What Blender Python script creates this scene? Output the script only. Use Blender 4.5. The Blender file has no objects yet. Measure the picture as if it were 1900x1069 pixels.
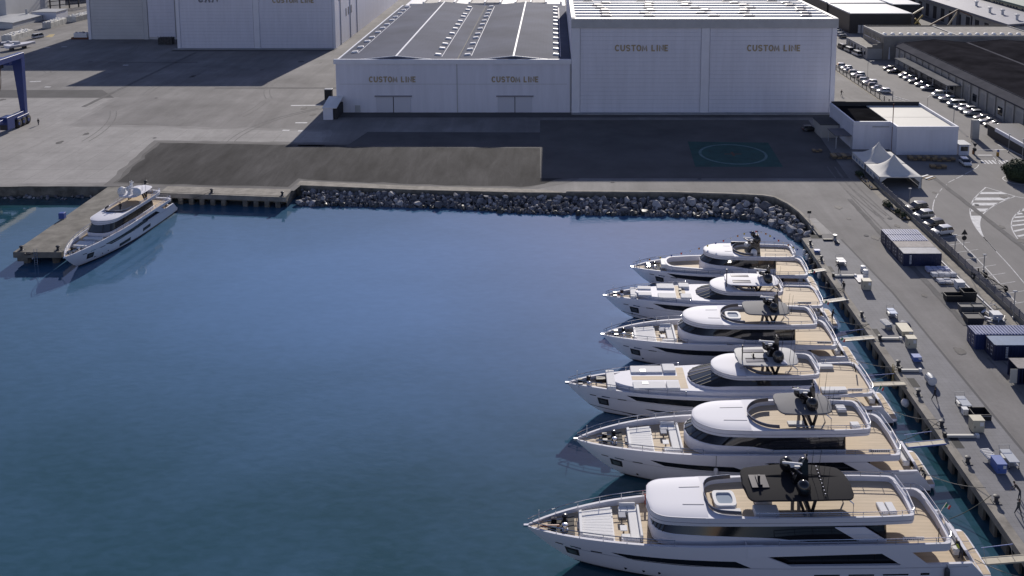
import bpy, bmesh, math, random
from mathutils import Vector, Matrix
R = math.radians
rnd = random.Random(7)
C = bpy.context.scene.collection
scene = bpy.context.scene

# ------------------------------------------------------------------ camera
CAM_F, CAM_X, CAM_Y, CAM_T, CAM_H = 1684.0, 1027.0, 3.0, R(7.6), 60.8
cd = bpy.data.cameras.new('camera')
cam = bpy.data.objects.new('camera', cd); C.objects.link(cam)
cam.location = (0, 0, CAM_H)
cam.rotation_euler = (R(90) - CAM_T, 0, 0)
cd.sensor_fit = 'HORIZONTAL'; cd.sensor_width = 36
cd.lens = 36 * CAM_F / 1900
cd.shift_x = -(CAM_X - 950) / 1900
cd.shift_y = -(534.5 - CAM_Y) / 1900
cd.clip_start = 1; cd.clip_end = 8000
scene.camera = cam

# ------------------------------------------------------------------ sky, sun, exposure
SUN_EL, SUN_AZ = R(24.5), R(7.5)
w = bpy.data.worlds.new('World'); scene.world = w; w.use_nodes = True
nt = w.node_tree
sky = nt.nodes.new('ShaderNodeTexSky'); sky.sky_type = 'NISHITA'; sky.sun_disc = False
sky.sun_elevation = SUN_EL; sky.sun_rotation = SUN_AZ
sky.air_density = 1.0; sky.dust_density = 0.25; sky.ozone_density = 5.0
bg = nt.nodes['Background']; bg.inputs[1].default_value = 0.085
tint = nt.nodes.new('ShaderNodeMix'); tint.data_type = 'RGBA'; tint.blend_type = 'MULTIPLY'; tint.inputs[0].default_value = 1.0
tint.inputs[7].default_value = (1.36, .94, .88, 1)   # the violet cast of a hazy winter sky
nt.links.new(sky.outputs[0], tint.inputs[6]); nt.links.new(tint.outputs[2], bg.inputs[0])
ld = bpy.data.lights.new('sun', 'SUN'); ld.energy = 3.9; ld.angle = R(0.5); ld.color = (1.0, 0.93, 0.84)
sun = bpy.data.objects.new('sun', ld); C.objects.link(sun)
sv = Vector((math.sin(SUN_AZ) * math.cos(SUN_EL), math.cos(SUN_AZ) * math.cos(SUN_EL), math.sin(SUN_EL)))
sun.rotation_euler = sv.to_track_quat('Z', 'Y').to_euler()
scene.view_settings.view_transform = 'Standard'; scene.view_settings.look = 'None'
scene.view_settings.exposure = 0.42; scene.view_settings.gamma = 1.0
scene.view_settings.use_curve_mapping = False
scene.cycles.max_bounces = 6; scene.cycles.glossy_bounces = 3; scene.cycles.diffuse_bounces = 3
scene.cycles.transparent_max_bounces = 6; scene.cycles.caustics_reflective = False; scene.cycles.caustics_refractive = False
scene.cycles.sample_clamp_indirect = 4.0

WATER = -2.2
_c, _s = math.cos(CAM_T), math.sin(CAM_T)
def g(px, py, z=0.0):
    """ground point (world X, Y) seen at a pixel of the 1900-wide photograph, on the level z"""
    a, b = px - CAM_X, py - CAM_Y
    t = (CAM_H - z) / (CAM_F * _s + b * _c)
    return (a * t, (CAM_F * _c - b * _s) * t)

# ------------------------------------------------------------------ materials
_M = {}
def M(name, col=(.5, .5, .5), rough=.6, metal=0.0, coat=0.0, nscale=0.0, namt=0.0, bump=0.0, bscale=20.0, detail=4.0, stretch=None, spec=None):
    if name in _M: return _M[name]
    m = bpy.data.materials.new(name); m.use_nodes = True; _M[name] = m
    t = m.node_tree; p = t.nodes['Principled BSDF']
    p.inputs['Base Color'].default_value = (*col, 1); p.inputs['Roughness'].default_value = rough
    p.inputs['Metallic'].default_value = metal; p.inputs['Coat Weight'].default_value = coat
    p.inputs['Coat Roughness'].default_value = 0.06
    if spec is not None: p.inputs['Specular IOR Level'].default_value = spec
    if namt or bump:
        geo = t.nodes.new('ShaderNodeNewGeometry'); src = geo.outputs['Position']
        if stretch:
            vm = t.nodes.new('ShaderNodeVectorMath'); vm.operation = 'MULTIPLY'; vm.inputs[1].default_value = stretch
            t.links.new(src, vm.inputs[0]); src = vm.outputs[0]
    if namt:
        n = t.nodes.new('ShaderNodeTexNoise'); n.inputs['Scale'].default_value = nscale; n.inputs['Detail'].default_value = detail
        n.inputs['Roughness'].default_value = .62
        t.links.new(src, n.inputs['Vector'])
        cr = t.nodes.new('ShaderNodeValToRGB'); cr.color_ramp.elements[0].position = .28; cr.color_ramp.elements[1].position = .72
        lo = tuple(max(0, c * (1 - namt)) for c in col); hi = tuple(min(1, c * (1 + namt)) for c in col)
        cr.color_ramp.elements[0].color = (*lo, 1); cr.color_ramp.elements[1].color = (*hi, 1)
        t.links.new(n.outputs['Fac'], cr.inputs[0]); t.links.new(cr.outputs[0], p.inputs['Base Color'])
    if bump:
        n2 = t.nodes.new('ShaderNodeTexNoise'); n2.inputs['Scale'].default_value = bscale; n2.inputs['Detail'].default_value = 3
        t.links.new(src, n2.inputs['Vector'])
        b = t.nodes.new('ShaderNodeBump'); b.inputs['Strength'].default_value = bump; b.inputs['Distance'].default_value = .05
        t.links.new(n2.outputs['Fac'], b.inputs['Height']); t.links.new(b.outputs[0], p.inputs['Normal'])
    return m

def stripes(m, scale, amount, axis='Y', bump=0.0, sharp=.12, coords='Object', dist=.02):
    """thin dark joints across an existing material: amount darkens, bump recesses them"""
    t = m.node_tree; p = t.nodes['Principled BSDF']
    tc = t.nodes.new('ShaderNodeTexCoord'); sx = t.nodes.new('ShaderNodeSeparateXYZ')
    if coords == 'World':
        ge = t.nodes.new('ShaderNodeNewGeometry'); t.links.new(ge.outputs['Position'], sx.inputs[0])
    else: t.links.new(tc.outputs[coords], sx.inputs[0])
    mu = t.nodes.new('ShaderNodeMath'); mu.operation = 'MULTIPLY'; mu.inputs[1].default_value = scale
    t.links.new(sx.outputs[axis], mu.inputs[0])
    fr = t.nodes.new('ShaderNodeMath'); fr.operation = 'FRACT'; t.links.new(mu.outputs[0], fr.inputs[0])
    lt = t.nodes.new('ShaderNodeMath'); lt.operation = 'LESS_THAN'; lt.inputs[1].default_value = sharp
    t.links.new(fr.outputs[0], lt.inputs[0])
    mx = t.nodes.new('ShaderNodeMix'); mx.data_type = 'RGBA'; mx.blend_type = 'MULTIPLY'
    k = t.nodes.new('ShaderNodeMath'); k.operation = 'MULTIPLY'; k.inputs[1].default_value = 1.0
    t.links.new(lt.outputs[0], k.inputs[0]); t.links.new(k.outputs[0], mx.inputs[0])
    if p.inputs['Base Color'].is_linked: t.links.new(p.inputs['Base Color'].links[0].from_socket, mx.inputs[6])
    else: mx.inputs[6].default_value = p.inputs['Base Color'].default_value
    mx.inputs[7].default_value = (1 - amount,) * 3 + (1,)
    t.links.new(mx.outputs[2], p.inputs['Base Color'])
    if bump:
        b = t.nodes.new('ShaderNodeBump'); b.inputs['Strength'].default_value = bump; b.inputs['Distance'].default_value = dist; b.invert = True
        t.links.new(lt.outputs[0], b.inputs['Height'])
        if p.inputs['Normal'].is_linked: t.links.new(p.inputs['Normal'].links[0].from_socket, b.inputs['Normal'])
        t.links.new(b.outputs[0], p.inputs['Normal'])
    return m

# ------------------------------------------------------------------ mesh builder
def smoothpath(pts, n=8, closed=False):
    """Catmull-Rom through the points"""
    P = [Vector(p) for p in pts]; out = []; k = len(P)
    for i in range(k if closed else k - 1):
        p0 = P[(i - 1) % k] if closed or i > 0 else P[i]; p1 = P[i]; p2 = P[(i + 1) % k]
        p3 = P[(i + 2) % k] if closed or i + 2 < k else p2
        for j in range(n):
            t = j / n
            out.append(.5 * ((2 * p1) + (p2 - p0) * t + (2 * p0 - 5 * p1 + 4 * p2 - p3) * t * t + (3 * p1 - p0 - 3 * p2 + p3) * t ** 3))
    if not closed: out.append(P[-1])
    return out

class MB:
    def __init__(s): s.v = []; s.f = []; s.m = []; s.X = Matrix.Identity(4); s.mi = 0
    def at(s, loc=(0, 0, 0), rz=0.0, rx=0.0, ry=0.0, sc=1.0):
        s.X = Matrix.Translation(loc) @ Matrix.Rotation(rz, 4, 'Z') @ Matrix.Rotation(ry, 4, 'Y') @ Matrix.Rotation(rx, 4, 'X') @ Matrix.Scale(sc, 4); return s
    def _add(s, vs, fs):
        o = len(s.v); s.v += [tuple(s.X @ Vector(v)) for v in vs]
        s.f += [tuple(i + o for i in f) for f in fs]; s.m += [s.mi] * len(fs); return s
    def box(s, x0, x1, y0, y1, z0, z1):
        return s._add([(x0, y0, z0), (x1, y0, z0), (x1, y1, z0), (x0, y1, z0), (x0, y0, z1), (x1, y0, z1), (x1, y1, z1), (x0, y1, z1)],
                      [(3, 2, 1, 0), (4, 5, 6, 7), (0, 1, 5, 4), (1, 2, 6, 5), (2, 3, 7, 6), (3, 0, 4, 7)])
    def cb(s, c, d):  # box from centre of base and size
        return s.box(c[0] - d[0] / 2, c[0] + d[0] / 2, c[1] - d[1] / 2, c[1] + d[1] / 2, c[2], c[2] + d[2])
    def bbox(s, x0, x1, y0, y1, z0, z1, b=.03):  # box with chamfered vertical and top edges
        r = [[(x0 + b, y0), (x1 - b, y0), (x1, y0 + b), (x1, y1 - b), (x1 - b, y1), (x0 + b, y1), (x0, y1 - b), (x0, y0 + b)]]
        i = [(x0 + 2 * b, y0 + b), (x1 - 2 * b, y0 + b), (x1 - b, y0 + 2 * b), (x1 - b, y1 - 2 * b), (x1 - 2 * b, y1 - b), (x0 + 2 * b, y1 - b), (x0 + b, y1 - 2 * b), (x0 + b, y0 + 2 * b)]
        return s.loft([[(p[0], p[1], z0) for p in r[0]], [(p[0], p[1], z1 - b) for p in r[0]], [(p[0], p[1], z1) for p in i]], caps=(1, 1))
    def quad(s, a, b, c, d): return s._add([a, b, c, d], [(0, 1, 2, 3)])
    def poly(s, pts, z=None):
        vs = [(p[0], p[1], z) if z is not None else tuple(p) for p in pts]
        return s._add(vs, [tuple(range(len(vs)))])
    def prism(s, pts, z0, z1, caps=(1, 1)):
        return s.loft([[(p[0], p[1], z0) for p in pts], [(p[0], p[1], z1) for p in pts]], caps=caps)
    def loft(s, rings, closed=True, caps=(0, 0)):
        n = len(rings[0]); vs = [tuple(p) for r in rings for p in r]; fs = []
        for k in range(len(rings) - 1):
            for i in range(n if closed else n - 1):
                j = (i + 1) % n
                fs.append((k * n + i, k * n + j, (k + 1) * n + j, (k + 1) * n + i))
        if caps[0]: fs.append(tuple(range(n - 1, -1, -1)))
        if caps[1]: fs.append(tuple(range((len(rings) - 1) * n, len(rings) * n)))
        return s._add(vs, fs)
    def tube(s, path, r, n=6, caps=True, closed=False):
        P = [Vector(p) for p in path]; rings = []
        for i, p in enumerate(P):
            if closed: d = P[(i + 1) % len(P)] - P[i - 1]
            else: d = (P[min(i + 1, len(P) - 1)] - P[max(i - 1, 0)])
            if d.length < 1e-9: d = Vector((0, 0, 1))
            d.normalize(); u = d.cross(Vector((0, 0, 1)))
            if u.length < .05: u = d.cross(Vector((1, 0, 0)))
            u.normalize(); q = u.cross(d); rr = r[i] if isinstance(r, (list, tuple)) else r
            rings.append([p + (u * math.cos(a) + q * math.sin(a)) * rr for a in [2 * math.pi * k / n for k in range(n)]])
        if closed: rings.append(rings[0])
        return s.loft(rings, caps=(caps and not closed, caps and not closed))
    def bar(s, a, b, w, h=None):  # square bar between two points
        a, b = Vector(a), Vector(b); d = (b - a).normalized(); u = d.cross(Vector((0, 0, 1)))
        if u.length < .05: u = Vector((1, 0, 0))
        u.normalize(); q = u.cross(d); h = h or w
        rings = [[p + u * x * w / 2 + q * y * h / 2 for x, y in ((-1, -1), (1, -1), (1, 1), (-1, 1))] for p in (a, b)]
        return s.loft(rings, caps=(1, 1))
    def lathe(s, prof, c=(0, 0, 0), n=12, caps=(1, 1)):
        return s.loft([[(c[0] + r * math.cos(2 * math.pi * k / n), c[1] + r * math.sin(2 * math.pi * k / n), c[2] + z) for k in range(n)] for r, z in prof], caps=caps)
    def ball(s, c, r, n=14, m=8, sz=1.0):
        return s.lathe([(max(1e-3, r * math.sin(math.pi * i / m)), -r * sz * math.cos(math.pi * i / m)) for i in range(m + 1)], c, n)
    def wheel(s, c, r, w, n=14, axis='Y'):
        for sgn in (1,):
            ring = lambda y, q: [(c[0] + q * math.cos(2 * math.pi * k / n), c[1] + y, c[2] + q * math.sin(2 * math.pi * k / n)) if axis == 'Y' else
                                 (c[0] + y, c[1] + q * math.cos(2 * math.pi * k / n), c[2] + q * math.sin(2 * math.pi * k / n)) for k in range(n)]
            s.loft([ring(-w / 2, r * .86), ring(-w / 2 * .8, r), ring(w / 2 * .8, r), ring(w / 2, r * .86)], caps=(1, 1))
        return s
    def build(s, name, mat, parent=None, smooth=None, W=False, kind=None):
        me = bpy.data.meshes.new(name)
        if W and parent is not None:
            o = OFF[parent.name]; me.from_pydata([(a - o[0], b - o[1], c - o[2]) for a, b, c in s.v], [], s.f)
        else: me.from_pydata(s.v, [], s.f)
        for m in (mat if isinstance(mat, (list, tuple)) else [mat]): me.materials.append(m)
        if any(s.m): me.polygons.foreach_set('material_index', s.m)
        bm = bmesh.new(); bm.from_mesh(me)
        bmesh.ops.remove_doubles(bm, verts=bm.verts, dist=1e-5)
        bmesh.ops.dissolve_degenerate(bm, edges=bm.edges, dist=1e-5)
        bmesh.ops.recalc_face_normals(bm, faces=bm.faces)
        if smooth:
            ca = math.cos(R(smooth))
            for f in bm.faces: f.smooth = True
            for e in bm.edges:
                if len(e.link_faces) == 2: e.smooth = e.link_faces[0].normal.dot(e.link_faces[1].normal) > ca
                else: e.smooth = False
        bm.to_mesh(me); bm.free(); me.update()
        ob = bpy.data.objects.new(name, me); C.objects.link(ob)
        if parent is not None:
            ob.parent = parent
            if parent.name in OFF: OFF[ob.name] = OFF[parent.name]
        else: OFF[ob.name] = (0, 0, 0)
        if kind: ob['kind'] = kind
        return ob
OFF = {}
def thing(name, label, cat, loc=(0, 0, 0), rz=0.0, group=None):
    o = bpy.data.objects.new(name, None); C.objects.link(o); o.empty_display_size = .3
    o.location = loc; o.rotation_euler = (0, 0, rz); o['label'] = label; o['category'] = cat
    if group: o['group'] = group
    OFF[o.name] = tuple(loc)
    return o
def tag(o, label, cat, group=None):
    o['label'] = label; o['category'] = cat
    if group: o['group'] = group
    return o
def inst(ob, loc=(0, 0, 0), rz=0.0, parent=None, rot=None, sc=None):
    """another object sharing the mesh"""
    c = ob.copy(); C.objects.link(c); c.location = loc; c.rotation_euler = rot or (0, 0, rz); c.parent = parent
    if sc is not None: c.scale = (sc,) * 3 if isinstance(sc, (int, float)) else sc
    return c
def dup(root, loc, rz=0.0, label=None, group=None):
    """a copy of a thing with copies of its parts and sub-parts"""
    r = root.copy(); C.objects.link(r); r.location = loc; r.rotation_euler = (0, 0, rz)
    if label: r['label'] = label
    if group: r['group'] = group
    for ch in list(root.children):
        c = ch.copy(); C.objects.link(c); c.parent = r
        for gg in list(ch.children):
            d = gg.copy(); C.objects.link(d); d.parent = c
    return r
def _arc(cx, cy, rx, ry, a0, a1, n=9): return [(cx + rx * math.cos(R(a0 + (a1 - a0) * i / n)), cy + ry * math.sin(R(a0 + (a1 - a0) * i / n))) for i in range(n + 1)]
GLYPH = {  # strokes of a heavy extended capital, on a cell 1 wide and 1 high
    'C': [_arc(.5, .5, .42, .42, 42, 318, 14)], 'O': [_arc(.5, .5, .42, .42, 90, 450, 20)],
    'U': [[(.1, 1), (.1, .42)] + _arc(.5, .42, .40, .34, 180, 360, 10)[1:] + [(.9, 1)]],
    'S': [[(.88, .78)] + _arc(.5, .71, .34, .21, 30, 250, 8) + _arc(.5, .29, .36, .21, 80, -150, 9)],
    'T': [[(0, .91), (1, .91)], [(.5, .81), (.5, 0)]], 'L': [[(.12, 1), (.12, .09), (.9, .09)]], 'I': [[(.5, 1), (.5, 0)]],
    'M': [[(.06, 0), (.16, .92), (.5, .2), (.84, .92), (.94, 0)]], 'N': [[(.1, 0), (.1, .9), (.9, .1), (.9, 1)]],
    'E': [[(.9, .91), (.12, .91), (.12, .09), (.9, .09)], [(.22, .5), (.8, .5)]], 'R': [[(.12, 0), (.12, .91), (.6, .91)] + _arc(.6, .69, .26, .22, 80, -80, 6) + [(.22, .46)], [(.5, .40), (.9, 0)]]}
def sign_text(body, size, loc, rz, mat, parent, sx=1.0, shear=0.0, name='lettering'):
    h = size * .72; w = h * .575 * sx; t_ = h * .2; gap = h * .155; wd = {'I': .42, ' ': .55, 'L': .85, 'E': .85, 'M': 1.15}
    tot = sum(w * wd.get(ch, 1) + gap for ch in body) - gap; x = -tot / 2; m = MB()
    for ch in body:
        cw = w * wd.get(ch, 1)
        for st in GLYPH.get(ch, []):
            P = [Vector((x + (px if ch != 'I' else .5) * cw, (py - .5) * h)) for px, py in st]; A = []; B_ = []
            P = [Vector((q.x + shear * q.y, q.y)) for q in P]
            for i, q in enumerate(P):
                d0 = (P[i] - P[i - 1]).normalized() if i else (P[1] - P[0]).normalized(); d1 = (P[i + 1] - P[i]).normalized() if i + 1 < len(P) else d0
                n0, n1 = Vector((-d0.y, d0.x)), Vector((-d1.y, d1.x)); k = n0 + n1; k = k / max(.55, 1 + n0.dot(n1)) * t_ / 2
                A.append(q + k); B_.append(q - k)
            m.loft([[(a.x, .03, a.y), (b.x, .03, b.y), (b.x, -.03, b.y), (a.x, -.03, a.y)] for a, b in zip(A, B_)], caps=(1, 1))
        x += cw + gap
    o = m.build(name, mat, parent); off = OFF.get(parent.name, (0, 0, 0)); o.rotation_euler = (0, 0, rz); o.location = (loc[0] - off[0], loc[1] - off[1], loc[2] - off[2]); return o

# ================================================================== the setting
asphalt = M('asphalt', (.190, .182, .178), .92, nscale=.045, namt=.28, bump=.25, bscale=6, detail=9)
concrete = M('apron_concrete', (.295, .284, .275), .9, nscale=.06, namt=.17, bump=.2, bscale=5, detail=9)
ramp_m = M('ramp_asphalt', (.060, .058, .058), .97, spec=.12, nscale=.09, namt=.42, bump=.35, bscale=4, detail=9, stretch=(1, .35, 1))
dark_asph = M('dark_asphalt', (.075, .073, .075), .93, nscale=.12, namt=.3, bump=.3, bscale=4, detail=8)
quay_conc = M('quay_concrete', (.25, .23, .20), .9, nscale=.5, namt=.38, bump=.4, bscale=3, detail=8)
wet_conc = M('stained_concrete', (.15, .14, .12), .85, nscale=.6, namt=.6, bump=.5, bscale=3, detail=8)
paint = M('road_paint', (.58, .58, .58), .8, nscale=1.2, namt=.25)
faded = M('faded_paint', (.50, .50, .50), .85, nscale=1.0, namt=.35)

# wear on the asphalt: lighter traffic lanes and darker blotches, as broad colour variation of the surfacing itself
def add_wear(m, scale, stretch, lo, hi):
    t = m.node_tree; p = t.nodes['Principled BSDF']
    ge = t.nodes.new('ShaderNodeNewGeometry'); vm = t.nodes.new('ShaderNodeVectorMath'); vm.operation = 'MULTIPLY'; vm.inputs[1].default_value = stretch
    t.links.new(ge.outputs['Position'], vm.inputs[0])
    n = t.nodes.new('ShaderNodeTexNoise'); n.inputs['Scale'].default_value = scale; n.inputs['Detail'].default_value = 10; n.inputs['Roughness'].default_value = .7
    n.inputs['Distortion'].default_value = .6
    t.links.new(vm.outputs[0], n.inputs['Vector'])
    mr = t.nodes.new('ShaderNodeMapRange'); mr.inputs[1].default_value = .3; mr.inputs[2].default_value = .7; mr.inputs[3].default_value = lo; mr.inputs[4].default_value = hi
    t.links.new(n.outputs['Fac'], mr.inputs[0])
    mx = t.nodes.new('ShaderNodeMix'); mx.data_type = 'RGBA'; mx.blend_type = 'MULTIPLY'; mx.inputs[0].default_value = 1
    t.links.new(p.inputs['Base Color'].links[0].from_socket, mx.inputs[6]); t.links.new(mr.outputs[0], mx.inputs[7])
    t.links.new(mx.outputs[2], p.inputs['Base Color'])
add_wear(asphalt, .25, (1, .12, 1), .8, 1.16); add_wear(asphalt, .09, (1, 1, 1), .84, 1.1); add_wear(asphalt, 2.2, (1, 1, 1), .93, 1.06)
add_wear(concrete, .3, (1, .3, 1), .86, 1.1); add_wear(concrete, .08, (1, 1, 1), .86, 1.08); stripes(concrete, 1 / 6.0, .22, 'X', .3, .02, 'World'); stripes(concrete, 1 / 6.0, .22, 'Y', .3, .03, 'World'); add_wear(concrete, 1.6, (1, 1, 1), .93, 1.06)
add_wear(ramp_m, .4, (1, .2, 1), .68, 1.4); add_wear(ramp_m, 2.5, (1, 1, 1), .9, 1.1)

# --- water: calm harbour, teal body under a clear surface, ripples in drifting patches
wm = bpy.data.materials.new('harbour_water'); wm.use_nodes = True
t = wm.node_tree; p = t.nodes['Principled BSDF']
p.inputs['Base Color'].default_value = (.03, .085, .16, 1); p.inputs['Roughness'].default_value = 0.0; p.inputs['IOR'].default_value = 1.62
ge = t.nodes.new('ShaderNodeNewGeometry')
def _noise(scale, detail, st, dist=0.0):
    vm = t.nodes.new('ShaderNodeVectorMath'); vm.operation = 'MULTIPLY'; vm.inputs[1].default_value = st
    t.links.new(ge.outputs['Position'], vm.inputs[0])
    n = t.nodes.new('ShaderNodeTexNoise'); n.inputs['Scale'].default_value = scale; n.inputs['Detail'].default_value = detail; n.inputs['Distortion'].default_value = dist
    t.links.new(vm.outputs[0], n.inputs['Vector']); return n
rip = _noise(.9, 4, (1, 2.0, 1), .3); big = _noise(.16, 3, (1, 1.7, 1)); patch = _noise(.035, 3, (1, 1.6, 1), .5); hue = _noise(.028, 5, (1, 1.5, 1), .8)
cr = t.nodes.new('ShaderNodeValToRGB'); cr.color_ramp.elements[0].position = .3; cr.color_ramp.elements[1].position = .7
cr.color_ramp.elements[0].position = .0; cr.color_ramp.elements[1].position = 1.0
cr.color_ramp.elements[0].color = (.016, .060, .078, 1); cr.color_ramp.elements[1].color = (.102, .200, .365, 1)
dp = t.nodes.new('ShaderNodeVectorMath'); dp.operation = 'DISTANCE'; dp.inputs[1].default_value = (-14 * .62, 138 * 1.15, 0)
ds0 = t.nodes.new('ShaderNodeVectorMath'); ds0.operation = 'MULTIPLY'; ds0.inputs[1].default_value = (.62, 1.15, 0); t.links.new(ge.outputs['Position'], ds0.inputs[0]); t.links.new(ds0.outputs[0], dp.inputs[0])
mp = t.nodes.new('ShaderNodeMapRange'); mp.interpolation_type = 'SMOOTHSTEP'; mp.inputs[1].default_value = 5; mp.inputs[2].default_value = 72; mp.inputs[3].default_value = .92; mp.inputs[4].default_value = .06  # pale middle fading outward: reflected sun glow painted into the water's base colour
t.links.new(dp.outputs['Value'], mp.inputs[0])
mh = t.nodes.new('ShaderNodeMapRange'); mh.inputs[1].default_value = .3; mh.inputs[2].default_value = .7; mh.inputs[3].default_value = -.10; mh.inputs[4].default_value = .10; t.links.new(hue.outputs['Fac'], mh.inputs[0])
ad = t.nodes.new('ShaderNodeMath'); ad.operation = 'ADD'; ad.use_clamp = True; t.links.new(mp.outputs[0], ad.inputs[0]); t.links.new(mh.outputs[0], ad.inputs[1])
fine = _noise(.55, 7, (1, 2.2, 1), .4); mf = t.nodes.new('ShaderNodeMapRange'); mf.inputs[1].default_value = .3; mf.inputs[2].default_value = .7; mf.inputs[3].default_value = -.06; mf.inputs[4].default_value = .06; t.links.new(fine.outputs['Fac'], mf.inputs[0])
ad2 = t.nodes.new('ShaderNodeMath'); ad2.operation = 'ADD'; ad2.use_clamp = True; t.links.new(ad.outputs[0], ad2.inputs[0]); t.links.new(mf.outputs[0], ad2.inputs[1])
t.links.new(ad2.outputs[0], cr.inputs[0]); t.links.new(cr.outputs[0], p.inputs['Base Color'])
# ripples come in cat's paws; the middle of the basin lies in the lee and is nearly glassy
mr = t.nodes.new('ShaderNodeMapRange'); mr.inputs[1].default_value = .42; mr.inputs[2].default_value = .68; mr.inputs[3].default_value = .10; mr.inputs[4].default_value = .7
t.links.new(patch.outputs['Fac'], mr.inputs[0])
ds = t.nodes.new('ShaderNodeVectorMath'); ds.operation = 'DISTANCE'; ds.inputs[1].default_value = (18, 134, WATER); t.links.new(ge.outputs['Position'], ds.inputs[0])
lee = t.nodes.new('ShaderNodeMapRange'); lee.interpolation_type = 'SMOOTHSTEP'; lee.inputs[1].default_value = 14; lee.inputs[2].default_value = 46; lee.inputs[3].default_value = .03; lee.inputs[4].default_value = 1
t.links.new(ds.outputs['Value'], lee.inputs[0])
st = t.nodes.new('ShaderNodeMath'); st.operation = 'MULTIPLY'; t.links.new(mr.outputs[0], st.inputs[0]); t.links.new(lee.outputs[0], st.inputs[1])
b1 = t.nodes.new('ShaderNodeBump'); b1.inputs['Distance'].default_value = .03
t.links.new(st.outputs[0], b1.inputs['Strength']); t.links.new(rip.outputs['Fac'], b1.inputs['Height'])
s2 = t.nodes.new('ShaderNodeMath'); s2.operation = 'MULTIPLY'; s2.inputs[1].default_value = .08; t.links.new(lee.outputs[0], s2.inputs[0])
b2 = t.nodes.new('ShaderNodeBump'); b2.inputs['Distance'].default_value = .10
t.links.new(s2.outputs[0], b2.inputs['Strength'])
t.links.new(big.outputs['Fac'], b2.inputs['Height']); t.links.new(b1.outputs[0], b2.inputs['Normal']); t.links.new(b2.outputs[0], p.inputs['Normal'])
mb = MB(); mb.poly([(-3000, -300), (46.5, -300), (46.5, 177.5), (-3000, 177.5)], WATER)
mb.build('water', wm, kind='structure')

# --- land: one sheet to the horizon with the basin cut out of it
QX = 42.9
bank_top = [(-51.8, 176.2), (-40, 174.8), (-28, 173.4), (-6.6, 171.9), (8, 171.6), (23.6, 171.4), (35, 170.4), (40.6, 169.6), (42.5, 168.6), (44.2, 165.0), (45.2, 160.5), (45.6, 155), (45.7, 149.6)]
edge = [(-3000, 175.8), (-140, 175.8), (-112, 175.7), (-96, 175.5), (-89.2, 175.4), (-81.2, 175.2), (-80.8, 172.6), (-77.5, 172.3), (-51.9, 169.75)] + bank_top + [(QX, 149.0), (QX, -300)]
mb = MB(); mb.poly(edge + [(3000, -300), (3000, 4000), (-3000, 4000)], 0.0)
mb.build('ground', asphalt, kind='structure')

def sheet(name, pts, z, mat, px=False):
    m = MB(); m.poly([g(*p) for p in pts] if px else pts, z)
    return m.build(name, mat, kind='structure')
def offset_ring(pts, d):
    out = []; n = len(pts); ar = sum(pts[i - 1][0] * pts[i][1] - pts[i][0] * pts[i - 1][1] for i in range(n)); sgn = -1 if ar > 0 else 1
    for i in range(n):
        a, b, c_ = Vector(pts[i - 1]), Vector(pts[i]), Vector(pts[(i + 1) % n]); d1 = (b - a).normalized(); d2 = (c_ - b).normalized()
        n1 = Vector((-d1.y, d1.x)); n2 = Vector((-d2.y, d2.x)); q = b + (n1 + n2) * (d * sgn) / max(.35, 1 + n1.dot(n2)); out.append((q.x, q.y))
    return out
def feather(name, pts, z, mat, base, c1, c0, wd=1.5):
    """a surfacing whose worn edge fades into its neighbour over two narrow bands"""
    for k, f in ((0, .33), (1, .66)):
        col = tuple(b + (a - b) * f for a, b in zip(c1, c0)); m = M('%s_edge_%d' % (name, k), col, .92, nscale=.2, namt=.2, bump=.25, bscale=5, detail=9)
        sheet(name + '_edge', ragged(offset_ring(pts, wd * (1 - k) * .9 - wd * .2), wd * .8, 3.0, k + 3), z - .006 + k * .003, m)
    return sheet(name, ragged(offset_ring(pts, -wd * .7), wd * .8, 3.0, 9), z, mat)
def ragged(pts, amp=1.5, step=3.0, seed=1):
    r = random.Random(seed); out = []
    for i, a in enumerate(pts):
        b = pts[(i + 1) % len(pts)]; a = Vector(a); b = Vector(b); n = max(1, int((b - a).length / step))
        for k in range(n):
            q = a.lerp(b, k / n)
            if k: q += Vector((r.uniform(-1, 1), r.uniform(-1, 1))) * amp * .35
            out.append((q.x, q.y))
    return out
def inset_edge(pts, d):
    return [(x, y + d) for x, y in pts]
feather('concrete_apron', [g(-80, 182), g(212, 182), g(165, 212), g(128, 233), g(300, 236), g(606, 243), g(603, 272), g(292, 263), g(205, 341), (-112, 176.3), (-160, 176.3)], .009, concrete, asphalt, (.295, .284, .275), (.190, .182, .178))
feather('asphalt_ramp', ([g(292, 263), g(603, 267), g(1065, 268), g(1065, 331), g(985, 349), (-6.6, 174.0), (-28, 175.6), (-50.8, 178.6), (-51.6, 178.9), (-52.2, 174.0), (-77.5, 175.6), g(205, 341)]), .018, ramp_m, None, (.050, .048, .048), (.190, .182, .178))
sheet('asphalt_patch', [g(682, 245), g(1004, 246), g(1004, 275), g(640, 273)], .022, dark_asph)
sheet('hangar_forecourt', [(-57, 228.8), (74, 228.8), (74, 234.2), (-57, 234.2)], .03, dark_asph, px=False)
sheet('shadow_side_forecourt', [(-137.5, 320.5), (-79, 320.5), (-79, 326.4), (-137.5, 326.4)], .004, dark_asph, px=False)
sheet('asphalt_strip', [g(-60, 167), g(190, 167), g(212, 181.5), g(-60, 181.5)], .005, dark_asph)
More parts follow.
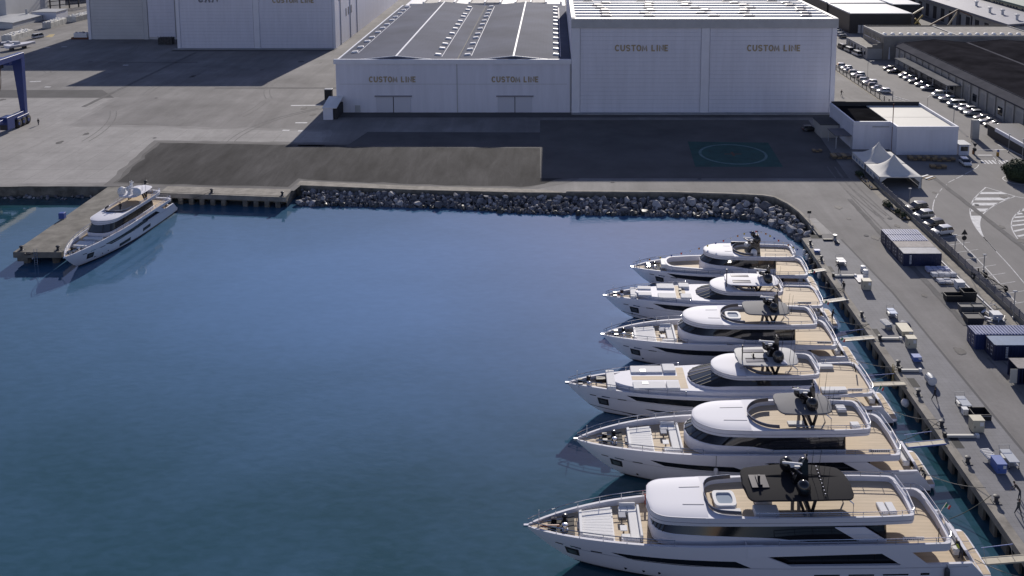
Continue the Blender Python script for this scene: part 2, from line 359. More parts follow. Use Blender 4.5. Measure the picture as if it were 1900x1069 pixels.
# quay edge strips of pale concrete
sheet('quay_strip', [(-77.4, 172.35), (-51.95, 169.8), (-52.1, 173.6), (-77.4, 175.5)], .024, quay_conc, px=False)
for i in range(3): pass
bt = bank_top
sheet('bank_strip', [(-51.7, 176.3), (-40, 174.9), (-28, 173.5), (-6.6, 172.0), (2.0, 171.8), (-1.5, 173.4), (-6.6, 174.0), (-28, 175.7), (-51.7, 178.8)], .025, quay_conc, px=False)
kerb = MB()
def ribbon(m, path, w, z0, z1, side=1):
    P = [Vector((a, b)) for a, b in path]; L = []; Rr = []
    for i, q in enumerate(P):
        d = (P[min(i + 1, len(P) - 1)] - P[max(i - 1, 0)]).normalized(); n = Vector((-d.y, d.x)) * side
        L.append(q); Rr.append(q + n * w)
    for i in range(len(P) - 1):
        a, b, c2, d2 = L[i], L[i + 1], Rr[i + 1], Rr[i]
        m._add([(a.x, a.y, z0), (b.x, b.y, z0), (c2.x, c2.y, z0), (d2.x, d2.y, z0), (a.x, a.y, z1), (b.x, b.y, z1), (c2.x, c2.y, z1), (d2.x, d2.y, z1)],
               [(4, 5, 6, 7), (0, 1, 5, 4), (3, 7, 6, 2)] + ([(0, 4, 7, 3)] if i == 0 else []) + ([(1, 2, 6, 5)] if i == len(P) - 2 else []))
ribbon(kerb, [(2.5, 171.75)] + bank_top[5:], .55, 0, .28)
kerb.build('bank_kerb', quay_conc, kind='structure')

# vertical faces of the quays down into the water
fm = MB()
for (x0, y0), (x1, y1) in zip(edge[1:-2], edge[2:-1]):
    if x0 == -77.5 or x0 == QX: continue
    fm.quad((x0, y0, -.002), (x1, y1, -.002), (x1, y1, -5), (x0, y0, -5))
# behind the piles of both mooring quays the wall stands well back
for (x0, y0), (x1, y1) in (((-77.5, 174.6), (-51.9, 172.0)), ((QX + 1.9, 149.0), (QX + 1.9, -80))):
    fm.quad((x0, y0, -.5), (x1, y1, -.5), (x1, y1, -5), (x0, y0, -5))
fm.quad((-51.9, 169.75, -.002), (-51.9, 172.0, -.002), (-51.9, 172.0, -5), (-51.9, 169.75, -5)); fm.quad((QX, 149.0, -.002), (QX + 1.9, 149.0, -.002), (QX + 1.9, 149.0, -5), (QX, 149.0, -5))
fm.build('quay_wall', wet_conc, kind='structure')

# --- left quay: pier blocks with dark mouths between them
rt = MB()
ax, ay, bx, by = -77.5, 172.3, -51.9, 169.75
ux, uy = (bx - ax), (by - ay); L = math.hypot(ux, uy); ux /= L; uy /= L
qa = math.atan2(uy, ux)
q1 = MB(); q1.at((ax, ay, 0), qa); q1.box(0, L, -.55, .0, -.95, -.012); q1.build('quay_beam', quay_conc, kind='structure')
for k in range(11):
    if k == 4: continue
    q2 = MB(); q2.at((ax + ux * (L - 1.6 - k * 2.2), ay + uy * (L - 1.6 - k * 2.2), 0), qa); q2.box(-.45, .45, -.5, -.004, -3.5, -.952)
    q2.build('quay_pile', wet_conc, kind='structure')

# --- the right-hand mooring quay: block paving, overhanging beam on piles
pav = M('block_paving', (.178, .178, .19), .85, nscale=.35, namt=.18, bump=.25, bscale=3)
stripes(pav, 1 / .62, .10, 'X', .3, .10, 'World'); stripes(pav, 1 / .62, .10, 'Y', .3, .10, 'World')
sheet('quay_paving', [(QX + .62, 148.4), (QX + .62, -80), (50.3, -80), (50.3, 128), (49.0, 148.4)], .004, pav, px=False)
q = MB(); q.box(QX - .35, QX + .6, -80, 148.8, -.75, .02); q.build('quay_coping', quay_conc, kind='structure')
for k in range(46):
    y = 146.5 - k * 2.35
    if y < 60: break
    q = MB(); q.box(QX - .28, QX + .002, y - .5, y + .5, -4, -.76); q.build('quay_pile', wet_conc, kind='structure')
gut = M('gutter', (.08, .08, .085), .9)
sheet('quay_gutter', [(50.3, -80), (50.62, -80), (50.62, 128), (49.35, 148.4), (49.02, 148.4), (50.3, 128)], .006, gut, px=False)
sheet('slab_patch', [g(1492, 405), g(1513, 405), g(1545, 434), g(1513, 435)], .006, concrete)

# --- helipad painted on the apron
sheet('hangar_shade_sheet', [g(1002, 275), g(1002, 331), g(1575, 331), g(1500, 223), g(1002, 223)], .026, M('painted_shade', (.085, .081, .08), .93, nscale=.1, namt=.3, bump=.3, bscale=4, detail=8))  # dark sheet laid along the hangar's shadow edge, shade put into its colour
sheet('helipad', [g(1276, 263), g(1425, 265), g(1453, 310), g(1290, 310)], .032, M('helipad_green', (.014, .065, .06), .85, nscale=.4, namt=.3))
cx, cy = 40.2, 197.1
rg = MB()
for k in range(48):
    a0, a1 = 2 * math.pi * k / 48, 2 * math.pi * (k + 1) / 48
    rg.quad(*[(cx + r * math.cos(a), cy + r * math.sin(a), .037) for r, a in ((7.6, a0), (7.6, a1), (7.0, a1), (7.0, a0))])
rg.build('helipad_ring', M('helipad_white', (.095, .17, .175), .85, nscale=.6, namt=.3), kind='structure')
hm = MB(); hm.box(cx - 1.9, cx + 1.9, cy - .28, cy + .28, .036, .041); hm.box(cx - .3, cx + .3, cy - 1.5, cy + 1.5, .0415, .045)
hm.build('helipad_mark', M('helipad_orange', (.10, .055, .035), .85), kind='structure')

# --- the access road and its markings
road_m = M('road_asphalt', (.195, .187, .182), .92, nscale=.08, namt=.16, bump=.25, bscale=6, detail=8)
add_wear(road_m, .3, (1, .15, 1), .9, 1.08)
sheet('road', [(65.6, -80), (260, -80), (260, 420), (92.6, 420), (92.6, 200), (90.0, 194.0), (66.5, 194.0), (65.6, 180)], .004, road_m, px=False)
z4 = mk4 = None
def zoomer(ox, oy, s): return lambda x, y: (ox + x / s, oy + y / s)
def line(name, pts, w=.14, z=.010, mat=None):
    m = MB(); P = [Vector(p) for p in pts]; A = []; B = []
    for i, q in enumerate(P):
        d = (P[min(i + 1, len(P) - 1)] - P[max(i - 1, 0)]).normalized(); n = Vector((-d.y, d.x)) * w / 2
        A.append(q + n); B.append(q - n)
    for i in range(len(P) - 1): m.quad((*A[i], z), (*A[i + 1], z), (*B[i + 1], z), (*B[i], z))
    return m.build(name, mat or paint, kind='structure')
zr = zoomer(1700, 240, 4.86)
def zl(pts, n=8): return [(v.x, v.y) for v in smoothpath([(*g(*zr(*p)), 0) for p in pts], n)]
outer = zl([(628, 523), (560, 585), (508, 650), (487, 730), (497, 800), (530, 870), (580, 940), (640, 1010), (720, 1100)])
inner = zl([(890, 605), (790, 645), (700, 690), (630, 740), (590, 780), (572, 840), (580, 905), (610, 975), (640, 1010)])
line('road_marking', outer, .22); line('road_marking', inner, .2)
line('road_marking', zl([(628, 523), (760, 562), (900, 606), (972, 620)], 2), .2)
def xat(path, y):
    for (x0, y0), (x1, y1) in zip(path, path[1:]):
        if (y0 - y) * (y1 - y) <= 0 and y0 != y1: return x0 + (x1 - x0) * (y - y0) / (y1 - y0)
tri = [g(*zr(628, 523)), g(*zr(900, 606))]
for (za, zb) in ((566, 584), (616, 640), (663, 687), (715, 741)):
    ya, yb = g(*zr(600, za))[1], g(*zr(600, zb))[1]
    m = MB(); xl0, xl1 = xat(outer, ya), xat(outer, yb)
    def xr(y):
        v = xat(inner, y)
        if v is None or y > g(*zr(600, 608))[1]: v = tri[0][0] + (tri[1][0] - tri[0][0]) * (y - tri[0][1]) / (tri[1][1] - tri[0][1])
        return v
    m.quad((xl0, ya, .010), (xr(ya), ya, .010), (xr(yb), yb, .010), (xl1, yb, .010)); m.build('road_marking', paint, kind='structure')
m = MB(); ys = [g(*zr(540, y))[1] for y in (780, 820, 870, 930, 985)]
for a, b in zip(ys, ys[1:]): m.quad((xat(outer, a), a, .0115), (xat(inner, a), a, .0115), (xat(inner, b), b, .0115), (xat(outer, b), b, .0115))
m.build('road_marking', paint, kind='structure')
# ring of bars at the roundabout
for (x0, y0, x1, y1) in ((935, 735, 972, 722), (905, 765, 972, 752), (880, 795, 972, 785), (868, 830, 965, 818), (862, 870, 960, 855), (880, 920, 972, 893), (915, 965, 972, 945), (945, 1005, 972, 995)):
    a, b = g(*zr(x0, y0)), g(*zr(x1 + 40, y1)); line('road_marking', [a, b], .55)
line('road_marking', zl([(972, 715), (920, 750), (880, 790), (860, 840), (862, 890), (890, 950), (940, 1020)], 5), .18)
# edge line round the tent corner and dashes
for pts in ([(565, 320), (545, 345), (510, 365)], [(500, 372), (440, 405)], [(430, 410), (360, 445)], [(345, 452), (290, 480)], [(275, 500), (245, 520)], [(232, 535), (212, 560)], [(198, 580), (175, 620)], [(165, 635), (152, 690), (152, 740), (175, 790), (215, 835), (260, 880), (330, 950), (430, 1050), (560, 1180), (700, 1330), (900, 1560)]):
    line('road_marking', zl(pts, 4), .16, mat=paint if len(pts) > 2 else faded)
line('road_marking', zl([(640, 1010), (720, 1100), (850, 1240), (1000, 1420)], 3), .15, mat=faded)
# parking bays along the fence
bays = MB()
for k in range(14):
    y = 152.5 - k * 3.05
    line('bay_line', [(66.2, y - .6), (70.6, y + .75)], .12, mat=faded)
# stop bar and crossing at the gate
zz = zoomer(1740, 260, 11.875)
line('road_marking', [g(*zz(880, 332)), g(*zz(1200, 332))], .5)
line('road_marking', [g(*zz(1190, 215)), g(*zz(1520, 212))], .45, mat=faded)
for k in range(8):
    x = 960 + k * 78
    line('crossing_bar', [g(*zz(x, 445)), g(*zz(x + 88, 525))], .42)
line('road_marking', [g(*zz(1225, 375)), g(*zz(1345, 520))], .18, mat=faded)
line('road_marking', [g(*zz(1330, 100)), g(*zz(1900, 365))], .5, mat=faded)
# small marks on the apron
for a in ([(540, 196), (588, 195.5)], [(588, 195.5), (596, 195)], [(548, 228), (570, 228)], [(524, 242), (537, 242)], [(553, 243), (562, 243)], [(553, 270.5), (602, 270.5)], [(83, 88), (93, 88)], [(114, 87), (124, 87)], [(55, 152), (76, 151)], [(83, 161.5), (94, 161.5)], [(228, 121), (238, 121)]):
    line('apron_mark', [g(*p) for p in a], .9, z=.018, mat=paint)
sheet('yellow_bay', [g(83, 69), g(97, 69), g(102, 63.5), g(92, 64)], .01, M('bay_yellow', (.42, .33, .16), .85, nscale=.3, namt=.3))

# --- wear on the yard: tyre arcs, oil blots, manhole covers, repaired strips
r9 = random.Random(77)
rubber_m = M('tyre_mark', (.155, .15, .148), .95, nscale=.6, namt=.3); oil_m = M('oil_stain', (.085, .08, .08), .8, nscale=.8, namt=.4); fresh = M('repair_asphalt', (.115, .112, .112), .95, nscale=.5, namt=.25)
for k in range(16):
    if k < 10: x0, y0, a = r9.uniform(-170, -60), r9.uniform(196, 300), r9.uniform(1.1, 2.2)
    else: x0, y0, a = r9.uniform(51.5, 60), r9.uniform(90, 165), r9.uniform(1.4, 1.75)
    cv = r9.uniform(-.03, .03) if k < 10 else r9.uniform(-.006, .006); Lm = r9.uniform(14, 46)
    for off in (0, 1.6):
        P = []; x, y, aa = x0 + off * math.sin(a), y0 - off * math.cos(a), a
        for i in range(14): P.append((x, y)); x += math.cos(aa) * Lm / 14; y += math.sin(aa) * Lm / 14; aa += cv * Lm / 14
        line('tyre_mark', P, .22, .0305 + k * .0003, rubber_m)
for k in range(30):
    x0, y0 = (r9.uniform(-160, -62), r9.uniform(182, 310)) if k < 12 else (r9.uniform(51.5, 63), r9.uniform(86, 168)) if k < 24 else (r9.uniform(67, 88), r9.uniform(140, 172)); s_ = r9.uniform(.35, 1.1)
    m = MB(); m.poly([(x0 + s_ * r9.uniform(.6, 1.2) * math.cos(a), y0 + 1.5 * s_ * r9.uniform(.6, 1.2) * math.sin(a)) for a in [2 * math.pi * i / 14 for i in range(14)]], .036); m.build('oil_stain', oil_m, kind='structure')
for (x0, x1, y0, y1) in ((-128, -126.8, 240, 318), (-100, -62, 262, 263.2), (56.5, 57.4, 118, 168), (78, 79, 120, 182), (-150, -120, 300, 301)):
    sheet('repair_strip', ragged([(x0, y0), (x1, y0), (x1, y1), (x0, y1)], .25, 2.0, int(y0)), .039, fresh)
for k, (x, y) in enumerate(((-95, 210), (-112, 250), (-70, 290), (54, 150), (58, 128), (61, 158), (80, 165), (12, 178), (30, 180))):
    m = MB(); m.lathe([(.42, 0), (.42, .012)], (x, y, .040), 14); m.build('manhole_cover', gut, kind='structure')

# ================================================================== buildings
white_clad = M('white_cladding', (.66, .67, .74), .55, nscale=.7, namt=.07, stretch=(1, 1, .10), detail=8, bump=.05, bscale=2)
white_trim = M('white_trim', (.70, .71, .76), .5, nscale=.3, namt=.05)
fascia_m = M('grey_fascia', (.42, .43, .44), .5, nscale=.4, namt=.08)
navy_roof = M('slate_roof', (.105, .115, .155), .85, nscale=.06, namt=.25, detail=8, spec=.06)
stripes(navy_roof, 1 / 1.0, .12, 'X', .3, .06, 'World')
letter_m = M('bronze_letters', (.36, .29, .18), .5)
letter_b = M('steel_letters', (.2, .21, .25), .45)
joint_m = M('dark_joint', (.03, .03, .035), .8)
roof_white = M('white_roof', (.72, .71, .69), .6, nscale=.2, namt=.14)
sky_m = M('skylight_dome', (.80, .80, .80), .5)
vent_m = M('vent_blue_grey', (.10, .115, .17), .5)
gap_m = M('roof_gap', (.05, .05, .05), .8)
glass_d = M('window_glass', (.025, .028, .035), .06, spec=.6)

def panel_door(root, x0, x1, y, z0, z1, n, name='door_panel', mat=None, ofs=.0, proto={}):
    """a hangar door of horizontal panels, each a piece of its own with a recessed joint below it"""
    h = (z1 - z0) / n; key = (round(x1 - x0, 2), round(h, 3), mat.name)
    for k in range(n):
        if key not in proto:
            m = MB(); m.bbox(-(x1 - x0) / 2, (x1 - x0) / 2, 0, .12, .012, h - .012, .012); o = m.build(name, mat, root); proto[key] = o
        else:
            o = proto[key].copy(); C.objects.link(o); o.parent = root
        rx, ry, rz_ = OFF[root.name]
        o.location = ((x0 + x1) / 2 - rx, y - .12 - ofs - ry + rnd.uniform(-.012, .012), z0 + k * h - rz_); o.rotation_euler = (0, 0, 0)
    m = MB(); m.box(x0 - .03, x1 + .03, y - .012, y + .05, z0, z1); m.build('door_backing', joint_m, root, W=True)

# --- the long white hall with two low gables
HY = 233.9
hall = thing('white_hall', 'long white hall with twin low gable slate roof and rows of skylights', 'hall', (-26, HY, 0))
HB = 343.0; HX0, HXM, HX1 = -57.2, -25.6, 4.55
m = MB(); m.box(HX0, HX1, HY, HB, 0, 13.1); m.build('wall', white_clad, hall, W=True)
m = MB(); m.bbox(HX0 - .5, HX1 + .1, HY - .35, HY + .3, 13.1, 14.35, .05); m.build('parapet', white_trim, hall, W=True)
for (a, b) in ((HX0, HXM), (HXM, HX1)):
    r = (a + b) / 2
    m = MB(); z0, z1 = 13.45, 14.95
    m.loft([[(a, HY + .8, z0), (r, HY + .8, z1), (b, HY + .8, z0), (b, HY + .8, z0 - .3), (a, HY + .8, z0 - .3)], [(a, HB, z0), (r, HB, z1), (b, HB, z0), (b, HB, z0 - .3), (a, HB, z0 - .3)]], caps=(1, 1))
    m.build('roof', navy_roof, hall, W=True)
    m = MB(); m.box(r - .22, r + .22, HY + .6, HB, z1 - .06, z1 + .16); m.build('ridge_cap', white_trim, hall, W=True)
    m = MB(); m.bar((a + .3, HY + .7, z0 + .12), (r - .2, HY + .7, z1 + .1), .16, .2); m.bar((r + .2, HY + .7, z1 + .1), (b - .3, HY + .7, z0 + .12), .16, .2); m.build('verge_trim', white_trim, hall, W=True)
m = MB(); m.box(HXM - .12, HXM + .12, HY + .5, HB, 13.46, 13.56); m.build('valley_gutter', joint_m, hall, W=True)
m = MB(); m.box(HX0 - .3, HX0 + .1, HY, HB, 13.5, 13.75); m.build('eave_trim', white_trim, hall, W=True)
sk = MB(); sk.loft([[(-.85, -.7, 0), (.85, -.7, 0), (.85, .7, 0), (-.85, .7, 0)], [(-.85, -.7, .22), (.85, -.7, .22), (.85, .7, .22), (-.85, .7, .22)], [(-.72, -.58, .46), (.72, -.58, .46), (.72, .58, .46), (-.72, .58, .46)]], caps=(0, 1))
sk0 = None
def roof_z(x):
    for a, b in ((HX0, HXM), (HXM, HX1)):
        if a <= x <= b: return 13.45 + 1.5 * (1 - abs(x - (a + b) / 2) / ((b - a) / 2))
    return 13.45
for (pa, pb) in (((662.7, 94.7), (752.9, 11.2)), ((816.2, 101.4), (868.7, 13.4)), ((870.8, 99.3), (909, 10.8)), ((1034.2, 100.3), (1028.2, 13))):
    a, b = g(*pa, 14.1), g(*pb, 14.1); n = 12
    for k in range(n):
        f = k / (n - 1) + rnd.uniform(-.012, .012) * (0 < k < n - 1)
        x = a[0] + (b[0] - a[0]) * .5 + (a[0] - b[0]) * 0.0; y = a[1] + (b[1] - a[1]) * f
        if sk0 is None: sk0 = o = sk.build('skylight', sky_m, hall)
        else: o = inst(sk0, parent=hall)
        s_ = math.atan(1.5 / 15.6) * (1 if x < ((HX0 + HXM) / 2 if x < HXM else (HXM + HX1) / 2) else -1)
        o.location = (x + 26, y - HY, roof_z(x) - .02); o.rotation_euler = (0, -s_, 0)
    x = (a[0] + b[0]) / 2 + 1.25
    m = MB(); m.bar((x, a[1] - 2, roof_z(x) + .05), (x, b[1], roof_z(x) + .05), .13, .1); m.build('skylight_rail', white_trim, hall, W=True)
m = MB(); m.box(HX0 + 1, HX1 - 1, HY - .03, HY + .01, 7.62, 7.72); m.build('wall_joint', fascia_m, hall, W=True)
m = MB(); m.box(HXM + .1, HXM + .35, HY - .05, HY + .02, 0, 13.1); m.build('downpipe', fascia_m, hall, W=True)
m = MB(); m.box(HX1 - .25, HX1 - .05, HY - .05, HY + .02, 0, 13.1); m.build('downpipe', fascia_m, hall, W=True)
for cxp in (730.5, 955.5):
    xc = g(cxp, 209)[0]
    for sgn in (-1, 1):
        m = MB(); m.bbox(xc + (sgn * 2.3 - 2.2), xc + (sgn * 2.3 + 2.2), HY - .16, HY + .02, .08, 4.25, .03); m.build('sliding_door', M('door_white', (.56, .57, .63), .6), hall, W=True)
    m = MB(); m.box(xc - .1, xc + .1, HY - .1, HY + .02, .05, 4.3); m.build('door_gap', joint_m, hall, W=True)
    m = MB(); m.bbox(xc - 4.9, xc + 4.9, HY - .4, HY, 4.3, 4.62, .03); m.build('door_rail', M('rail_dark', (.22, .22, .25), .6), hall, W=True)
m = MB(); m.bbox(g(659, 209)[0], g(669, 209)[0], HY - .12, HY, .15, 2.0, .02); m.build('side_door', fascia_m, hall, W=True)
for px in (729.7, 956.2):
    sign_text('CUSTOM LINE', 2.15, (g(px, 209)[0], HY - .07, 8.95), 0, letter_m, hall, 1.13, 0)
# annex hut at its left corner
hut = thing('white_hut', 'small white lean-to hut at the left corner of the white hall', 'hut', (-59.8, 228.5, 0))
x0, x1 = g(600, 222.5)[0], g(625, 222.5)[0]; y0 = g(600, 222.5)[1]
m = MB(); m.box(x0, x1 - 1.0, y0, HY - .1, 0, 3.2); m.build('wall', white_clad, hut, W=True)
m = MB(); m._add([(x0 - .2, y0 - .3, 3.05), (x1 + .1, y0 - .3, 3.05), (x1 + .1, HY - .05, 4.3), (x0 - .2, HY - .05, 4.3), (x0 - .2, y0 - .3, 3.2), (x1 + .1, y0 - .3, 3.2), (x1 + .1, HY - .05, 4.45), (x0 - .2, HY - .05, 4.45)], [(0, 1, 2, 3), (4, 5, 6, 7), (0, 1, 5, 4), (1, 2, 6, 5), (2, 3, 7, 6), (3, 0, 4, 7)]); m.build('roof', roof_white, hut, W=True)
m = MB(); m.box(x1 - .98, x1 + .0, y0 + .4, HY - .1, 0, 2.9); m.build('open_bay', joint_m, hut, W=True)

# --- the tall hangar with two panel doors
HGY = 233.6
hg = thing('tall_hangar', 'tall white hangar with two huge panelled doors and ribbed white roof', 'hangar', (39, HGY, 0))
X0, X1 = 4.7, 73.9; HGB = 330
m = MB(); m.box(X0, X1, HGY, HGB, 0, 24.6); m.build('wall', white_clad, hg, W=True)
m = MB(); m.bbox(X0 - .05, X1 + .25, HGY - .55, HGY + .3, 22.75, 25.2, .06); m.build('fascia', fascia_m, hg, W=True)
m = MB(); m.box(X0 + .3, X1 - .3, HGY + .3, HGB, 24.6, 24.9); m.build('roof', roof_white, hg, W=True)
m = MB(); m.box(X0 - .05, X0 + .9, HGY + .3, HGB, 24.5, 25.45); m.build('parapet', roof_white, hg, W=True)
m = MB(); m.box(X1 - .75, X1 + .25, HGY + .3, HGB, 24.5, 25.3); m.build('parapet', roof_white, hg, W=True)
rows = [g(1300, y, 25.3)[1] for y in (34.5, 28, 18, 7.8, -2)]
step = 5.1; y = HGY + .35
strip0 = None
for k in range(18):
    y0 = HGY + .4 + k * step
    m = MB(); m.bbox(X0 + 1.1, X1 - .9, y0, y0 + 2.5, 24.9, 25.15, .05); m.build('roof_strip', roof_white, hg, W=True)
    # raised skylight run with vents breaking it
    xs = sorted([X0 + 6.5 + j * 13.6 + rnd.uniform(-1, 4) for j in range(5)]); prev = X0 + 1.2
    for xv in xs + [X1 - 1]:
        if xv - prev > 1.2:
            m = MB(); m.loft([[(prev, y0 + 2.75, 24.9), (prev, y0 + 4.65, 24.9), (prev, y0 + 4.2, 25.55), (prev, y0 + 3.2, 25.55)], [(xv - .6, y0 + 2.75, 24.9), (xv - .6, y0 + 4.65, 24.9), (xv - .6, y0 + 4.2, 25.55), (xv - .6, y0 + 3.2, 25.55)]], caps=(1, 1)); m.build('skylight_run', roof_white, hg, W=True)
        if xv < X1 - 2:
            m = MB(); m.loft([[(xv + 1.6 * a, y0 + 3.7 + .95 * b, 24.9) for a, b in ((-.9, -1), (.9, -1), (.9, 1), (-.9, 1))], [(xv + 1.6 * a, y0 + 3.7 + .95 * b, 25.5) for a, b in ((-.9, -1), (.9, -1), (.9, 1), (-.9, 1))], [(xv + 1.0 * a, y0 + 3.7 + .55 * b, 25.65) for a, b in ((-.9, -1), (.9, -1), (.9, 1), (-.9, 1))]], caps=(0, 1)); m.build('roof_vent', vent_m, hg, W=True)
        prev = xv + 1.6
dx = [g(1076.5, 209)[0], g(1297.2, 209)[0], g(1314.3, 209)[0], g(1536, 209)[0]]
panel_door(hg, dx[0], dx[1], HGY, .25, 22.7, 20, mat=white_clad); panel_door(hg, dx[2], dx[3], HGY, .25, 22.7, 20, mat=white_clad)
for a, b in ((X0 + .05, dx[0] - .15), (dx[1] + .15, dx[2] - .15), (dx[3] + .15, X1)):
    m = MB(); m.bbox(a, b, HGY - .3, HGY - .01, 0, 22.74, .05); m.build('pillar', white_trim, hg, W=True)
for px in (1188.8, 1431.3):
    sign_text('CUSTOM LINE', 2.35, (g(px, 209)[0], HGY - .2, 17.4), 0, letter_m, hg, 1.18, 0)
m = MB(); m.box(X0, X1, HGY - 2.2, HGY - .35, 0, .16); m.build('plinth', M('plinth_concrete', (.30, .30, .30), .9, nscale=.4, namt=.2), hg, W=True)
m = MB(); m.box(X1 + .02, X1 + 1.6, HGY + 6, HGY + 60, 0, 9.2); m.build('side_duct', fascia_m, hg, W=True)

# --- the two far shipyard sheds on the left
CY = 326.0
crn = thing('shipyard_shed', 'huge white shipyard shed with tall doors lettered in grey behind the apron', 'hangar', (-108, CY, 0))
A0, A1 = -137.0, -79.3
m = MB(); m.box(A0, A1, CY, CY + 150, 0, 27.5); m.build('wall', white_clad, crn, W=True)
e = [g(338.5, 90)[0], g(472.5, 90)[0], g(486, 90)[0], g(624.5, 90)[0] - 1.2]
panel_door(crn, e[0], e[1], CY, .3, 24.5, 20, mat=white_clad); panel_door(crn, e[2], e[3], CY, .3, 24.5, 20, mat=white_clad)
for a, b in ((A0, e[0] - .3), (e[1] + .15, e[2] - .4), (e[3] + .3, A1)):
    m = MB(); m.bbox(a, b, CY - .35, CY - .01, 0, 26.5, .05); m.build('pillar', white_trim, crn, W=True)
m = MB(); m.bbox(A0 - .3, A1 + .3, CY - .6, CY + .5, 26.5, 28.0, .06); m.build('fascia', fascia_m, crn, W=True)
sign_text('CRN', 4.4, (g(393, 90)[0], CY - .25, 18.6), 0, letter_b, crn, 1.15, .35)
sign_text('CUSTOM LINE', 2.5, (g(548, 90)[0], CY - .25, 17.75), 0, letter_m, crn, 1.2, 0)
sign_text('CRN', 4.0, (A1 + .06, CY + 9, 18.3), R(90), letter_m, crn, 1.1, 0)
for yy in (CY + 8, CY + 24, CY + 36): 
    m = MB(); m.box(A1, A1 + .2, yy, yy + .3, 0, 27); m.build('downpipe', fascia_m, crn, W=True)
for yy in (CY + 17, CY + 21, CY + 26):
    m = MB(); m.bbox(A1, A1 + .1, yy, yy + .9, 9.5, 12.5, .02); m.build('window', glass_d, crn, W=True)
m = MB(); m.box(A0 - 1, A1, CY - 2.4, CY - .4, 0, .18); m.build('plinth', M('plinth_concrete'), crn, W=True)
c2 = thing('grey_shed', 'grey shipyard shed standing further back left of the white shed', 'hangar', (-158, 345.5, 0))
B0, B1 = -179.3, -137.4; BY = 345.5
grey_clad = M('grey_cladding', (.52, .53, .54), .55, nscale=.15, namt=.07)
m = MB(); m.box(B0, B1, BY, BY + 150, 0, 27); m.build('wall', grey_clad, c2, W=True)
f = [g(172, 73)[0], g(268, 73)[0], g(278, 73)[0], g(327, 73)[0]]
panel_door(c2, f[0], f[1], BY, .3, 24, 19, mat=grey_clad); panel_door(c2, f[2], f[3], BY - .1, .9, 24, 17, mat=white_clad)
for a, b in ((B0, f[0] - .25), (f[1] + .15, f[2] - .25)):
    m = MB(); m.bbox(a, b, BY - .4, BY - .01, 0, 26, .05); m.build('pillar', grey_clad if a > B0 else white_trim, c2, W=True)
sign_text('CRN', 3.6, (g(213, 73)[0], BY - .25, 17.3), 0, letter_b, c2, 1.15, .35)
sign_text('CUSTOM LINE', 2.2, (g(314, 73)[0], BY - .35, 16.9), 0, letter_m, c2, 1.1, 0)

# --- roofs behind the long hall
rh = thing('rear_hall', 'pale ribbed roof of a hall just behind the slate roofed hall', 'hall', (-25, 346, 0))
m = MB(); m.box(-57, 4.5, 346, 420, 0, 13.2); m.build('wall', white_clad, rh, W=True)
for k in range(10):
    xa = -55.5 + k * 5.9
    m = MB(); m.bbox(xa, xa + 4.9, 346.5, 419, 13.2, 13.7 + .25 * (k % 3), .08); m.build('roof_bay', M('weathered_roof', (.42, .40, .37), .8, nscale=.5, namt=.4) if k % 3 else roof_white, rh, W=True)
    m = MB(); m.bbox(xa + 5.05, xa + 5.75, 346.3, 419, 13.2, 14.5, .08); m.build('roof_rib', roof_white, rh, W=True)

# --- left yard: grey block, low office, storage containers
gb = thing('grey_block', 'plain grey windowless block at the top left corner of the yard', 'building', (-252, 392, 0))
m = MB(); m.bbox(-275, -238.8, 391.9, 440, 0, 19, .1); m.build('wall', grey_clad, gb, W=True)
m = MB(); m.bbox(-275.2, -238.6, 391.7, 440.2, 19, 19.6, .1); m.build('parapet', fascia_m, gb, W=True)
lo = thing('low_shed', 'low grey shed with a shallow pitched roof in the far left yard', 'shed', (-232, 382, 0))
m = MB(); m.box(-240, -224, 371.2, 393.5, 0, 2.3); m.build('wall', grey_clad, lo, W=True)
m = MB(); m.loft([[(-240.4, 371, 2.3), (-223.6, 371, 2.3), (-223.6, 371, 2.45), (-232, 371, 3.2), (-240.4, 371, 2.45)], [(-240.4, 393.6, 2.3), (-223.6, 393.6, 2.3), (-223.6, 393.6, 2.45), (-232, 393.6, 3.2), (-240.4, 393.6, 2.45)]], caps=(1, 1)); m.build('roof', fascia_m, lo, W=True)
m = MB(); m.lathe([(.5, 2.6), (.5, 5.2)], (-230, 392, 0), 8); m.build('chimney', fascia_m, lo, W=True)
ob_ = thing('white_office', 'small white office with two dark windows beyond the low shed', 'building', (-222, 398, 0))
m = MB(); m.box(-229, -218.5, 394.5, 404, 0, 3.4); m.build('wall', white_clad, ob_, W=True)
m = MB(); m.box(-229.3, -218.2, 394.2, 404.3, 3.4, 3.65); m.build('roof', fascia_m, ob_, W=True)
for xx in (-226.8, -225.2): 
    m = MB(); m.bbox(xx, xx + .8, 394.42, 394.6, 1.0, 2.2, .02); m.build('window', glass_d, ob_, W=True)
store_w = M('storage_white', (.50, .50, .48), .6, nscale=.4, namt=.3)
tarp_w = M('pale_tarpaulin', (.68, .67, .64), .6, nscale=.6, namt=.3, bump=.6, bscale=1.2)
def store(x0, y0, Lx, Ly, rz, label):
    s = thing('storage_bin', label, 'storage bin', (x0, y0, 0), rz, 'open storage bins in the far left yard')
    for k in range(4):
        m = MB(); m.bbox(.05, Lx - .05, k * Ly / 4 + .04, (k + 1) * Ly / 4 - .04, 0, 2.35, .04); m.build('bin_section', store_w, s)
    r2 = random.Random(int(y0)); m = MB(); nx, ny = 5, 14
    for j in range(ny):
        for i in range(nx):
            xx, yy = .2 + i * (Lx - .4) / nx, .2 + j * (Ly - .4) / ny
            if r2.random() < .8: m.bbox(xx, xx + (Lx - .4) / nx * .9, yy, yy + (Ly - .4) / ny * .9, 2.3, 2.42 + r2.random() * .5, .04)
    o = m.build('heaped_load', tarp_w, s); o['kind'] = 'stuff'
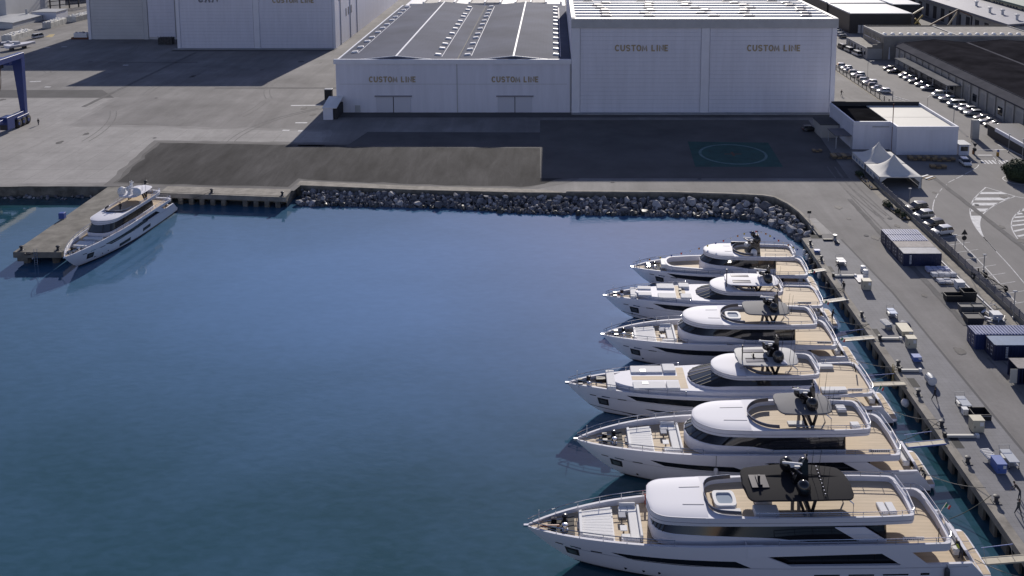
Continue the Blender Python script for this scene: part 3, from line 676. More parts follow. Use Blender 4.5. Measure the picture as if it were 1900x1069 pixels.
store(-209.3, 338.9, 4.0, 15.2, R(2), 'pale storage bin with a heaped load, nearest of the three')
store(-211.8, 371.2, 3.6, 13, R(2), 'pale storage bin with a heaped load, middle of the three')
store(-211.0, 388.6, 4.4, 15.5, R(-5), 'pale storage bin with a heaped load, farthest of the three')
rk = thing('pipe_rack', 'dark steel pipe rack along the far edge of the left yard', 'rack', (-243, 430, 0))
dk = M('dark_steel', (.035, .035, .045), .6)
xa, ya, xb, yb = -243.5, 418.5, -222, 446
for k in range(9):
    f_ = k / 8; m = MB(); m.cb((xa + (xb - xa) * f_, ya + (yb - ya) * f_, 0), (.5, .5, 12)); m.build('post', dk, rk, W=True)
for z in (2, 4, 6, 8, 10): 
    m = MB(); m.bar((xa, ya, z), (xb, yb, z), .3); m.build('rail', dk, rk, W=True)
m = MB(); m.at((-262, 432, 0), R(52)); m.bbox(-2, 60, 3, 12, 0, 14, .1); o = m.build('dark_shed', M('dark_blue_cladding', (.06, .065, .09), .6, nscale=.2, namt=.3)); tag(o, 'dark blue shed wall behind the pipe rack at top left', 'shed')

# --- right: black warehouse, concrete warehouse, pilastered warehouse and two beyond
black_clad = M('black_cladding', (.022, .022, .026), .5, nscale=.2, namt=.2); grey_roof = M('pale_metal_roof', (.46, .47, .48), .5, nscale=.1, namt=.1)
bw = thing('black_warehouse', 'black clad warehouse with pale stepped metal roof beyond the car park', 'warehouse', (131, 359, 0))
for k, (x0, x1, y0, y1, z) in enumerate(((118.5, 143.2, 359.2, 388, 7.9), (118.0, 143.6, 388, 402, 8.3), (118.2, 140, 402, 470, 8.8), (143.7, 155.4, 381.5, 470, 8.5))):
    m = MB(); m.box(x0, x1, y0, y1, 0, z); m.build('wall', black_clad, bw, W=True)
    m = MB(); m.bbox(x0 - .25, x1 + .25, y0 - .25, y1 + (.2 if k != 0 else -.3), z, z + .3, .05); m.build('roof', grey_roof, bw, W=True)
    m = MB(); m.box(x0 - .3, x0 + .3, y0 + .5, y1 - .6, z + .3, z + .55); m.build('roof_trim', white_trim, bw, W=True)
for k in range(6):
    m = MB(); m.bbox(122 + k * 1.4, 123.1 + k * 1.4, 358.9, 359.2, .1, 3.4, .02); m.build('shutter', fascia_m, bw, W=True)
conc_wall = M('warehouse_concrete', (.27, .25, .22), .85, nscale=.25, namt=.22, bump=.2, bscale=3); grit_roof = M('grit_roof', (.27, .255, .23), .95, nscale=.5, namt=.25)
rend = M('grey_render', (.40, .39, .37), .8, nscale=.3, namt=.1)
cw = thing('concrete_warehouse', 'flat roofed concrete warehouse with a row of shining roof domes', 'warehouse', (138, 305, 0))
X0, X1, Y0, Y1, Z = 112.7, 165, 305, 326, 8.2
m = MB(); m.box(X0, X1, Y0, Y1, 0, Z); m.build('wall', conc_wall, cw, W=True)
m = MB(); m.box(X0 + .3, X1 - .3, Y0 + .3, Y1 - .3, Z, Z + .06); m.build('roof', grit_roof, cw, W=True)
for (a, b, c_, d) in ((X0 - .1, X0 + .35, Y0 + .36, Y1), (X1 - .35, X1 + .1, Y0 + .36, Y1), (137.5, 138.1, Y0 + .36, Y1)):
    m = MB(); m.box(a, b, c_, d, Z - .2, Z + .35); m.build('parapet', rend, cw, W=True)
m = MB(); m.box(X0 - .1, X1 + .1, Y0 - .1, Y0 + .35, Z - .2, Z + .3); m.build('parapet', rend, cw, W=True)
m = MB(); m.box(X0, X1, Y1 - .3, Y1 + .1, Z, Z + .4); m.build('parapet', joint_m, cw, W=True)
d0 = None
for k in range(18):
    xx = 113.9 + k * 2.82 + (1.0 if k > 8 else 0)
    if d0 is None:
        m = MB(); m.lathe([(.8, 0), (.8, .18), (.62, .42), (.3, .56)], (0, 0, 0), 10); d0 = o = m.build('roof_dome', sky_m, cw, smooth=40)
    else: o = inst(d0, parent=cw)
    o.location = (xx - 138, 308.2 - 305, Z + .06)
for k, (ya, yb) in enumerate(((308, 312), (313.5, 316), (318, 324))):
    m = MB(); m.box(X0 - .06, X0 + .02, ya, yb, 5.6, 6.9); m.build('window', glass_d, cw, W=True)
    m = MB(); m.box(X0 - .14, X0 - .0, ya - .1, yb + .1, 5.4, 5.6); m.build('sill', white_trim, cw, W=True)
m = MB(); m.box(107.6, X0 - .01, 306.1, 328.7, 0, 3.75); m.build('side_wing', rend, cw, W=True)
m = MB(); m.box(107.9, X0 - .02, 306.4, 328.4, 3.75, 3.8); m.build('wing_roof', grit_roof, cw, W=True)
m = MB(); m.box(107.5, X0 - .02, 305.9, 306.4, 3.7, 4.3); m.box(109.3, X0 - .02, 305.92, 306.38, 4.3, 5.1); m.box(110.9, X0 - .02, 305.94, 306.36, 5.1, 5.8); m.build('stepped_parapet', conc_wall, cw, W=True)
for k in range(6):
    m = MB(); m.box(107.52, 107.62, 308 + k * 3.4, 309.2 + k * 3.4, 1.1, 2.9); m.build('window', glass_d, cw, W=True)
m = MB(); m.loft([[(114.3, 304.6, 0.2), (114.9, 304.6, 0.2), (114.9, 304.9, .2), (114.3, 304.9, .2)], [(114.5, 304.7, 4.5), (114.65, 304.7, 4.5), (114.65, 304.8, 4.5), (114.5, 304.8, 4.5)]], caps=(1, 1)); m.build('pipe_cowl', white_trim, cw, W=True)

pil_wall = M('pilaster_render', (.44, .43, .40), .8, nscale=.3, namt=.15); dark_roof = M('bitumen_roof', (.026, .025, .029), .95, spec=.0, nscale=.12, namt=.5, detail=8)
edge_metal = M('eave_metal', (.10, .10, .11), .9, spec=0.0, nscale=.3, namt=.15)
pw = thing('dark_roof_warehouse', 'long warehouse with black bitumen roof and pilastered side along the parked cars', 'warehouse', (118, 240, 0))
WX, WY0, WY1 = 115.0, 150, 300
m = MB(); m.box(WX, 188, WY0, WY1, 0, 5.9); m.build('wall', pil_wall, pw, W=True)
prof = [(WX - .5, 5.8), (WX + 2.2, 6.9), (WX + 12.5, 8.0), (WX + 23.2, 7.0), (WX + 24.2, 7.0), (WX + 35, 8.0), (WX + 46.6, 7.0), (WX + 47.6, 7.0), (WX + 58, 8.0), (WX + 73, 6.8)]
for k, (a, b) in enumerate(zip(prof, prof[1:])):
    m = MB(); m.loft([[(a[0], WY0, a[1]), (b[0], WY0, b[1]), (b[0], WY0, b[1] - .4), (a[0], WY0, a[1] - .4)], [(a[0], WY1, a[1]), (b[0], WY1, b[1]), (b[0], WY1, b[1] - .4), (a[0], WY1, a[1] - .4)]], caps=(1, 1))
    m.build('eave_strip' if k == 0 else ('valley_gutter' if k in (3, 6) else 'roof_slope'), edge_metal if k in (0, 3, 6) else dark_roof, pw, W=True)
m = MB(); m.loft([[(x, WY1 - .15, 5.8) for x, z in prof] + [(x, WY1 - .15, z + .12) for x, z in prof[::-1]], [(x, WY1 + .15, 5.8) for x, z in prof] + [(x, WY1 + .15, z + .12) for x, z in prof[::-1]]], caps=(1, 1)); m.build('gable_trim', edge_metal, pw, W=True)
m = MB(); m.bar((WX + 2.2, WY0, 6.98), (WX + 2.2, WY1, 6.98), .14); m.build('eave_rail', edge_metal, pw, W=True)
bp = MB(); bp.bbox(-.14, .0, 0, .6, 0, 5.3, .02); bp0 = None
wnd = None; shu = None
k = 0; yb = 296.5
while yb > 165:
    if bp0 is None: bp0 = o = bp.build('pilaster', rend, pw)
    else: o = inst(bp0, parent=pw)
    o.location = (WX - .3 - 118, yb - 240, 0)
    w_ = (k % 3 == 2)
    if w_:
        if wnd is None: m = MB(); m.box(-.05, .0, 0, 3.3, .9, 3.0); wnd = o = m.build('window', glass_d, pw)
        else: o = inst(wnd, parent=pw)
    else:
        if shu is None: m = MB(); m.bbox(-.08, 0, 0, 3.5, .2, 4.2, .02); shu = o = m.build('shutter', M('shutter_grey', (.33, .33, .32), .6, nscale=.5, namt=.1), pw)
        else: o = inst(shu, parent=pw)
    o.location = (WX - .002 - 118, yb - 4.2 - 240, 0)
    yb -= 4.75; k += 1
cn = thing('loading_canopy', 'pale flat loading canopy on the side of the dark roof warehouse', 'canopy', (112, 268, 0))
m = MB(); m.bbox(110.6, 114.85, 249.5, 289.5, 3.5, 3.75, .04); m.build('roof_slab', M('canopy_grey', (.20, .20, .20), .9, nscale=.4, namt=.2, spec=0.0), cn, W=True)
for yy in (250.5, 260, 270, 280, 288.5):
    m = MB(); m.cb((110.9, yy, 0), (.2, .2, 3.5)); m.build('post', fascia_m, cn, W=True)

gr = thing('blue_grey_shed', 'long shed with blue grey roof and small roof vents at top right', 'shed', (176, 350, 0))
m = MB(); m.box(168, 186, 326, 440, 0, 8.2); m.build('wall', rend, gr, W=True)
m = MB(); m._add([(165, 325.5, 8.2), (186, 325.5, 10.0), (186, 440, 10.0), (165, 440, 8.2), (165, 325.5, 9.0), (186, 325.5, 10.6), (186, 440, 10.6), (165, 440, 9.0)], [(3, 2, 1, 0), (4, 5, 6, 7), (0, 1, 5, 4), (1, 2, 6, 5), (2, 3, 7, 6), (3, 0, 4, 7)]); m.build('roof', M('blue_grey_roof', (.13, .14, .18), .5, nscale=.1, namt=.12), gr, W=True)
for k in range(12):
    m = MB(); m.box(167.9, 168.01, 330 + k * 8, 333.4 + k * 8, .5, 6); m.build('bay_door', joint_m, gr, W=True)
for (x, y) in ((172, 333), (173, 346), (171, 352), (174, 370), (172, 395)):
    m = MB(); m.lathe([(.5, 9), (.5, 11.1), (.9, 11.2), (.9, 11.6), (.2, 11.8)], (x, y, 0), 8); m.build('roof_vent', roof_white, gr, W=True)
gn = thing('green_roof_building', 'cream building with green roof and rows of small windows at top right', 'building', (186, 360, 0))
m = MB(); m.box(184, 215, 320, 430, 0, 12); m.build('wall', M('cream_render', (.55, .52, .36), .8, nscale=.4, namt=.08), gn, W=True)
m = MB(); m._add([(182.8, 319, 11.7), (217, 319, 16), (217, 430, 16), (182.8, 430, 11.7), (182.8, 319, 12.4), (217, 319, 16.6), (217, 430, 16.6), (182.8, 430, 12.4)], [(3, 2, 1, 0), (4, 5, 6, 7), (0, 1, 5, 4), (1, 2, 6, 5), (2, 3, 7, 6), (3, 0, 4, 7)]); m.build('roof', M('green_roof', (.11, .17, .14), .6, nscale=.1, namt=.1), gn, W=True)
m = MB(); m.box(183.9, 184.05, 0, 1, 0, 1)
wi = None
for k in range(44):
    if k % 5 == 4: continue
    if wi is None: m = MB(); m.bbox(-.1, .05, 0, 1.1, 9.0, 11.0, .01); wi = o = m.build('window', glass_d, gn)
    else: o = inst(wi, parent=gn)
    o.location = (184 - 186, 322 + k * 2.3 - 360, 0)

# --- the white flat-roofed building by the gate
wb = thing('white_flat_building', 'white flat roofed building with half pale half black roof beside the tents', 'building', (80, 205, 0))
wr_d = M('black_felt_roof', (.014, .014, .016), .95, spec=.0, nscale=.3, namt=.4); wr_w = M('cream_membrane', (.60, .58, .52), .7, nscale=.1, namt=.05)
Zb = 6.5
m = MB(); m.prism([(68.2, 200.8), (76.6, 200.8), (76.6, 196.6), (90.2, 196.6), (90.2, 218.5), (68.2, 218.5)], 0, Zb - .8, caps=(0, 0)); m.build('wall', white_clad, wb, W=True)
ptx = [(68.2, 200.8), (76.6, 200.8), (76.6, 196.6), (90.2, 196.6), (90.2, 218.5), (68.2, 218.5)]
def off_poly(pts, d):
    out = []; n = len(pts)
    for i in range(n):
        a, b, c_ = Vector(pts[i - 1]), Vector(pts[i]), Vector(pts[(i + 1) % n]); d1 = (b - a).normalized(); d2 = (c_ - b).normalized()
        n1 = Vector((-d1.y, d1.x)); n2 = Vector((-d2.y, d2.x)); q = b + (n1 + n2) * d / (1 + n1.dot(n2)); out.append((q.x, q.y))
    return out
inn = off_poly(ptx, .35); out_ = off_poly(ptx, -.06)
m = MB(); m.loft([[(*p_, Zb - .82) for p_ in out_], [(*p_, Zb) for p_ in out_], [(*p_, Zb) for p_ in inn], [(*p_, Zb - .8) for p_ in inn]], caps=(0, 0)); m.build('parapet', white_trim, wb, W=True)
m = MB(); m.poly([(68.5, 201.1), (76.9, 201.1), (76.9, 218.2), (68.5, 218.2)], Zb - .75); m.build('roof_felt', wr_d, wb, W=True)
for a, b in ((196.9, 206.9), (207.1, 218.2)):
    m = MB(); m.box(77.0, 89.9, a, b, Zb - .8, Zb - .62); m.build('roof_membrane', wr_w, wb, W=True)
m = MB(); m.box(68.5, 90, 218.05, 218.5, Zb - .8, Zb + .35); m.build('rear_parapet', joint_m, wb, W=True)
m = MB(); m.tube([(76.6, 199.5, 0), (76.6, 199.5, 11)], .09, 6); m.build('mast', M('rust_red', (.16, .06, .035), .7), wb, W=True)
m = MB(); m.box(72.5, 76.3, 200.62, 200.8, 5.2, 5.45); m.build('gutter', fascia_m, wb, W=True)
for (xa, xb, y0, y1, z) in ((63.7, 67.9, 210.2, 217, 3.1),):
    an = thing('grey_annex', 'low grey annex hut in the shade left of the white flat roofed building', 'hut', (65, 213, 0))
    m = MB(); m.bbox(xa, xb, y0, y1, 0, z, .05); m.build('wall', rend, an, W=True); m = MB(); m.box(xa - .2, xb + .1, y0 - .2, y1, z, z + .15); m.build('roof', dark_asph, an, W=True)
aw = thing('dark_awning', 'dark flat awning on thin posts against the white building', 'awning', (66.5, 204, 0))
m = MB(); m.box(64.4, 68.1, 201.2, 207.5, 2.9, 3.05); m.build('roof_slab', M('awning_grey', (.10, .10, .11), .6), aw, W=True)
for p_ in ((64.6, 201.4), (68.0, 201.3), (64.6, 207.2)): 
    m = MB(); m.cb((*p_, 0), (.14, .14, 2.9)); m.build('post', fascia_m, aw, W=True)
gd = thing('guard_booth', 'small white guard booth with a dark window beside the gate', 'booth', (91.7, 197.5, 0))
m = MB(); m.bbox(90.5, 92.7, 196.2, 199.4, 0, 2.4, .04); m.build('wall', white_clad, gd, W=True)
m = MB(); m.box(90.8, 92.4, 196.12, 196.25, 1.0, 2.0); m.build('window', glass_d, gd, W=True)
m = MB(); m.box(90.3, 92.95, 195.9, 199.6, 2.4, 2.55); m.build('roof', fascia_m, gd, W=True)
gw = thing('dark_gate_shed', 'dark shed with a pale sloping roof edge at the right edge beyond the crossing', 'shed', (108, 205, 0))
m = MB(); m.box(104.5, 112, 190, 212.5, 0, 2.6); m.build('wall', M('dark_green_grey', (.05, .05, .055), .7), gw, W=True)
m = MB(); m.box(104.2, 112.2, 189.8, 212.8, 2.6, 2.8); m.build('roof', black_clad, gw, W=True)
m = MB(); m.box(104.0, 104.4, 189, 208, 2.2, 3.0); m.build('roof_edge', white_trim, gw, W=True)
pl = MB(); pl.bbox(99.2, 100.9, 209.0, 210.0, 0, 4.6, .05); o = pl.build('gate_pillar', pil_wall); tag(o, 'stout rendered gate pillar standing in the road by the barrier', 'pillar')
# a fun-fair of booms in the yard beyond
for k, (pa, pb, lab) in enumerate((((1694, 26), (1714, 14), 'pale boom of a crane lying left in the far scrap yard'), ((1725, 47), (1778, 18), 'longest rusty boom rising across the far scrap yard'), ((1760, 46), (1778, 20), 'short pale boom beside the longest rusty boom'), ((1778, 19), (1803, 30), 'dark boom sloping down right from the top of the rusty boom'), ((1697, 45), (1712, 28), 'yellow boom propped low at the left of the scrap yard'), ((1708, 47), (1698, 34), 'short yellow strut crossing the yellow boom'))):
    a, b = g(*pa, 4.0), g(*pb, 9.0); o = MB(); ya = 345 + k * 2
    def onY(p_, Y):
        dx, dy, dz = p_[0] - CAM_X, CAM_F * _c - (p_[1] - CAM_Y) * _s, -(CAM_F * _s + (p_[1] - CAM_Y) * _c); t_ = Y / dy; return (dx * t_, Y, CAM_H + dz * t_)
    A_, B_ = onY(pa, ya), onY(pb, ya); root = thing('crane_boom', lab, 'boom', (A_[0], A_[1], 0))
    col = M('boom_cream', (.45, .38, .26), .6, nscale=1, namt=.3) if k in (0, 2) else M('boom_yellow', (.33, .24, .06), .6, nscale=1, namt=.4) if k in (4, 5) else M('boom_rust', (.15, .09, .06), .7, nscale=1, namt=.5)
    m = MB(); m.bar(A_, B_, .42, .5); m.build('boom_beam', col, root, W=True)
    m = MB(); m.bar((A_[0], A_[1], 0), (A_[0], A_[1], A_[2]), .8); m.build('boom_foot', dk, root, W=True)
    if k in (1, 3): m = MB(); m.bar((B_[0], B_[1], 0), (B_[0], B_[1], B_[2]), .5); m.build('boom_mast', dk, root, W=True)

# ================================================================== yachts
gel = M('white_gelcoat', (.66, .66, .715), .6, spec=.16)
gel_cap = M('white_gelcoat_cap', (.68, .68, .69), .6, spec=.16)
ygls = M('yacht_glass', (.012, .013, .016), .05, spec=.6)
wgls = M('windscreen_glass', (.05, .06, .07), .04, spec=.9)
teak = M('teak', (.50, .395, .27), .7, nscale=.8, namt=.12, detail=6, stretch=(.3, 2.5, 1))
stripes(teak, 1 / .42, .16, 'Y', .2, .10, 'World')
cush = M('cushion_white', (.74, .735, .73), .85, nscale=3, namt=.03)
cush_g = M('cushion_grey', (.40, .41, .45), .9)
blk = M('black_gloss', (.012, .012, .014), .18, coat=.4)
blk_m = M('black_matt', (.02, .02, .022), .6)
ht_dark = M('hardtop_graphite', (.026, .026, .029), .8, spec=.06)
ht_grey = M('hardtop_pewter', (.16, .162, .175), .7, spec=.15)
steel = M('polished_steel', (.62, .63, .65), .18, metal=1.0)
boot_m = M('boot_stripe', (.012, .013, .018), .4)
rubber = M('fender_white', (.62, .62, .64), .5)
fend_d = M('fender_dark', (.05, .05, .06), .6)
tub_w = M('tub_water', (.30, .36, .42), .08)
skyl = M('tinted_panel', (.10, .11, .13), .12, spec=.6)
rust_mat = M('rust_mat', (.36, .20, .09), .9, nscale=2, namt=.3)

def pch(pts, x):
    """smooth interpolation through (x, v) points"""
    pts = sorted(pts)
    if x <= pts[0][0]: return pts[0][1]
    if x >= pts[-1][0]: return pts[-1][1]
    n = len(pts); d = [(pts[i + 1][1] - pts[i][1]) / (pts[i + 1][0] - pts[i][0]) for i in range(n - 1)]
    m = [d[0]] + [0 if d[i - 1] * d[i] <= 0 else 2 * d[i - 1] * d[i] / (d[i - 1] + d[i]) for i in range(1, n - 1)] + [d[-1]]
    for i in range(n - 1):
        if x <= pts[i + 1][0]:
            h = pts[i + 1][0] - pts[i][0]; t = (x - pts[i][0]) / h
            return ((1 + 2 * t) * (1 - t) ** 2 * pts[i][1] + t * (1 - t) ** 2 * h * m[i] + t * t * (3 - 2 * t) * pts[i + 1][1] + t * t * (t - 1) * h * m[i + 1])
def lin(pts, x):
    pts = sorted(pts)
    if x <= pts[0][0]: return pts[0][1]
    for (a, va), (b, vb) in zip(pts, pts[1:]):
        if x <= b: return va + (vb - va) * (x - a) / (b - a)
    return pts[-1][1]

def outline(x0, x1, pts, r0, r1, p0=3.6, p1=2.2, n=44):
    """plan outline: half widths through pts, both ends rounded over r0 / r1; ring starts aft, runs up the port side and back"""
    S = []
    for i in range(n + 1):
        c = .5 - .5 * math.cos(math.pi * i / n)
        x = x0 + (x1 - x0) * (.65 * c + .35 * i / n)
        b = pch(pts, x)
        if x < x0 + r0: b *= max(0, 1 - ((x0 + r0 - x) / r0) ** p0) ** (1 / p0)
        if x > x1 - r1: b *= max(0, 1 - ((x - x1 + r1) / r1) ** p1) ** (1 / p1)
        S.append((x, max(b, .004)))
    return S
def ring(S, z, db=0.0, k=1.0, dx0=0.0, dx1=0.0):
    """3-D ring of an outline; z number or function of x; db shrinks the half width; dx0/dx1 move the ends"""
    x0, x1 = S[0][0], S[-1][0]; out = []
    f = z if callable(z) else (lambda x: z)
    def q(x): t = (x - x0) / (x1 - x0); return x + dx0 * (1 - t) + dx1 * t
    for x, b in S: out.append((q(x), max(.003, b * k - db), f(x)))
    for x, b in S[::-1]: out.append((q(x), -max(.003, b * k - db), f(x)))
    return out
def rail(m, pts, h=.55, posts=None, r=.038, mid=True, every=1.6):
    P = [Vector(p) for p in pts]
    m.tube([p + Vector((0, 0, h)) for p in P], r, 5)
    if mid: m.tube([p + Vector((0, 0, h * .5)) for p in P], r * .6, 4)
    acc = every
    for a, b in zip(P, P[1:]):
        acc += (b - a).length
        if acc >= every: m.tube([a, a + Vector((0, 0, h))], r * .9, 4); acc = 0

class Yacht:
    def __init__(s, name, label, loc, rz, L, B, **k):
        s.root = thing(name, label, 'yacht', loc, rz, 'motor yachts moored in the basin'); s.L, s.B = L, B; s.__dict__.update(k)
        s.xf = L - k.get('rake', 5.6)
    def add(s, m, name, mat, parent=None, smooth=None): return m.build(name, mat, parent or s.root, smooth)
    def xe(s, z):
        if z >= 0: return s.xf + (s.L - s.xf) * min(1.0, z / s.zb) ** .72
        return s.xf + 1.6 * z
    def hb(s, x, z):
        t = max(0.0, min(1.0, z / s.zmid)); u = min(1.0, x / s.xe(z))
        v = max(0, (u - s.vs) / (1 - s.vs)); fs = max(0, 1 - v ** s.ps) ** .82
        v = max(0, (u - .40) / .60); fw = max(0, 1 - v ** 2.2)
        if u < .3: a = 1 - .07 * ((.3 - u) / .3) ** 2; fs *= a; fw *= a
        return s.B * (.91 + .09 * t) * (fw + (fs - fw) * t ** .5)
    def sheer(s, x): return pch(s.sheerline, x)
    def Z(s, x):  # top edge of the hull skin
        st = lin([(0.75, .62), (2.3, s.zm)], x)
        if x < s.xo0: return min(st, s.zm)
        if x < s.xo1: return s.zm + (s.sheer(x) - s.zm) * (x - s.xo0) / (s.xo1 - s.xo0)
        return s.sheer(x)
    def hull(s):
        xm = .5 * s.L
        cols = sorted(set([.75, 1.3, 1.8, 2.3] + [2.3 + (s.xo0 - 2.3) * i / 6 for i in range(1, 7)] + [s.xo0 + (s.xo1 - s.xo0) * i / 4 for i in range(5)] + [x for x in [s.L * i / 24 for i in range(2, 13)]]))
        cols = [c for c in cols if c < xm]; fwd = [i / 22 for i in range(0, 23)]
        zr = [-1.1, -.45, .0, .28, .75, 1.3, 1.9, s.zm, s.zm + .5, (s.zm + .5 + s.zmid) / 2]
        def col(kind, v):
            out = []
            for z in zr + [99]:
                if kind: x_t = v
                zz = z
                if kind == 0:
                    ztop = s.sheer(xm + (s.L - xm) * v); zz = min(z, ztop); x_t = xm + (s.xe(zz) - xm) * v
                else: zz = min(z, s.Z(v))
                b = s.hb(x_t, zz) * (1 if zz > -.5 else .72)
                if zz <= -1.0: b *= .5
                out.append((x_t, b, zz))
            x_t, b, zz = out[-1]
            fl = s.floor(x_t); bi = max(.0, b - .24)
            out.append((x_t - (.12 if b < .3 else 0), bi, zz)); out.append((x_t - (.12 if b < .3 else 0), bi, min(fl, zz)))
            return out
        C_ = [col(1, x) for x in cols] + [col(0, f) for f in fwd]
        m = MB()
        for sg in (1, -1): m.loft([[(x, sg * y, z) for x, y, z in c] for c in C_], closed=False)
        a = C_[0][:len(zr) + 1]; m.poly([(x, y, z) for x, y, z in a] + [(x, -y, z) for x, y, z in a[::-1]])
        s.add(m, 'hull', gel, smooth=38)
        for z0_, h_ in ((s.zm - .32, .05),):
            s.patch('rub_rail', [(2.6, z0_ + h_), (s.L * .5, z0_ + h_ + .05), (s.L - 4.6, z0_ + h_ + .55)], [(2.6, z0_), (s.L * .5, z0_ + .05), (s.L - 4.6, z0_ + .55)], mat=M('rub_grey', (.42, .42, .45), .4), off=.03, n=24)
        # dark boot stripe at the waterline and up the forefoot
        m = MB()
        for sg in (1, -1):
            A = []; Bq = []
            for i in range(41):
                f = i / 40; x = .8 + (s.xe(.05) - .8) * f
                zt = s.bootz if hasattr(s, 'bootz') else .3
                zt = zt * (1 + s.bootrise * max(0, f - .75) * 4)
                xt = min(x, s.xe(-.4) - .001)
                A.append((min(x, s.xe(-.4)), sg * (s.hb(min(x, s.xe(-.4)), -.4) * 1.0 + .015), -.4)); xx = .8 + (s.xe(zt) - .8) * f
                Bq.append((xx + (.012 if f > .98 else 0), sg * (s.hb(xx, zt) + .015), zt))
            m.loft([A, Bq], closed=False)
        s.add(m, 'boot_stripe', boot_m, smooth=40)
    def floor(s, x):
        if x < s.xo0: return min(s.zm - .75, lin([(0.7, .5), (2.3, s.zm - .75)], x))
        if x < s.xo1: return lin([(s.xo0, s.zm - .75), (s.xo1, s.zfd)], x)
        return s.zfd + lin([(s.L - 9, 0), (s.L, .12)], x)
    def patch(s, name, top, bot, mat=None, off=.02, sides=(1, -1), n=14):
        """panel lying on the hull skin between a top and a bottom curve, both lists of (x, z)"""
        for sg in sides:
            m = MB(); A = []; Bt = []; top_, bot_ = sorted(top), sorted(bot)
            for i in range(n + 1):
                f = i / n
                xt = top_[0][0] + (top_[-1][0] - top_[0][0]) * f; xb = bot_[0][0] + (bot_[-1][0] - bot_[0][0]) * f
                zt, zb = lin(top_, xt), lin(bot_, xb)
                A.append((xt, sg * (s.hb(xt, zt) + off), zt)); Bt.append((xb, sg * (s.hb(xb, zb) + off), zb))
            mid = [((a[0] + b[0]) / 2, sg * (s.hb((a[0] + b[0]) / 2, (a[2] + b[2]) / 2) + off), (a[2] + b[2]) / 2) for a, b in zip(A, Bt)]
            m.loft([A, mid, Bt], closed=False); s.add(m, name, mat or ygls, smooth=40)
    def decks(s):
        # main deck (aft, under the overhang) and fore deck
        m = MB(); xs = [1.0 + (s.xo1 + .5 - 1.0) * i / 14 for i in range(15)]; z = s.zm - .72
        m.loft([[(x, s.hb(x, z) - .22, z if x > 2.2 else lin([(1.0, .55), (2.2, z)], x)) for x in xs], [(x, -s.hb(x, z) + .22, z if x > 2.2 else lin([(1.0, .55), (2.2, z)], x)) for x in xs]], closed=False)
        s.add(m, 'main_deck', teak)
        m = MB(); xs = [s.xo1 - .4 + (s.L - .55 - s.xo1 + .4) * i / 22 for i in range(23)]
        f = lambda x: s.floor(max(x, s.xo1)) + .012
        m.loft([[(x, max(.02, s.hb(x, s.zmid) - .26), f(x)) for x in xs], [(x, -max(.02, s.hb(x, s.zmid) - .26), f(x)) for x in xs]], closed=False)
        s.add(m, 'fore_deck', s.fdmat)
    def platform(s, mats=None):
        b = s.hb(1.2, .6) * .97
        S = outline(-.05, 1.9, [(0, b * .93), (1.9, b)], .5, .02, n=20)
        m = MB(); m.loft([ring(S, .32, .12), ring(S, .38), ring(S, .56), ring(S, .58, .05)], caps=(1, 1)); o = s.add(m, 'swim_platform', gel, smooth=40)
        for k in range(4):
            y0 = -b * .86 + k * b * 1.72 / 4
            m = MB(); m.box(.12, .82, y0 + .04, y0 + b * 1.72 / 4 - .04, .585, .60); m.build('platform_panel', (mats[k] if mats else teak), o)
        # transom stairs either side and the centre door panel
        for sg in (1, -1):
            for k in range(4):
                zt = .6 + (k + 1) * (s.zm - .75 - .6 + .6) / 5
                m = MB(); m.box(1.0 + k * .34, 1.36 + k * .34, sg * (b - .75) - .45, sg * (b - .75) + .45, .5, zt); s.add(m, 'stair_step', teak if k % 2 else gel)
        m = MB(); m.loft([[(.95, -b * .55, .58), (.95, b * .55, .58), (1.9, b * .55, s.zm - .1), (1.9, -b * .55, s.zm - .1)], [(1.2, -b * .55, .58), (1.2, b * .55, .58), (2.2, b * .55, s.zm - .1), (2.2, -b * .55, s.zm - .1)]], caps=(1, 1)); s.add(m, 'transom_door', gel)
        m = MB(); m.bbox(2.35, 3.1, -b * .5, b * .5, s.zm - .72, s.zm - .2, .1); o = s.add(m, 'aft_sofa', cush)
        m = MB(); m.bbox(2.3, 2.55, -b * .5, b * .5, s.zm - .2, s.zm + .12, .08); m.build('sofa_back', cush_g, o)
    def tray(s, S, z0, z1, fl, name, flare=.12, cap=.26, xmax=None, xin0=.3, deck='deck', mat=None, deckmat=None, rin=None, wflare=0.0):
        """bulwark ring with a deck sunk into it"""
        m = MB(); n = len(S)
        m.loft([ring(S, z0, flare * 2.0), ring(S, z0 + .04 if not callable(z0) else (lambda x: z0(x) + .04), flare), ring(S, z1 if not callable(z1) else z1)], caps=(0, 0))
        x0, x1 = S[0][0], S[-1][0]
        xm = xmax if xmax else x1 - cap
        # inner outline with the same count of points, squeezed in x
        def inner(sh, z):
            out = []
            for (x, b) in S:
                t = (x - x0) / (x1 - x0); xi = x0 + xin0 + t * (xm - x0 - xin0)
                bb = max(.003, b - cap - sh)
                if rin:
                    d = xm - xi
                    if d < rin: bb = min(bb, max(.003, (pch([(q, w_) for q, w_ in S], min(xi, x1)) - cap - sh) * (max(0, 1 - ((rin - d) / rin) ** 2.2)) ** (1 / 2.2)))
                out.append((xi, bb, z(x) if callable(z) else z))
            return out + [(a, -b, c_) for a, b, c_ in out[::-1]]
        zt = z1
        m.loft([ring(S, zt), inner(0, zt), inner(.04, fl)], caps=(0, 0))
        m2 = MB(); m2.poly(ring(S, z0 if not callable(z0) else z0(x0), flare * 2.0)); 
        o = s.add(m, name, mat or gel, smooth=35)
        u = MB(); u.loft([ring(S, z0, flare * 2.0 + .001), ring(S, z0, 0, .02)], caps=(0, 0)); u.build('soffit', gel, o)
        d = MB(); d.poly(inner(.035, fl + .004 if not callable(fl) else fl)); s.add(d, deck, deckmat or teak)
        s._in = inner(0.12, zt)
        return o
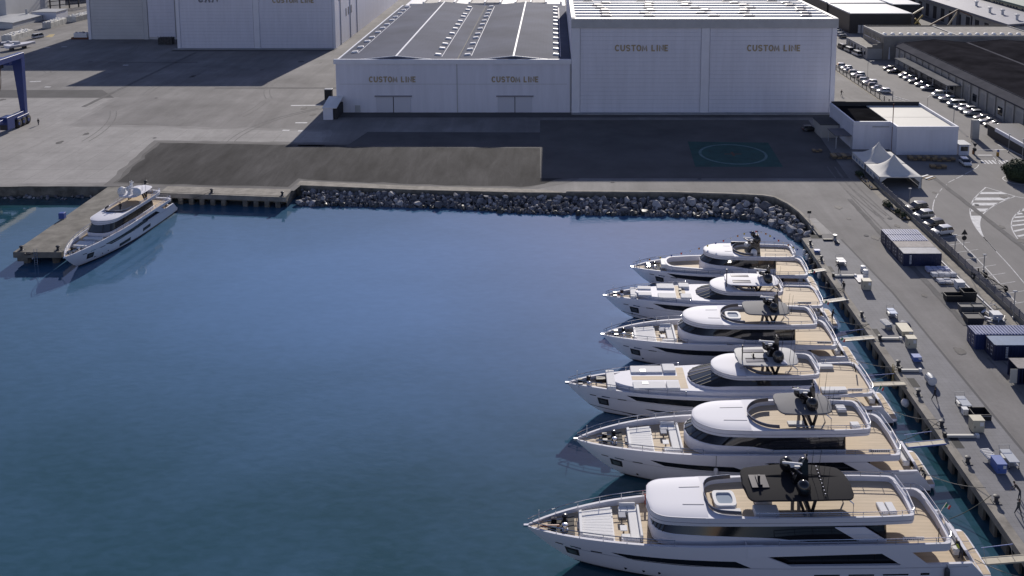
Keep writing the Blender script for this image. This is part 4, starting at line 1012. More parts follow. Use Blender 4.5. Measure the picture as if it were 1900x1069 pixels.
    def deckhouse(s, x0, x1, pts, z0, zc, zt, r0=.6, r1=3.2, slope=1.6, taper=.35, parent=None, glass=None, mull=5, coam=.3, p1=2.2):
        """deckhouse: white coaming, then a raked glass band wrapping the front"""
        S = outline(x0, x1, pts, r0, r1, p1=p1)
        zcf = zc if callable(zc) else (lambda x: zc)
        m = MB(); m.loft([ring(S, z0), ring(S, lambda x: zcf(x) - .04), ring(S, zcf, .06, dx1=-.08)], caps=(0, 0)); s.add(m, 'house_coaming', gel, smooth=40)
        m = MB(); bot = ring(S, lambda x: zcf(x) - .01, .05, dx1=-.06); top = ring(S, zt, taper, dx1=-slope)
        m.loft([bot, top], caps=(0, 0)); o = s.add(m, 'window_band', ygls, smooth=30)
        # the windscreen proper, standing a finger proud, divided by mullions
        n = len(S); k0 = next(i for i in range(n) if S[i][0] > x1 - r1 * .42)
        idx = list(range(k0, 2 * n - k0)); m = MB()
        def proud(p, q=.015):
            c_ = Vector((x1 - r1 * 1.5, 0, p[2])); d = (Vector(p) - c_).normalized(); return tuple(Vector(p) + d * q)
        A = [proud(bot[i]) for i in idx]; T = [proud(top[i]) for i in idx]
        ins = lambda a, b, f: tuple(Vector(a).lerp(Vector(b), f))
        m.loft([[ins(a, b, .08) for a, b in zip(A, T)], [ins(a, b, .94) for a, b in zip(A, T)]], closed=False); w_ = s.add(m, 'windscreen', wgls, smooth=30)
        step_ = max(1, len(idx) // mull)
        for j in range(0, len(idx), step_):
            m = MB(); m.bar(proud(bot[idx[j]], .03), proud(top[idx[j]], .03), .09, .05); m.build('mullion', blk_m, w_)
        return S, top
    def roof(s, S, zt, cam=.35, xr=0.0, power=2.0, name='coach_roof', rise=None, drop=2.2):
        """crowned forward roof over outline S from xr forward"""
        F = [(x, b) for x, b in S if x >= xr]; F = [(xr, pch(S, xr))] + F; x1 = F[-1][0]; rows = []
        for x, b in F:
            k = min(1.0, max(0.0, (x1 - x) / drop)); k = (1 - (1 - k) ** 2) ** .5
            row = []
            for j in range(17):
                v = -1 + 2 * j / 16; v = math.sin(v * math.pi / 2)
                row.append((x, b * v, zt + cam * k * (1 - abs(v) ** 4)))
            rows.append(row)
        m = MB(); m.loft(rows, closed=False)
        m.poly([(x, y, z) for x, y, z in rows[0]] + [(rows[0][0][0], -rows[0][0][1], zt - .6), (rows[0][0][0], rows[0][0][1], zt - .6)])
        return s.add(m, name, gel, smooth=40)
    def sunpad(s, x0, x1, b0, b1, z, n=9, h=.35):
        m = MB(); m.loft([[(x0, -b0, z), (x1, -b1, z), (x1, b1, z), (x0, b0, z)], [(x0, -b0, z + h * .55), (x1, -b1, z + h * .55), (x1, b1, z + h * .55), (x0, b0, z + h * .55)]], caps=(0, 1)); o = s.add(m, 'sunpad_base', gel_cap)
        for k in range(n):
            f0, f1 = -1 + 2 * k / n, -1 + 2 * (k + 1) / n; gq = .008
            m = MB(); m.loft([[(x0 + .12, b0 * f0 * .93 + gq, z + h * .55), (x1 - .06, b1 * f0 * .93 + gq, z + h * .55), (x1 - .06, b1 * f1 * .93 - gq, z + h * .55), (x0 + .12, b0 * f1 * .93 - gq, z + h * .55)],
                              [(x0 + .14, b0 * f0 * .93 + gq * 2.2, z + h), (x1 - .09, b1 * f0 * .93 + gq * 2.2, z + h), (x1 - .09, b1 * f1 * .93 - gq * 2.2, z + h), (x0 + .14, b0 * f1 * .93 - gq * 2.2, z + h)]], caps=(0, 1))
            m.build('cushion', cush, o)
        # head rest along the forward edge
        if b1 != b0 or True:
            m = MB(); xh = max(x0, x1); m.loft([[(xh - .25, -min(b0, b1) * .98, z + h * .5), (xh + .12, -min(b0, b1) * .9, z + h * .5), (xh + .12, min(b0, b1) * .9, z + h * .5), (xh - .25, min(b0, b1) * .98, z + h * .5)], [(xh - .2, -min(b0, b1) * .94, z + h + .16), (xh + .05, -min(b0, b1) * .86, z + h + .16), (xh + .05, min(b0, b1) * .86, z + h + .16), (xh - .2, min(b0, b1) * .94, z + h + .16)]], caps=(0, 1)); m.build('headrest', gel_cap, o)
    def lounge(s, x0, x1, b, z, tables=2):
        """U-shaped sofa open forward with small tables in it"""
        m = MB(); m.bbox(x0, x0 + .85, -b, b, z, z + .36, .05); o = s.add(m, 'sofa', cush)
        for sg in (1, -1):
            m = MB(); m.bbox(x0 + .87, x1, sg * b - (.75 if sg > 0 else 0), sg * b + (0 if sg > 0 else .75), z, z + .36, .05); m.build('sofa_arm', cush, o)
            m = MB(); m.bbox(x0 + .05, x1 - .1, sg * b - (.0 if sg > 0 else .22), sg * b + (.22 if sg > 0 else 0), z, z + .62, .05); m.build('sofa_side', gel_cap, o)
        m = MB(); m.bbox(x0 - .26, x0 - .01, -b * .98, b * .98, z, z + .64, .05); m.build('sofa_back', gel_cap, o)
        for k in range(tables):
            y = (k - (tables - 1) / 2) * b * .8
            m = MB(); m.bbox(x0 + 1.1, x0 + 1.75, y - .36, y + .36, z + .42, z + .48, .015); t_ = s.add(m, 'table', gel_cap if k % 2 else cush_g)
            m = MB(); m.box(x0 + 1.35, x0 + 1.5, y - .08, y + .08, z, z + .42); m.build('table_leg', steel, t_)
    def bow_gear(s, x, z, pit=True):
        if pit:
            m = MB(); b = s.hb(x, s.zmid) * .62; b2 = s.hb(x + 2.2, s.zmid) * .45
            m.loft([[(x - .2, -b, z + .02), (x + 2.3, -b2, z + .02), (x + 2.3, b2, z + .02), (x - .2, b, z + .02)], [(x - .2, -b, z + .05), (x + 2.3, -b2, z + .05), (x + 2.3, b2, z + .05), (x - .2, b, z + .05)]], caps=(0, 1)); s.add(m, 'anchor_well', M('deck_tread', (.07, .065, .06), .85))
        for sg in (1, -1):
            m = MB(); m.lathe([(.3, 0), (.3, .1), (.18, .14), (.16, .42), (.27, .47), (.27, .6), (.1, .66)], (x + .7, sg * .62, z + .05), 12); o = s.add(m, 'windlass', steel if sg > 0 else blk, smooth=35)
            m = MB(); m.cb((x + 1.7, sg * .5, z + .04), (.5, .34, .4)); m.build('chain_stopper', blk, o)
            m = MB(); m.tube([(x + 1.0, sg * .6, z + .25), (x + 2.6, sg * .35, z + .2)], .06, 5); m.build('chain', steel, o)
        m = MB(); m.tube([(s.L - 1.3, 0, s.sheer(s.L) - .1), (s.L - 1.3, 0, s.sheer(s.L) + 1.5)], .035, 5); o = s.add(m, 'jack_staff', gel_cap)
        # bow roller and side fairleads
        m = MB(); m.bbox(s.L - .35, s.L + .14, -.14, .14, s.sheer(s.L) - .12, s.sheer(s.L) + .06, .03); s.add(m, 'bow_roller', steel)
        m = MB(); m.box(x - .9, x - .45, -.5, .5, z + .02, z + .12); s.add(m, 'deck_hatch', skyl)
    def bow_rail(s, x0, h=.55, gap=.12):
        for sg in (1, -1):
            m = MB(); P = []
            for i in range(26):
                x = x0 + (s.L - .25 - x0) * i / 25; P.append((x, sg * max(.04, s.hb(x, s.sheer(x)) - gap), s.sheer(x)))
            rail(m, P, h, every=1.7); s.add(m, 'bow_rail', steel)
    def aft_rail(s, S, z, xa, h=.6, name='deck_rail', db=.12, every=1.5):
        P = [(x, max(.003, b - db), z(x) if callable(z) else z) for x, b in S if x <= xa]
        P = P[::-1] + [(a, -b, c_) for a, b, c_ in P[0:]]
        m = MB(); rail(m, P, h, every=every); s.add(m, name, steel)
    def portholes(s, xs, z, r=.13):
        for x in xs:
            for sg in (1, -1):
                m = MB(); y = s.hb(x, z)
                m.lathe([(r, 0), (r, .03), (r * .8, .035)], (0, 0, 0), 10); m.v = [(x + a, sg * (y - .01 + c_), z + b) for a, b, c_ in m.v]; s.add(m, 'porthole', blk)
    def anchor_pocket(s, x, z, w=1.2, h=1.0):
        s.patch('anchor_pocket', [(x, z + h / 2), (x + w, z + h / 2 + .1)], [(x - .15, z - h / 2), (x + w * .8, z - h / 2 + .05)], mat=blk_m, off=.03, n=4)
        s.patch('anchor_plate', [(x + .18, z + h * .3), (x + w * .8, z + h * .36)], [(x + .1, z - h * .28), (x + w * .62, z - h * .24)], mat=M('anchor_steel', (.16, .165, .17), .4, metal=.7), off=.06, n=3)
        s.patch('fairlead', [(x - .2, z + h * .8 + .1), (x + .75, z + h * .8 + .14)], [(x - .2, z + h * .8 - .02), (x + .75, z + h * .8)], mat=steel, off=.03, n=3)
        s.patch('hawse_slot', [(x - 2.1, z + h * .84), (x - 1.1, z + h * .84)], [(x - 2.1, z + h * .72), (x - 1.1, z + h * .72)], mat=blk_m, off=.03, n=3)
        s.patch('hawse_slot', [(x + 1.4, z + h * .9), (x + 2.1, z + h * .92)], [(x + 1.4, z + h * .78), (x + 2.1, z + h * .8)], mat=blk_m, off=.03, n=3)
    def hardtop(s, x0, x1, b, z, mat, legs=True, zdeck=0.0, lights=False, panels=0, wa=.86, th=.24, droop=.0):
        S = outline(x0, x1, [(x0, b * wa), ((x0 + x1) / 2, b), (x1, b * .9)], 1.0, .9, p0=2.6, p1=3.0, n=28)
        zz = lambda x: z - droop * ((x - (x0 + x1) / 2) / (x1 - x0) * 2) ** 2
        m = MB(); m.loft([ring(S, lambda x: zz(x) - th * .2, .5), ring(S, zz, .12), ring(S, lambda x: zz(x) + th * .5), ring(S, lambda x: zz(x) + th * .8, .06), ring(S, lambda x: zz(x) + th, .5), ring(S, lambda x: zz(x) + th + .05, 0, .35)], caps=(1, 1))
        o = s.add(m, 'hardtop', mat, smooth=35)
        for k in range(panels):
            sg = 1 - 2 * k
            m = MB(); xx = x1 - 1.0; m.bbox(xx - 2.6, xx, sg * b * .45 - b * .2, sg * b * .45 + b * .2, z + th - .02, z + th + .05, .02); m.build('skylight', skyl, o)
        if lights:
            for k in range(9):
                m = MB(); m.lathe([(.07, 0), (.06, .1)], (x0 + 2.6 + k * .04, -b * .75 + k * b * 1.5 / 8, z + th + .03), 6); m.build('deck_light', steel, o)
            m = MB(); m.bbox(x1 - 2.3, x1 - .7, -b * .35, b * .35, z + th - .01, z + th + .04, .02); m.build('hatch_panel', blk, o)
            m = MB(); m.cb((x1 - 1.5, 0, z + th + .04), (.4, 1.4, .14)); m.cb((x1 - 1.5, 0, z + th + .18), (.2, .2, .45)); m.build('light_bar', blk, o)
        if legs:
            xm = x0 + (x1 - x0) * .46
            for sg in (1, -1):
                for dx, lean in ((-.9, -.9), (.1, 1.0), (.7, 1.1)):
                    m = MB(); m.bar((xm + dx, sg * b * .72, z), (xm + dx - lean * .55, sg * (b * .80), zdeck), .16, .26); m.build('support_leg', blk, o)
                m = MB(); m.tube([(x0 + 1.1, sg * b * .7, z), (x0 + .35, sg * b * .78, z - .6), (x0 + .35, sg * b * .78, zdeck)], .06, 5); m.build('support_tube', steel, o)
        return o
    def mast(s, x, z0, z1, mat=None, domes=(), rake=-.5, radar=True, whips=3, bw=.55):
        mat = mat or blk; r = MB(); h = z1 - z0
        r.loft([[(x + a * bw * 1.3, b * bw * .7, z0) for a, b in ((-1, -1), (1, -1), (1, 1), (-1, 1))], [(x + rake * .5 + a * bw * .8, b * bw * .42, z0 + h * .45) for a, b in ((-1, -1), (1, -1), (1, 1), (-1, 1))], [(x + rake + a * bw * .3, b * bw * .25, z0 + h * .82) for a, b in ((-1, -1), (1, -1), (1, 1), (-1, 1))]], caps=(1, 1))
        o = s.add(r, 'mast', mat)
        m = MB(); m.tube([(x + rake, 0, z0 + h * .8), (x + rake * 1.1, 0, z1)], .05, 5); m.ball((x + rake * 1.1, 0, z1 - .1), .11, 8, 5); m.cb((x + rake, 0, z0 + h * .86), (.16, .9, .07)); m.build('mast_head', mat, o)
        for (dx, dy, dz, rad) in domes:
            m = MB(); m.lathe([(rad * .55, -rad * 1.15), (rad * .8, -rad * .95), (rad, -rad * .5), (rad, .0), (rad * .92, rad * .42), (rad * .68, rad * .75), (rad * .3, rad * .95), (.01, rad)], (x + dx, dy, z0 + dz), 18); d = m.build('radar_dome', mat, o, smooth=50)
            m = MB(); m.bar((x, 0, z0 + max(.2, dz - rad * 1.3)), (x + dx, dy, z0 + dz - rad * 1.1), .22, .16); m.build('dome_arm', mat, o)
        if radar:
            for q, (dz, w_) in enumerate(((.50, 1.25), (.64, .9))):
                m = MB(); m.cb((x + .75, 0, z0 + h * dz - .25), (.34, .34, .25)); m.bar((x + .75, 0, z0 + h * dz - .3), (x, 0, z0 + h * dz - .32), .2); m.at((x + .75, 0, z0 + h * dz), .5 + q * .9); m.bbox(-.09, .09, -w_, w_, 0, .15, .03); m.build('radar_scanner', mat if q == 0 else gel_cap, o)
        for k in range(whips):
            m = MB(); yy = (-1.2, 1.2, 1.7, -1.7)[k]; xx = x - 1.4 - .3 * k
            m.tube([(xx, yy, z0), (xx - .2, yy, z0 + 2.6)], [.03, .012], 4); m.build('whip_antenna', blk_m, o)
        return o
    def jacuzzi(s, x, y, z, w=1.15):
        m = MB(); S = outline(x - w, x + w, [(x - w, w), (x + w, w)], .5, .5, 3, 3, 20)
        sh = lambda R_: [(a, b + y, c_) for a, b, c_ in R_]
        m.loft([sh(ring(S, z, -.1)), sh(ring(S, z + .42, -.08)), sh(ring(S, z + .48, 0)), sh(ring(S, z + .48, .3, dx0=.3, dx1=-.3)), sh(ring(S, z + .25, .36, dx0=.36, dx1=-.36))], caps=(0, 0)); o = s.add(m, 'jacuzzi', gel_cap, smooth=35)
        m = MB(); m.poly(sh(ring(S, z + .36, .32, dx0=.32, dx1=-.32))); m.build('tub_water', tub_w, o)
        m = MB(); m.bbox(x - w - .2, x + w + .2, y + w + .14, y + w + .95, z, z + .34, .06); m.build('tub_sunpad', cush, o)
        m = MB(); m.bbox(x + w + .12, x + w + .5, y - w, y + w, z, z + .3, .05); m.build('tub_step', teak, o)
    def fore_fin(s, mat=None):
        pass
    def fenders(s, xs, z=1.1, sides=(1, -1), mat=None):
        for x in xs:
            for sg in sides:
                y = sg * (s.hb(x, z) + .24)
                m = MB(); m.lathe([(.05, -.62), (.2, -.5), (.24, -.3), (.24, .3), (.2, .5), (.05, .62)], (x, y, z), 10); o = s.add(m, 'fender', mat or rubber, smooth=40)
                m = MB(); m.tube([(x, y, z + .6), (x, sg * (s.hb(x, s.Z(x)) + .03), s.Z(x))], .02, 4); m.build('fender_line', blk_m, o)
    def flag(s, x, z, y=0.0):
        m = MB(); m.tube([(x, y, z), (x - .7, y, z + 1.2)], .03, 5); o = s.add(m, 'flag_staff', steel)
        for k, cn in enumerate(((.02, .22, .08), (.75, .75, .72), (.55, .05, .04))):
            m = MB(); A = []
            for i in range(3): 
                f = (k + i / 2) / 3; A.append([(x - .68 - f * .5, y + .07 * math.sin(f * 5), z + 1.15 - f * .35), (x - .5 - f * .5, y + .07 * math.sin(f * 5 + .6), z + .82 - f * .42)])
            m.loft(A, closed=False); m.build('flag_band', M('flag_%d' % k, cn, .8), o)
    def wing(s, pts, name='wing_panel', mat=None, th=.1, sides=(1, -1), inset=.0):
        """white plate standing in the plane of the hull side; pts (x, z)"""
        for sg in sides:
            m = MB(); A = [(x, sg * (s.hb(x, z) + .012 - inset), z) for x, z in pts]; Bq = [(x, sg * (s.hb(x, z) - th - inset), z) for x, z in pts]
            m.loft([A, Bq], caps=(1, 1)); s.add(m, name, mat or gel)
    def main_house(s, x0, x1, inset=.42):
        """glazed saloon side under the overhang"""
        m = MB(); xs = [x0 + (x1 - x0) * i / 8 for i in range(9)]; z0, z1 = s.zm - .75, s.zu + .06
        for sg in (1, -1): m.loft([[(x, sg * (s.hb(x, 2.6) - inset), z0) for x in xs], [(x, sg * (s.hb(x, 2.6) - inset), z1) for x in xs]], closed=False)
        b = s.hb(x0, 2.6) - inset; m.poly([(x0, -b, z0), (x0, b, z0), (x0, b, z1), (x0, -b, z1)]); s.add(m, 'saloon_glass', ygls)
        for k in range(1, 6):
            x = x0 + (x1 - x0) * k / 6
            for sg in (1, -1):
                m = MB(); m.cb((x, sg * (s.hb(x, 2.6) - inset + .01), z0), (.08, .05, z1 - z0)); s.add(m, 'saloon_mullion', blk)
    def name_board(s, x, y, z, w=1.8):
        m = MB(); m.box(x - w / 2, x + w / 2, y - .03, y + .03, z, z + .32); o = s.add(m, 'board', gel_cap)
        m = MB()
        for k in range(9): m.box(x - w * .44 + k * w * .1, x - w * .38 + k * w * .1, y + (.032 if y > 0 else -.045), y + (.045 if y > 0 else -.032), z + .08, z + .24)
        m.build('board_print', blk_m, o)

def heading(a, b): return math.atan2(b[1] - a[1], b[0] - a[0])
NAV = dict(vs=.5, ps=2.6, bootrise=0.0, fdmat=teak)
def navetta(name, label, stern, stem, L, B, k):
    s = Yacht(name, label, (stern[0], stern[1], WATER), heading(stern, stem), L, B, **{**NAV, **k})
    s.hull(); s.decks(); s.platform(k.get('pmats'))
    if k.get('win'): s.patch('hull_window', *k['win'])
    for w_ in k.get('wins', []): s.patch('hull_window', *w_)
    s.anchor_pocket(L - 4.9, s.zb * .52, 1.25, .95)
    s.portholes(k.get('ports', ()), .95)
    s.main_house(k['mh'], s.xo1 + .4)
    for w_ in k.get('wings', ()): s.wing(w_)
    # upper deck tray
    xs = [k['ut'] + (s.xo1 + .35 - k['ut']) * i / 10 for i in range(11)]
    S = outline(k['ut'], s.xo1 + .35, [(x, s.hb(x, s.zmid) + .02 - k.get('tin', 0)) for x in xs], 1.1, .03)
    ztop = lambda x: s.sheer(x)
    s.tray(S, k['zu0'], ztop, s.zu + .2, 'upper_bulwark', flare=.05, cap=.18, xmax=s.xo1 + .34, xin0=.34, deck='upper_deck', deckmat=teak)
    s.aft_rail(S, ztop, s.xo0, .5)
    if k.get('trunk'):
        x0, x1, z0, z1, ins = k['trunk']
        xs = [x0 + (x1 - x0) * i / 12 for i in range(13)]
        T = outline(x0, x1, [(x, max(.3, s.hb(x, s.zmid) - ins)) for x in xs], .05, k.get('trunk_r', 2.2), p1=2.0)
        m = MB(); m.loft([ring(T, z0), ring(T, z1 - .1, .1), ring(T, z1, .22)], caps=(0, 1)); s.add(m, 'raised_deck', gel, smooth=30)
    h = k['house']; s.deckhouse(*h[0], **h[1])
    S2 = outline(*k['sun'][0], **k['sun'][1])
    z0, z1, fl, xr = k['sunz']
    s.tray(S2, z0, z1, fl, 'sundeck_bulwark', flare=.16, cap=.18, xmax=xr - .12, xin0=.36, deck='sun_deck', deckmat=teak, rin=k.get('rin'))
    s.roof(S2, z1 - .02, k.get('cam', .3), xr, drop=k.get('drop', 2.6))
    seam = M('panel_seam', (.22, .22, .25), .6)
    m = MB(); m.tube([p_ for p_ in ring(S2, z0 + (z1 - z0) * .42, .086)], .022, 4, closed=True); s.add(m, 'band_seam', seam)
    m = MB(); m.tube([p_ for p_ in ring(S2, z1 - .012, -.006) if p_[0] > xr - .1], .028, 4); s.add(m, 'roof_seam', seam)
    xe_ = S2[-1][0]
    for yy in (-.42, .42):
        m = MB(); m.bar((xr + .15, yy * pch(S2, xr), z1 + k.get('cam', .3) - .022), (xe_ - 3.2, yy * pch(S2, xe_ - 3.2), z1 + k.get('cam', .3) - .022), .05, .05); s.add(m, 'roof_seam', seam)
    s.aft_rail(S2, z1, xr - 4.5, .42, 'sundeck_rail')
    # low tinted screen round the front of the sun deck
    inn = s._in; nn = len(inn) // 2
    pts = [p_ for p_ in inn if p_[0] > xr - 3.2]
    m = MB(); m.loft([[(x, y, z) for x, y, z in pts], [(x + .06, y * 1.01, z + .36) for x, y, z in pts]], closed=False); s.add(m, 'wind_screen', M('smoked_screen', (.10, .10, .115), .1, spec=.5), smooth=40)
    m = MB(); m.tube([(x + .06, y * 1.01, z + .38) for x, y, z in pts], .03, 5); s.add(m, 'screen_rail', steel)
    s.bow_rail(k.get('br', s.xo1 + 6))
    return s

# 6: the largest, nearest the camera
s = navetta('motor_yacht', 'largest white yacht nearest the camera with broad black hardtop and black radar domes', (39.75, 77.5), (-2.6, 76.95), 42.4, 3.85, dict(
    zb=3.75, zmid=4.4, zm=2.35, zu=3.55, xo0=20.0, xo1=22.4, zfd=3.6, rake=5.4,
    sheerline=[(42.4, 3.8), (38, 4.05), (34, 4.2), (28, 4.3), (20, 4.45), (4, 4.5)],
    win=([(34.6, 2.95), (30, 2.92), (23.6, 2.86)], [(32.6, 2.35), (28, 2.2), (22.2, 2.18)]), ports=(33.2, 31.6, 30.2, 24, 22.5), mh=8.6,
    wins=[([(16.5, 1.45), (14.2, 1.45)], [(16.5, 1.3), (14.2, 1.3)]), ([(13.4, 1.45), (11.1, 1.45)], [(13.4, 1.3), (11.1, 1.3)]), ([(10.3, 1.45), (8.0, 1.45)], [(10.3, 1.3), (8.0, 1.3)]), ([(6.9, 1.5), (6.1, 1.5)], [(6.9, 1.28), (6.1, 1.28)]), ([(24.6, 1.0), (23.8, 1.0)], [(24.6, .75), (23.8, .75)])],
    wings=[[(10.6, 3.62), (7.9, 3.68), (6.3, 2.36), (8.7, 2.36)]],
    ut=3.9, zu0=lambda x: lin([(4, 3.72), (23, 3.3)], x),
    house=((9.5, 31.0, [(9.5, 2.75), (14, 2.95), (26, 2.95), (31, 2.6)], 3.72, lambda x: lin([(9, 4.1), (17, 4.12), (20, 4.5), (27, 4.85), (31, 4.95)], x), 5.62), dict(r1=2.6, slope=.5, p1=3.0, mull=7)),
    sun=((7.0, 31.2, [(7, 2.75), (12, 2.95), (20, 2.98), (26, 2.9), (31.2, 2.5)], .9, 2.4), dict(p1=3.2)), sunz=(5.55, 6.5, 6.02, 25.9), cam=.14, drop=2.2, rin=.9, br=29))
s.wing([(14.6, 5.62), (11.9, 5.62), (9.9, 4.3), (12.5, 4.3)], 'upper_wing', inset=.75)
s.wing([(22.9, 3.4), (20.9, 3.4), (18.6, 2.36), (20.2, 2.36)], 'wing_panel')
s.hardtop(12.3, 22.3, 2.6, 7.75, ht_dark, zdeck=6.05, lights=True, droop=.25)
s.mast(17.0, 7.95, 10.7, blk, domes=((.15, 1.75, .72, .62), (.9, -1.45, .85, .6), (-.6, -1.2, 1.1, .42)), whips=4)
s.jacuzzi(24.0, .2, 6.04, 1.05)
s.sunpad(34.2, 37.3, 2.25, 1.65, 3.66, 10); s.lounge(31.9, 33.6, 2.2, 3.63); s.bow_gear(38.0, 3.66); s.fenders((4.6,), 1.5, (1,), fend_d)
m = MB(); m.bbox(19.4, 21.6, 1.1, 2.3, 6.03, 6.5, .06); o = s.add(m, 'bar_counter', gel_cap); m = MB(); m.bbox(19.6, 21.2, -.6, .5, 6.03, 6.4, .06); s.add(m, 'lounger', cush)
for xx in (8.6, 9.4): m = MB(); m.bbox(xx, xx + .7, .6, 2.0, 6.03, 6.3, .05); s.add(m, 'deck_box', gel_cap)
s.flag(3.9, 4.5); s.name_board(7.6, 3.3, 4.5, 1.9)
m = MB(); m.tube([(5.3, 3.2, 3.7), (5.3, 3.2, 5.6)], .045, 5); s.add(m, 'deck_post', blk_m)
m = MB(); m.lathe([(.36, -.07), (.44, -.07), (.47, 0), (.44, .07), (.36, .07)], (0, 0, 0), 16, caps=(0, 0)); m.v = [(30.9 + c_, -2.9 + a, 4.15 + b) for a, b, c_ in m.v]; s.add(m, 'life_ring', M('life_ring_orange', (.45, .08, .03), .6), smooth=40)
m = MB(); m.bbox(39.2, 41.0, .35, .5, 3.95, 4.12, .03); s.add(m, 'bow_boom', M('varnished_wood', (.30, .09, .03), .4))
s6 = s
# 5
s = navetta('motor_yacht', 'white yacht with pewter hardtop and one big black dome, second from the camera', (39.85, 89.85), (2.3, 89.55), 37.6, 3.75, dict(
    zb=4.1, zmid=4.6, zm=2.62, zu=3.72, xo0=17.4, xo1=19.6, zfd=3.85, rake=5.6,
    sheerline=[(37.6, 4.15), (34, 4.4), (30, 4.55), (24, 4.6), (12, 4.65), (4, 4.55)],
    win=([(29.9, 3.5), (26, 3.35), (21.4, 3.25)], [(28.4, 2.9), (25, 2.75), (19.6, 2.6)]), ports=(31.0, 27.8, 26.6, 25.2), mh=7.2,
    wings=[[(10.1, 3.75), (7.7, 3.78), (5.9, 2.63), (8.2, 2.63)], [(20.2, 3.75), (18.3, 3.75), (15.6, 2.63), (17.6, 2.63)]],
    wins=[([(8.4, 1.75), (5.6, 1.75)], [(8.0, 1.15), (4.9, 1.15)])],
    ut=3.8, zu0=lambda x: lin([(4, 3.85), (20, 3.7)], x),
    house=((9.3, 26.0, [(9.3, 2.7), (13, 2.85), (21, 2.85), (26, 2.6)], 3.92, lambda x: lin([(9, 4.45), (17, 4.6), (19.5, 5.0), (26, 5.25)], x), 5.98), dict(r1=3.6, slope=1.5, mull=6)),
    sun=((6.7, 25.2, [(6.7, 2.55), (10, 2.8), (17, 2.88), (21, 2.75), (25.2, 2.3)], .9, 3.4), dict()), sunz=(5.88, 6.78, 6.28, 19.4), cam=.15, drop=2.0, rin=2.3, br=24.5, pmats=[teak, teak, blk_m, teak]))
s.hardtop(10.5, 16.4, 2.05, 7.9, ht_grey, zdeck=6.3)
s.mast(12.9, 8.1, 10.3, blk, domes=((-.05, 1.35, .78, .62), (.8, -.9, .75, .45)), whips=4)
s.sunpad(29.3, 31.9, 2.2, 1.75, 3.9, 12); s.lounge(26.6, 28.3, 2.3, 3.87); s.bow_gear(32.7, 3.95)
m = MB(); m.bbox(8.3, 9.3, -2.1, -1.1, 6.3, 6.62, .05); s.add(m, 'deck_box', gel_cap)
m = MB(); m.bbox(7.9, 8.8, 1.2, 2.1, 6.3, 6.75, .05); s.add(m, 'deck_crane', gel_cap)
m = MB(); m.bbox(13.4, 15.2, .5, 1.2, 6.29, 6.42, .03); s.add(m, 'lounger', cush)
s.fenders((23.2,), 2.6, (1,)); s.name_board(6.3, 3.25, 4.6, 2.2); s5 = s
# 4: the long low sport yacht
s = navetta('sport_yacht', 'long low white sport yacht with dark glass hull strip and twin skylights in its hardtop', (40.3, 101.45), (1.4, 101.0), 38.8, 3.7, dict(
    zb=3.8, zmid=3.95, zm=2.55, zu=3.85, xo0=7.6, xo1=9.4, zfd=3.5, rake=4.6, vs=.42, ps=2.2, fdmat=teak, bootz=.42, bootrise=1.7,
    sheerline=[(38.8, 3.85), (35, 3.98), (30, 3.9), (20, 3.9), (9, 4.1), (3, 4.3)],
    win=([(31.8, 3.42), (26, 3.45), (13, 3.5)], [(30.6, 2.82), (24, 2.55), (23.2, 2.82), (12, 2.85)]), wins=[([(29.7, 1.75), (26, 1.62)], [(28.4, 1.45), (26.3, 1.5)]), ([(5.8, 2.15), (3.4, 2.15)], [(5.6, 2.02), (3.4, 2.0)])], ports=(), mh=7.0,
    wings=[], ut=3.0, tin=.12, zu0=lambda x: lin([(3, 3.85), (9, 3.7)], x), trunk=(9.2, 33.6, 3.6, 4.32, .38), trunk_r=3.0,
    house=((9.8, 24.4, [(9.8, 2.55), (14, 2.7), (20, 2.7), (24.4, 2.45)], 4.2, lambda x: lin([(9, 4.75), (20, 4.75), (24.4, 4.5)], x), 5.4), dict(r1=3.2, slope=3.0, taper=.4, mull=5)),
    sun=((9.0, 21.6, [(9, 2.3), (12, 2.6), (18, 2.6), (21.6, 2.1)], 1.0, 2.8), dict()), sunz=(5.32, 6.0, 5.45, 17.9), cam=.14, drop=2.6, rin=.8, br=25))
s.hardtop(11.4, 18.7, 2.2, 6.85, M('hardtop_pearl', (.34, .345, .36), .6, spec=.2), zdeck=5.5, panels=2, th=.2)
s.mast(14.3, 7.0, 9.8, blk, domes=((-.35, 1.3, .75, .66), (.5, -1.0, .9, .5)), whips=3, radar=True)
m = MB(); m.tube([(18.1, 0.9, 6.6), (18.1, .9, 8.9)], .07, 6); s.add(m, 'signal_post', blk)
m = MB(); m.cb((16.6, .1, 7.05), (.3, .9, .12)); m.cb((16.6, .1, 7.05), (.16, .16, .4)); s.add(m, 'light_bar', blk)
m = MB(); m.loft([[(12.9, 1.9, 7.0), (12.9, -1.9, 7.0), (13.6, -1.9, 7.0), (13.6, 1.9, 7.0)], [(13.9, 1.5, 7.5), (13.9, -1.5, 7.5), (14.3, -1.5, 7.5), (14.3, 1.5, 7.5)]], caps=(1, 1)); s.add(m, 'mast_fairing', gel)
